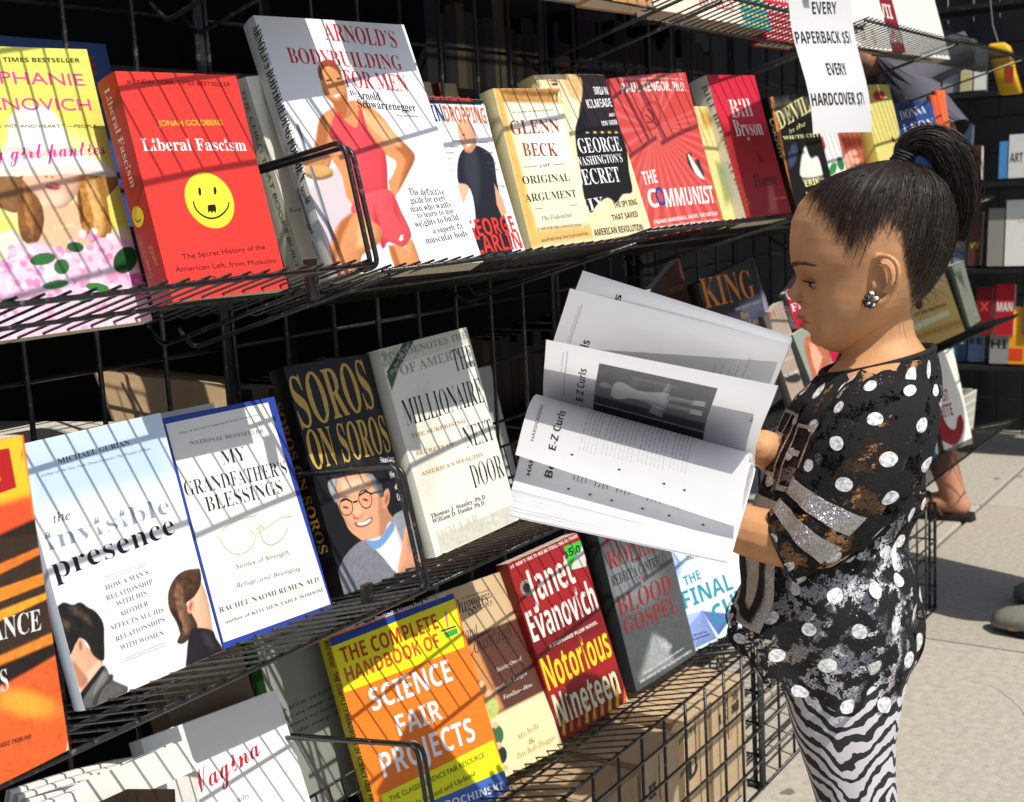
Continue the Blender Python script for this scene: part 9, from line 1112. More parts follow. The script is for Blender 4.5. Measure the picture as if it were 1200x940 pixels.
for k in range(4200):
    a = random.uniform(0, 6.283); r0 = random.random()**.5; pts = []; end = len(PT) if random.random() < .6 else random.randint(len(PT)-9, len(PT)); ph = random.uniform(0, 6.28); st_ = random.choice((0, 0, 0, 1, 4)); out = 1+(.35*random.random() if random.random() < .16 else 0)
    for i in range(st_, end):
        x, y, rr = PT[i][:3]; x2, y2 = PT[min(i+1, len(PT)-1)][:2]; x1, y1 = PT[max(i-1, 0)][:2]; dd = math.hypot(x2-x1, y2-y1)+1e-6; nx, ny = (y2-y1)/dd, -(x2-x1)/dd
        q = r0*rr*out*math.cos(a)+1.5*math.sin(i*.42+ph); ll = r0*rr*PXM*1.05*math.sin(a); pts.append(LP(x+nx*q, y+ny*q, ll))
    if len(pts) > 3: ribbon(m, pts, random.uniform(.00018, .00034))
adopt(m.build('ponytail', [M_hair, M_hair2], None))
m = MB(); ax = (LP(1062, 174)-LP(1052, 196)).normalized(); ua = ax.cross(LF).normalized()
for j in range(4):
    c = LP(1054.5+j*1.9, 193.5-j*3.2); m.tube([c+(ua*math.cos(t)+LF*math.sin(t))*(.0092+.0007*math.sin(5*t+j)) for t in (2*math.pi*k/28 for k in range(28))], .0021, 8, close=True)
adopt(m.build('hair_tie', mat('black_elastic', (.012, .012, .012), .6, .4, bump=.5, bscale=900), None, True))
# ---- earrings
Mb = mat('black_gem', (.01, .01, .012), .08, .8); Mw = mat('white_gem', '#e9e9ee', .12, .8)
for s in (1, -1):
    c = LP(1019.5, 343.5, s*.0725); er = thing('tmp', '', '') if False else None
    m = MB()
    for k in range(34):
        v = Vector([random.gauss(0, 1) for _ in range(3)]).normalized(); p = c+Vector(v)*.0068; rr = random.uniform(.0016, .0026)
        b = ell(p, (rr, rr, rr), nu=8, nv=5); m.add(b.v, b.f, 1 if k % 3 == 0 else 0)
    adopt(m.build('earring', [Mb, Mw], None, True))
# ---- clothes
def lace_material():
    m = bpy.data.materials.new('polka_dot_lace'); m.use_nodes = True; nt = m.node_tree; N = nt.nodes; L = nt.links; b = N['Principled BSDF']; out = N['Material Output']
    uv = N.new('ShaderNodeUVMap'); uv.uv_map = 'UVMap'
    def mth(op, a, b_=None, c_=None):
        n = N.new('ShaderNodeMath'); n.operation = op
        for i, v in enumerate((a, b_, c_)):
            if v is None: continue
            if isinstance(v, (int, float)): n.inputs[i].default_value = v
            else: L.new(v, n.inputs[i])
        return n.outputs[0]
    wob = N.new('ShaderNodeTexNoise'); wob.inputs['Scale'].default_value = 40; L.new(uv.outputs[0], wob.inputs['Vector'])
    sc = N.new('ShaderNodeVectorMath'); sc.operation = 'MULTIPLY_ADD'; L.new(wob.outputs['Color'], sc.inputs[0]); sc.inputs[1].default_value = (.006, .006, 0); L.new(uv.outputs[0], sc.inputs[2])
    sp = N.new('ShaderNodeSeparateXYZ'); L.new(sc.outputs[0], sp.inputs[0]); P_ = .043
    v = mth('DIVIDE', sp.outputs[1], P_*.82); row = mth('FLOOR', v); odd = mth('MODULO', row, 2.0)
    u = mth('ADD', mth('DIVIDE', sp.outputs[0], P_), mth('MULTIPLY', odd, .5)); fu = mth('SUBTRACT', mth('FRACT', u), .5); fv = mth('MULTIPLY', mth('SUBTRACT', mth('FRACT', v), .5), .82)
    r = mth('SQRT', mth('ADD', mth('MULTIPLY', fu, fu), mth('MULTIPLY', fv, fv))); dot = mth('LESS_THAN', r, .168)
    big = N.new('ShaderNodeTexNoise'); big.inputs['Scale'].default_value = 43; big.inputs['Detail'].default_value = 7; big.inputs['Roughness'].default_value = .62; L.new(uv.outputs[0], big.inputs['Vector'])
    vo = N.new('ShaderNodeTexVoronoi'); vo.feature = 'DISTANCE_TO_EDGE'; vo.inputs['Scale'].default_value = 330; L.new(sc.outputs[0], vo.inputs['Vector'])
    vo2 = N.new('ShaderNodeTexVoronoi'); vo2.feature = 'DISTANCE_TO_EDGE'; vo2.inputs['Scale'].default_value = 130; L.new(sc.outputs[0], vo2.inputs['Vector'])
    N2 = N.new('ShaderNodeTexNoise'); N2.inputs['Scale'].default_value = 130; N2.inputs['Detail'].default_value = 2; N2.inputs['Distortion'].default_value = 2.5; L.new(uv.outputs[0], N2.inputs['Vector'])
    hole = mth('GREATER_THAN', mth('ADD', big.outputs['Fac'], mth('MULTIPLY', mth('MINIMUM', sp.outputs[1], .22), .20)), .550); fine = mth('GREATER_THAN', vo.outputs['Distance'], .03); thread = mth('GREATER_THAN', N2.outputs['Fac'], .40)
    tiny = mth('MULTIPLY', mth('GREATER_THAN', vo.outputs['Distance'], .34), .35)
    alpha = mth('MAXIMUM', mth('MULTIPLY', mth('MULTIPLY', hole, fine), thread), tiny); open_ = mth('MULTIPLY', alpha, mth('SUBTRACT', 1.0, dot))
    cr = N.new('ShaderNodeTexNoise'); cr.inputs['Scale'].default_value = 260; cr.inputs['Detail'].default_value = 3; L.new(uv.outputs[0], cr.inputs['Vector'])
    ramp = N.new('ShaderNodeMapRange'); ramp.inputs['From Min'].default_value = .35; ramp.inputs['From Max'].default_value = .6; ramp.inputs['To Min'].default_value = .38; ramp.inputs['To Max'].default_value = .84; L.new(cr.outputs['Fac'], ramp.inputs['Value'])
    wcol = N.new('ShaderNodeCombineColor'); [L.new(ramp.outputs[0], wcol.inputs[i]) for i in range(3)]
    mix = N.new('ShaderNodeMix'); mix.data_type = 'RGBA'; L.new(dot, mix.inputs[0]); mix.inputs[6].default_value = (.013, .013, .014, 1); L.new(wcol.outputs[0], mix.inputs[7]); L.new(mix.outputs[2], b.inputs['Base Color'])
    rg = N.new('ShaderNodeMapRange'); L.new(dot, rg.inputs['Value']); b.inputs['Specular IOR Level'].default_value = .25; rg.inputs['To Min'].default_value = .9; rg.inputs['To Max'].default_value = .3; L.new(rg.outputs[0], b.inputs['Roughness'])
    bp = N.new('ShaderNodeBump'); bp.inputs['Strength'].default_value = .7; bp.inputs['Distance'].default_value = .0015; L.new(mth('ADD', big.outputs['Fac'], mth('MULTIPLY', vo.outputs['Distance'], .6)), bp.inputs['Height']); L.new(bp.outputs[0], b.inputs['Normal'])
    tr = N.new('ShaderNodeBsdfTransparent'); ms = N.new('ShaderNodeMixShader'); L.new(open_, ms.inputs[0]); L.new(b.outputs[0], ms.inputs[1]); L.new(tr.outputs[0], ms.inputs[2]); L.new(ms.outputs[0], out.inputs['Surface'])
    return m
def zebra_material():
    m = bpy.data.materials.new('zebra_stripe_cotton'); m.use_nodes = True; nt = m.node_tree; N = nt.nodes; L = nt.links; b = N['Principled BSDF']; b.inputs['Roughness'].default_value = .75
    uv = N.new('ShaderNodeUVMap'); uv.uv_map = 'UVMap'; nz = N.new('ShaderNodeTexNoise'); nz.inputs['Scale'].default_value = 26; nz.inputs['Detail'].default_value = 3; L.new(uv.outputs[0], nz.inputs['Vector'])
    sp = N.new('ShaderNodeSeparateXYZ'); L.new(uv.outputs[0], sp.inputs[0])
    def mth(op, a, b_=None):
        n = N.new('ShaderNodeMath'); n.operation = op
        for i, v in enumerate((a, b_)):
            if v is None: continue
            if isinstance(v, (int, float)): n.inputs[i].default_value = v
            else: L.new(v, n.inputs[i])
        return n.outputs[0]
    # chevrons: the stripes run down to two seams round the leg
    tri = mth('PINGPONG', mth('ADD', sp.outputs[0], .046), .062); tri2 = mth('MULTIPLY', mth('PINGPONG', mth('ADD', sp.outputs[0], .02), .027), .28)
    s = mth('ADD', mth('ADD', sp.outputs[1], mth('MULTIPLY', tri, .75)), mth('ADD', tri2, mth('MULTIPLY', nz.outputs['Fac'], .045)))
    w = mth('FRACT', mth('MULTIPLY', s, 55.0)); n2 = N.new('ShaderNodeTexNoise'); n2.inputs['Scale'].default_value = 30; L.new(uv.outputs[0], n2.inputs['Vector'])
    k = mth('LESS_THAN', w, mth('ADD', mth('MULTIPLY', n2.outputs['Fac'], .6), .14))
    mix = N.new('ShaderNodeMix'); mix.data_type = 'RGBA'; L.new(k, mix.inputs[0]); mix.inputs[6].default_value = (.60, .57, .62, 1); mix.inputs[7].default_value = (.016, .016, .018, 1); L.new(mix.outputs[2], b.inputs['Base Color'])
    kn = N.new('ShaderNodeTexNoise'); kn.inputs['Scale'].default_value = 900; L.new(uv.outputs[0], kn.inputs['Vector']); bp = N.new('ShaderNodeBump'); bp.inputs['Strength'].default_value = .3; bp.inputs['Distance'].default_value = .001; L.new(kn.outputs['Fac'], bp.inputs['Height']); L.new(bp.outputs[0], b.inputs['Normal'])
    return m
def glitter_material():
    m = bpy.data.materials.new('silver_glitter'); m.use_nodes = True; nt = m.node_tree; N = nt.nodes; L = nt.links; b = N['Principled BSDF']; tc = N.new('ShaderNodeTexCoord')
    vo = N.new('ShaderNodeTexVoronoi'); vo.inputs['Scale'].default_value = 1100; L.new(tc.outputs['Object'], vo.inputs['Vector'])
    hs = N.new('ShaderNodeHueSaturation'); hs.inputs['Saturation'].default_value = .22; L.new(vo.outputs['Color'], hs.inputs['Color']); hs.inputs['Value'].default_value = .8; L.new(hs.outputs[0], b.inputs['Base Color'])
    b.inputs['Metallic'].default_value = .75; b.inputs['Roughness'].default_value = .38
    sub = N.new('ShaderNodeVectorMath'); sub.operation = 'SUBTRACT'; L.new(vo.outputs['Color'], sub.inputs[0]); sub.inputs[1].default_value = (.5, .5, .5)
    ge = N.new('ShaderNodeNewGeometry'); ad = N.new('ShaderNodeVectorMath'); ad.operation = 'MULTIPLY_ADD'; L.new(sub.outputs[0], ad.inputs[0]); ad.inputs[1].default_value = (1.1, 1.1, 1.1); L.new(ge.outputs['Normal'], ad.inputs[2]); no = N.new('ShaderNodeVectorMath'); no.operation = 'NORMALIZE'; L.new(ad.outputs[0], no.inputs[0]); L.new(no.outputs[0], b.inputs['Normal']); return m
M_lace, M_zebra, M_glit = lace_material(), zebra_material(), glitter_material()
def garment(name, rows, material, fold=.0, n=120, k=8, scale=.09, grow=0, dx=0, u0=0, hem=None):
    rr = refine(rows, k); rings = RG(rr, grow=grow, n=n, dx=dx); nr = len(rings); vs = []; uv = []; v = 0
    C0 = [sum(r, Vector())/n for r in rings]
    for j, r in enumerate(rings):
        if j: v += (C0[j]-C0[j-1]).length
        for i, p in enumerate(r):
            t = 2*math.pi*i/n; w = j/(nr-1); q = (p-C0[j]); q.normalize()
            f = fold*.35+fold*(noise.noise(Vector((t*1.6, v*9, 3)))*1.6+noise.noise(Vector((math.cos(t)*2.5, math.sin(t)*2.5, v*26)))*.9+.45*math.sin(t*9+v*30+2*noise.noise(Vector((t, v*12, 0)))))*min(1, .25+w*1.2)
            if hem: f += hem*max(0, w-.8)*5*math.sin(t*11+1)*.5
            vs.append(p+q*f); uv.append((u0+t*scale, v))
    m = MB(); m.add(vs, [(j*n+i, j*n+(i+1) % n, (j+1)*n+(i+1) % n, (j+1)*n+i) for j in range(nr-1) for i in range(n)])
    o = m.build(name, material, None, True); me = o.data; ul = me.uv_layers.new(name='UVMap'); idx = np.zeros(len(me.loops), int); me.loops.foreach_get('vertex_index', idx); U = np.array(uv)[idx]
    # keep the seam quads unbroken
    pi = np.arange(len(idx))//4; mx = np.zeros(len(me.polygons)); Uq = U[:, 0].reshape(-1, 4); mx = Uq.max(1, keepdims=True); Uq = np.where(mx-Uq > 3*scale, Uq+2*math.pi*scale, Uq); U[:, 0] = Uq.ravel(); ul.data.foreach_set('uv', U.ravel())
    adopt(o); return o, rings, vs, n, nr
TOP = [(962, 438, 1091, 409, .050, 0), (950, 452, 1093, 424, .072, 0), (938, 466, 1094, 446, .100, 0), (923, 494, 1092, 482, .106, 0), (905, 540, 1083, 532, .102, 0), (888, 590, 1071, 590, .100, 0), (880, 640, 1055, 640, .100, 0), (880, 685, 1065, 685, .106, 0), (866, 720, 1070, 735, .113, 0), (848, 746, 1070, 780, .120, 0), (858, 772, 1056, 828, .120, 0)]
top, trings, tvs, tn, tnr = garment('lace_top', TOP, M_lace, fold=.0085, hem=.007)
SLV = [(1012, 425, 1092, 436, .040, .045), (988, 446, 1093, 462, .050, .070), (962, 480, 1085, 515, .052, .088), (946, 518, 1060, 560, .050, .095), (932, 548, 1028, 600, .046, .098), (918, 572, 990, 635, .041, .096), (909, 586, 956, 654, .037, .093), (905, 592, 937, 664, .034, .091)]
slv, srings, svs, sn, snr = garment('lace_sleeve', SLV, M_lace, fold=.0034, scale=.05, u0=.4)
SLF = [(985, 440, 1080, 450, .040, -.06), (955, 480, 1060, 510, .048, -.085), (930, 530, 1010, 570, .042, -.09), (915, 570, 975, 610, .036, -.085)]
garment('lace_sleeve', SLF, M_lace, fold=.003, scale=.05, u0=.9)
UND = [(a, b, c, d, h, l) for a, b, c, d, h, l in TORSO[7:]]
garment('undershirt', UND, mat('lavender_cotton', (.84, .83, .88), .6, .3, grain=.05), fold=.0003, n=60, k=4, grow=.0028)
for s, dx in ((1, 0), (-1, -10)):
    garment('leggings', [(a, b, c, d, h, lc*s) for a, b, c, d, h, lc in LEG], M_zebra, fold=.0008, n=72, k=5, scale=.052, grow=.0022, dx=dx, u0=.0 if s > 0 else .3)
Mblk = mat('black_jersey', (.014, .014, .015), .75, .3, grain=.2, gscale=300, bump=.4, bscale=900)
m = MB(); n0 = trings[0]; m.tube([p for p in n0[::3]], .0034, 8, close=True); adopt(m.build('neckband', Mblk, None, True))
m = MB(); m.tube([p for p in srings[-1][::3]], .0016, 6, close=True); adopt(m.build('cuff', Mblk, None, True))
# straps of glitter round the sleeve, following its surface
def sleeve_patch(vs, n, nr, j0, j1, t0, t1, off, du=24, dv=6, skew=0):
    out = []
    for b in range(dv+1):
        for a in range(du+1):
            j = j0+(j1-j0)*b/dv+skew*a/du; t = (t0+(t1-t0)*a/du)/(2*math.pi)*n; ji = min(int(j), nr-2); fj = j-ji; ti = int(t); ft = t-ti
            g = lambda jj, tt: vs[jj*n+tt % n]
            p = (g(ji, ti)*(1-ft)+g(ji, ti+1)*ft)*(1-fj)+(g(ji+1, ti)*(1-ft)+g(ji+1, ti+1)*ft)*fj
            e1 = g(ji, ti+1)-g(ji, ti); e2 = g(ji+1, ti)-g(ji, ti); nn = e1.cross(e2).normalized(); nn = nn if nn.dot(LF) > 0 else -nn; out.append(p+nn*off)
    return MB().add(out, [(b*(du+1)+a, b*(du+1)+a+1, (b+1)*(du+1)+a+1, (b+1)*(du+1)+a) for b in range(dv) for a in range(du)])
adopt(sleeve_patch(svs, sn, snr, 29.0, 34.0, .12, 2.05, .0014).build('glitter_band', M_glit, None, True))
adopt(sleeve_patch(svs, sn, snr, 37.0, 43.0, .05, 2.2, .0014).build('glitter_band', M_glit, None, True))
# glitter emblem down the front of the top
adopt(sleeve_patch(tvs, tn, tnr, 38, 66, .10, .88, .0018, dv=24).build('glitter_panel', M_glit, None, True))
adopt(sleeve_patch(tvs, tn, tnr, 50, 62, .18, .32, .0030, dv=10).build('panel_slot', Mblk, None, True))
adopt(sleeve_patch(tvs, tn, tnr, 50, 64.5, .60, .72, .0030, dv=10).build('panel_slot', Mblk, None, True))
adopt(sleeve_patch(tvs, tn, tnr, 62, 64.5, .18, .72, .0031, dv=4).build('panel_slot', Mblk, None, True))
for j0, j1, t0, t1 in ((20, 34, .10, .13), (20, 34, .52, .55), (20, 21, .1, .55), (26, 27, .1, .4), (33, 34, .1, .55), (22, 36, .66, .69), (22, 23, .66, .95), (28, 29, .66, .9), (35, 36, .66, .98), (24, 31, .95, .98), (21, 33, .30, .33)):
    adopt(sleeve_patch(tvs, tn, tnr, j0, j1, t0, t1, .0022, du=6).build('glitter_outline', M_glit, None, True))
# shoes
for s, dx in ((1, 0), (-1, -10)):
    b0 = LP(1008+dx, 1290, s*.046); b0.z = .0
    rows = [(-.035, .022, .03), (-.02, .028, .045), (.02, .030, .048), (.06, .033, .035), (.10, .03, .026), (.125, .018, .016)]
    m = MB(); m.loft([[b0+FW*f+LF*(w*math.cos(t))+UP*(.004+max(0, h*(.5+.5*math.sin(t)))) for t in (2*math.pi*k/20 for k in range(20))] for f, w, h in rows]); adopt(m.build('shoe', mat('pink_canvas', '#b0486a', .8, .2), None, True))
# ------------------------------------------------------------------ the open book in her hands
S0, S1 = Vector((1.0525, 0.6796, 0.7527)), Vector((1.11, 0.4803, 0.6963)); CAMP = Vector((0, 0, 0.963)); PW = .165
def on_ray(rd, S, PW=PW):
    """nearer point on a viewing line that lies one page width from the spine"""
    rd = Vector(rd).normalized(); w = CAMP-S; b = rd.dot(w); c = w.dot(w)-PW**2; D = b*b-c; return CAMP+rd*(-b-math.sqrt(max(D, 0)))
LEAF = [[(0.837297456041516, 0.5350498925281457, -0.11249258914268626), (0.9142645838616217, 0.3743652107095443, -0.1548255783348934)], [(0.8513154879279416, 0.5194727626897176, -0.0735526263128862), (0.9219771585460204, 0.3671244531285823, -0.12319803177991771)], [(0.8575740113686499, 0.5108334580852106, -0.06013312835524098), (0.9229101970108188, 0.3666908779739797, -0.11736510667197275)], [(0.8097559512563506, 0.5513994739816297, -0.20063379450557345), (0.880878174379699, 0.39437855668996324, -0.26176171592620334)], [(0.8027267625140074, 0.5516056299439748, -0.22662959594433188), (0.8746382256037984, 0.398389974057717, -0.2762126044968451)], [(0.7974632984097957, 0.5509434632888179, -0.24599509740783887), (0.8705069933745914, 0.4003722840063094, -0.28621601752085796)]]
LEAF = [(on_ray(a, S0, w), on_ray(b, S1, w)) for (a, b), w in zip(LEAF, (.165, .165, .165, .165, .172, .205))]
ob = thing('open_book', 'large open book with white pages held sideways in both of the girl’s hands', 'book', S0)
M_paper = mat('white_paper', (.86, .86, .87), .7, .25, grain=.015, gscale=20, trans=.55)
def leaf_fn(E0, E1, bulge, start):
    """page surface: u along the spine, v from the spine to the fore edge; leaves the spine along `start`"""
    def S(u, v, n=0):
        s = S0*(1-u)+S1*u; e = E0*(1-u)+E1*u; c1 = s+start*bulge[0]; c2 = s*.45+e*.55+start*bulge[1]
        p = s*(1-v)**3+c1*3*v*(1-v)**2+c2*3*v*v*(1-v)+e*v**3
        return p-S0
    return S
upv = Vector((0, 0, 1)); tow = -VH
def leaf(S, nm='page', off=Vector(), mat_=None, th=.00012, parent=ob, NU=10, NV=18):
    vs = [S(i/NU, j/NV)+off for j in range(NV+1) for i in range(NU+1)]; k = len(vs)
    m = MB(); m.add(vs, [(j*(NU+1)+i, j*(NU+1)+i+1, (j+1)*(NU+1)+i+1, (j+1)*(NU+1)+i) for j in range(NV) for i in range(NU)]); return m.build(nm, mat_ or M_paper, parent, True)
def norm_at(S, u, v):
    a = S(min(u+.01, 1), v)-S(max(u-.01, 0), v); b = S(u, min(v+.01, 1))-S(u, max(v-.01, 0)); n = a.cross(b).normalized(); return n if n.dot(CAMP-(S(u, v)+S0)) > 0 else -n
M_ink2 = mat('grey_print', (.16, .16, .18), .7, .2); M_inkl = mat('pale_print', (.42, .42, .46), .7, .2)
def ptext(S, s, u, v0, v1, cap, st='B', m_=None, par=ob):
    vv, f, w = text_geo(s, st); k = (v1-v0)/w; vs = []
    for p in vv: a, b = u-p[1]*cap, v0+p[0]*k; a = min(max(a, 0), 1); b = min(max(b, 0), 1); vs.append(S(a, b)+norm_at(S, a, b)*.0004)
    MB().add(vs, f).build('lettering', m_ or M_ink, par)
def prect(S, u0, u1, v0, v1, m_, name='printed_rule', off=.0004, par=ob, nu=4, nv=6):
    vs = [S(u0+(u1-u0)*i/nu, v0+(v1-v0)*j/nv)+norm_at(S, u0+(u1-u0)*i/nu, v0+(v1-v0)*j/nv)*off for j in range(nv+1) for i in range(nu+1)]
    MB().add(vs, [(j*(nu+1)+i, j*(nu+1)+i+1, (j+1)*(nu+1)+i+1, (j+1)*(nu+1)+i) for j in range(nv) for i in range(nu)]).build(name, m_, par)
def plines(S, u0, u1, n, v0, v1, m_=M_inkl):
    m = MB()
    for k in range(n):
        u = u0+(u1-u0)*k/max(1, n-1); v = v0+random.uniform(0, .01); e = v1-random.uniform(0, .12)*(1 if k % 5 else 2)
        while v < e:
            L = min(random.uniform(.02, .06), e-v); q = [S(a, b)+norm_at(S, a, b)*.0004 for a, b in ((u, v), (u+.0045, v), (u+.0045, v+L), (u, v+L))]; m.add(q, [(0, 1, 2, 3)]); v += L+.012
    m.build('text_lines', m_, ob, kind='stuff')
LF_ = [leaf_fn(*LEAF[0], (.030, .004), upv), leaf_fn(*LEAF[1], (.045, .010), upv), leaf_fn(*LEAF[2], (.05, .012), upv), leaf_fn(*LEAF[3], (.046, .022), (upv+tow*.6).normalized()), leaf_fn(*LEAF[4], (.045, .012), (upv*.5+tow*.8).normalized()), leaf_fn(*LEAF[5], (.02, .0), (tow-upv*.4).normalized())]
for S in LF_[:5]: leaf(S)
m = MB(); A, B_ = LF_[4], LF_[5]; NU, NV = 8, 14   # the block of pages under the left side
lay = lambda u, v, t: A(u, v)*(1-t)+B_(u, v)*t-UP*.0006
top_ = [lay(i/NU, j/NV, 0) for j in range(NV+1) for i in range(NU+1)]; bot_ = [lay(i/NU, j/NV, 1) for j in range(NV+1) for i in range(NU+1)]; K1 = NU+1; K2 = len(top_)
m.add(top_+bot_, [(s_*K2+j*K1+i, s_*K2+j*K1+i+1, s_*K2+(j+1)*K1+i+1, s_*K2+(j+1)*K1+i) for s_ in (0, 1) for j in range(NV) for i in range(NU)])
NL = 16
for k in range(NL):   # fore edge and foot: sheets in thin uneven packs
    t0, t1 = k/NL, (k+1)/NL; o_ = .0012*(random.random()-.3)
    for a_, b_ in (((0, 1), (1, 1)), ((0, 0), (0, 1)), ((1, 0), (1, 1))):
        for q in range(8):
            f0, f1 = q/8, (q+1)/8; P4 = [lay(a_[0]*(1-f)+b_[0]*f, a_[1]*(1-f)+b_[1]*f, t) for f, t in ((f0, t0), (f1, t0), (f1, t1-.012), (f0, t1-.012))]; out_ = (P4[0]-lay(.5, .5, t0)).normalized()*o_
            m.add([p+out_ for p in P4], [(0, 1, 2, 3)])
m.build('page_block', M_paper, ob)
for k in range(1, 6): leaf(lambda u, v, k=k: LF_[2](u, v)+VH*.0035*k*v-UP*.0008*k)
M_cov = mat('cover_dddcd8', '#dddcd8', .4, .4)
leaf(lambda u, v: LF_[5](u*1.01-.005, min(v*1.01, 1))-UP*.002, 'back_cover', mat_=M_cov); leaf(lambda u, v: LF_[2](u, v)+VH*.022*v-UP*.006, 'front_cover', mat_=M_cov)
ptext(LF_[0], 'E-Z Curls', .195, .22, .74, .034, 'S'); ptext(LF_[0], 'Inclination', .085, .6, .9, .010, 'i', M_inkl); prect(LF_[0], .098, .101, .25, .92, M_inkl)
ptext(LF_[1], 'Dumbbell Curls', .165, .02, .66, .038, 'S'); ptext(LF_[1], 'Inclination', .07, .6, .9, .010, 'i', M_inkl); prect(LF_[1], .075, .078, .2, .92, M_inkl)
ptext(LF_[2], 'Bentover Rows', .22, .1, .93, .034, 'S')
prect(LF_[1], .24, .60, .02, .40, mat('photo_dark', '#3a3a3e', .45, .35), 'printed_photo'); prect(LF_[2], .25, .80, .3, .86, mat('photo_dark', '#3a3a3e', .45, .35), 'printed_photo')
plines(LF_[1], .70, .86, 6, .30, .85); ptext(LF_[1], '53', .95, .55, .6, .012, 'S', M_ink2); ptext(LF_[0], '51', .955, .55, .6, .012, 'S', M_ink2)
# photograph of a man in white training clothes printed sideways on the page
ops = [('F', '#8d8d92', None, 0, .3), ('P', '#2e2e32', [(0, 0), (1, 0), (1, .19), (0, .19)], .002, .4), ('P', '#e6e6e8', [(0, .19), (1, .19), (1, .205), (0, .205)], .002, 0), ('P', '#4a4a50', [(0, .205), (1, .205), (1, .36), (0, .36)], .03, .5), ('E', '#9a9a9e', (.32, .75, .04, 0, 0, .1), .02, .4), ('P', '#a2a2a6', [(.3, .85), (.7, .86), (.7, .9), (.3, .89)], .01, .3),
 ('P', '#bdbdc0', [(.5, .3), (.62, .26), (.63, .9), (.60, .92)], .008, .4), ('E', '#c8c2be', (.085, .62, .05, 0, 0, .055), .01, .1), ('P', '#fafafa', [(.15, .45), (.22, .40), (.32, .48), (.45, .49), (.62, .42), (.63, .74), (.45, .68), (.34, .68), (.24, .75), (.16, .70)], .01, .12), ('P', '#c8c8cc', [(.36, .49), (.45, .49), (.62, .43), (.62, .50), (.45, .55)], .01, .1),
 ('P', '#c2bebc', [(.62, .48), (.86, .50), (.86, .56), (.62, .57)], .01, .1), ('P', '#c2bebc', [(.62, .62), (.86, .66), (.86, .72), (.62, .71)], .01, .1), ('P', '#f2f2f2', [(.84, .47), (.95, .48), (.94, .57), (.85, .57)], .008, 0), ('P', '#f2f2f2', [(.84, .64), (.95, .66), (.94, .75), (.85, .73)], .008, 0)]
def PH(x, y, n): a, b = .245+.52*x, .10+.76*y; return tuple(LF_[0](a, b)+norm_at(LF_[0], a, b)*.0005)
paint_object('printed_photo', 1, 1, ops, PH, 0, M_print, ob, res=.009)
T_ = LF_[3]   # text page: reads from the fore edge towards the spine
def ptextr(S, s, u, v0, v1, cap, st='B', m_=None): ptext(lambda a, b: S(a, b), s, u, v0, v1, cap, st, m_)
def flip(S): return lambda u, v: S(u, 1-v)
TF = flip(T_); ptext(TF, 'E-Z Curls', .17, .12, .50, .034, 'S'); ptext(TF, 'HARDGAINERS', .065, .14, .50, .014, 'S', M_ink2)
plines(TF, .27, .34, 5, .18, .78); plines(TF, .37, .50, 8, .2, .8); plines(TF, .53, .64, 7, .22, .8); plines(TF, .67, .74, 5, .25, .82)
BFp = flip(LF_[4]); ptext(BFp, 'Bentover Rows', .165, .14, .85, .036, 'S'); ptext(BFp, 'HARDGAINERS', .065, .12, .55, .018, 'S')
for u in (.26, .36, .46, .60, .72, .88): plines(BFp, u, u+.055, 4, .16, .7, M_ink2)
for S, us, v in ((TF, (.245, .46, .66, .75), .13), (BFp, (.25, .35, .45, .59, .71, .86), .10)):
    for u in us:
        c = S(u, v); nn = norm_at(S, u, v); a = nn.orthogonal().normalized(); b = nn.cross(a); MB().add([c+nn*.0005+(a*math.cos(t)+b*math.sin(t))*.0014 for t in (2*math.pi*k/10 for k in range(10))], [tuple(range(10))]).build('printed_disc', M_ink, ob)
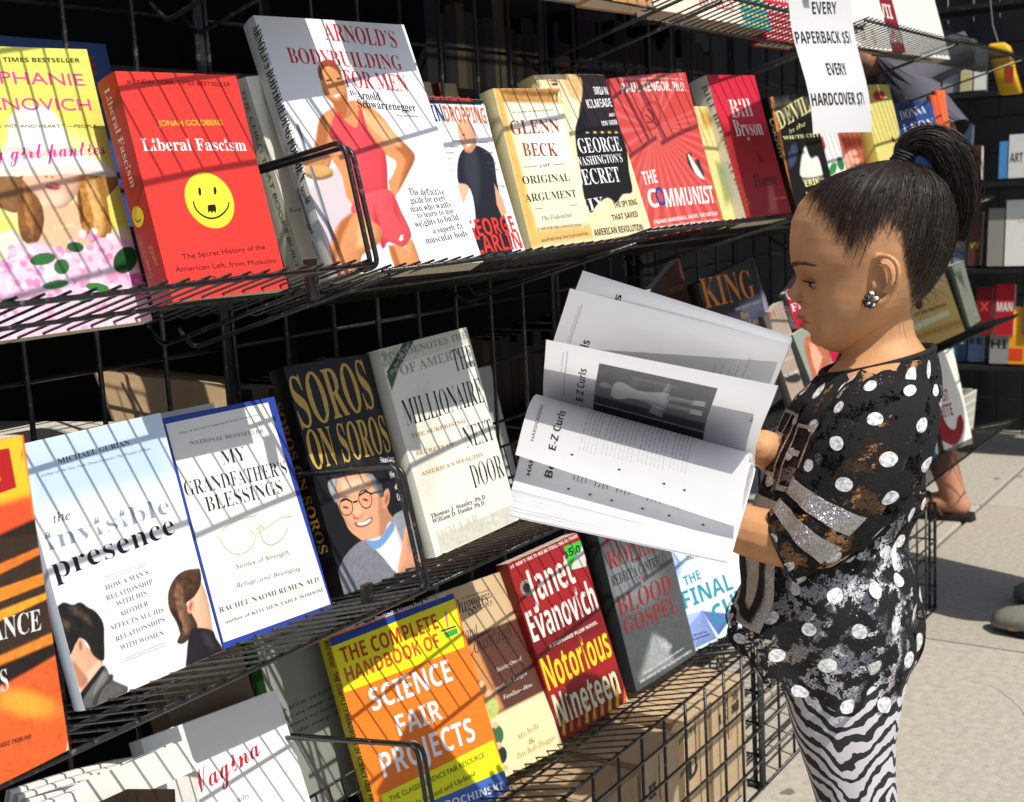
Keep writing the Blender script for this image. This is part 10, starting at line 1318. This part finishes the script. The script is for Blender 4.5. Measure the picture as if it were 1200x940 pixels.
# ------------------------------------------------------------------ person beyond the end of the rack: only sleeve, forearm and feet show
M_skin2 = mat('warm_brown_skin', '#b98468', .5, .35, grain=.08, gscale=30, bump=.1, bscale=300)
def person(name, label, base, yaw, sleeve_c, leg_c, skin, near_arm=None, height=1.62, fy=0, shoes=None):
    t = thing(name, label, 'person', base); k = height/1.7; M = Matrix.Rotation(R(yaw), 3, 'Z'); V = lambda x, y, z: M @ Vector((x*k, y*k, z*k))   # faces +Y
    def L_(*p): return limb([(V(x, y, z), r*k) for x, y, z, r in p])
    arms = [(.21, .0, 1.40, .05), (.27, .02, 1.12, .04), (.27, .12, .90, .03)]
    P_ = [L_((0, 0, .95, .13), (0, 0, 1.1, .12), (0, 0, 1.3, .13), (0, 0, 1.42, .10), (0, .01, 1.5, .055), (0, .02, 1.58, .05)), L_((-.15, 0, 1.40, .06), (.15, 0, 1.40, .06)), ell(V(0, .03, 1.62), (.075*k, .095*k, .115*k)), ell(V(0, .12, 1.60), (.012*k, .018*k, .02*k))]
    for s in (-1, 1):
        Y0 = fy if s == -1 else 0; V = lambda x, y, z, Y0=Y0: M @ Vector((x*k, (y+Y0*max(0, 1-z/.9))*k, z*k))
        ap = arms if s == 1 else (near_arm or [(-.21, .0, 1.40, .05), (-.27, .02, 1.12, .04), (-.25, .14, .92, .03)])
        P_.append(L_(*ap)); a, b = V(*ap[-2][:3]), V(*ap[-1][:3]); P_ += hand(b, (b-a), M @ Vector((s, 0, 0)), k*1.1, s, (.3, .4, .3))
        P_.append(L_((s*.09, 0, .92, .09), (s*.10, .01, .5, .058), (s*.10, -.01, .30, .058), (s*.10, -.02, .09, .038), (s*.10, -.02, .05, .038)))
        P_.append(L_((s*.10, -.03, .040, .034), (s*.10, .03, .045, .034), (s*.105, .11, .032, .030), (s*.105, .17, .026, .022)))
        for q in range(5): x = s*.105+s*(.030-.015*q); P_.append(L_((x, .16-.004*q*q*.5, .028, .012), (x, .205-.010*q, .022, .0105 if q else .014)))
    me = union_mesh(P_, .006, 2); me.materials.append(skin); link('body', me, t)
    g_ = MB(); n = 28
    def rr(cx, cy, z, a, b): return [V(cx+a*math.cos(q)+.004*math.sin(5*q+z*20), cy+b*math.sin(q), z) for q in (2*math.pi*i/n for i in range(n))]
    g_.loft([rr(0, 0, .86, .17, .15), rr(0, 0, 1.0, .16, .145), rr(0, 0, 1.2, .17, .145), rr(0, 0, 1.38, .18, .12), rr(0, .01, 1.46, .13, .09), rr(0, .02, 1.50, .075, .07)], cap=False)
    g_.build('tee_shirt', sleeve_c, t, True)
    for s in (-1, 1):
        Y0 = fy if s == -1 else 0; V = lambda x, y, z, Y0=Y0: M @ Vector((x*k, (y+Y0*max(0, 1-z/.9))*k, z*k))
        ap = arms if s == 1 else (near_arm or [(-.21, .0, 1.40, .05), (-.27, .02, 1.12, .04)]); a, b = V(*ap[0][:3]), V(*ap[1][:3]); d = (b-a).normalized(); m = MB()
        m.tube([a-d*.05*k+V(-s*.05, 0, .03), a, a.lerp(b, .35), a.lerp(b, .7), a.lerp(b, .93)], [.05*k, .082*k, .088*k, .088*k, .09*k], 20, cap=False); m.build('sleeve', sleeve_c, t, True)
        m = MB(); m.loft([[V(s*.085+rx*math.cos(q), ry*math.sin(q), z) for q in (2*math.pi*i/20 for i in range(20))] for z, rx, ry in ((.97, .10, .14), (.85, .105, .135), (.7, .105, .12), (.5, .105, .11))], cap=False); m.build('shorts_leg', leg_c, t, True)
        m = MB(); ol = [(-.07, .0), (-.062, .034), (.0, .040), (.10, .046), (.17, .046), (.215, .030), (.225, 0), (.215, -.03), (.17, -.044), (.10, -.04), (0, -.036), (-.062, -.032)]
        for z0, z1 in ((.001, .016),): m.loft([[V(s*.105+x, y, z) for y, x in ol] for z in (z0, z1)])
        m.build('sandal_sole', mat('black_rubber', (.02, .018, .016), .8, .2), t)
        m = MB()
        for y0 in (.02, .10): m.tube([V(s*.105-.042, y0, .016), V(s*.105-.03, y0+.02, .055), V(s*.105, y0+.035, .078 if y0 < .05 else .062), V(s*.105+.03, y0+.02, .055), V(s*.105+.044, y0, .016)], .006*k, 6)
        if shoes: m = MB(); m.loft([[V(s*.105+w*math.cos(q), y, .004+max(0, h*(.5+.5*math.sin(q)))) for q in (2*math.pi*i/20 for i in range(20))] for y, w, h in ((-.08, .03, .05), (-.06, .042, .09), (0, .047, .095), (.08, .052, .07), (.17, .052, .058), (.225, .042, .045), (.25, .02, .03))]); m.build('shoe', shoes, t, True)
        else: m.build('sandal_strap', mat('brown_leather', (.07, .04, .025), .6, .3), t, True)
    m = ell(V(0, .005, 1.655), (.086*k, .10*k, .10*k), (M @ Vector((1, 0, 0)), M @ Vector((0, 1, 0)), UP)); m.build('hair', M_hair, t, True)
    return t
M_grey = mat('grey_lavender_cotton', (.105, .10, .125), .85, .2, grain=.10, gscale=60, bump=.3, bscale=500)
person('person', 'adult in a grey tee shirt and sandals standing beyond the far end of the rack', (3.64, 1.17, .002), 4, M_grey, mat('dark_denim', (.03, .035, .05), .85), M_skin2, near_arm=[(-.16, -.08, 1.34, .05), (-.22, -.24, 1.13, .043), (-.24, -.08, .99, .03)], height=1.55, fy=-.24)
person('person', 'adult just outside the right edge, one sandalled foot in the picture', (2.80, .39, .002), 0, mat('blue_cotton', (.08, .12, .22), .85), mat('dark_denim', (.03, .035, .05), .85), M_skin2, near_arm=[(-.21, .0, 1.40, .05), (-.25, -.08, 1.12, .04), (-.22, .02, .92, .03)], height=1.65, shoes=mat('grey_canvas', (.22, .21, .18), .85, .2, grain=.2))
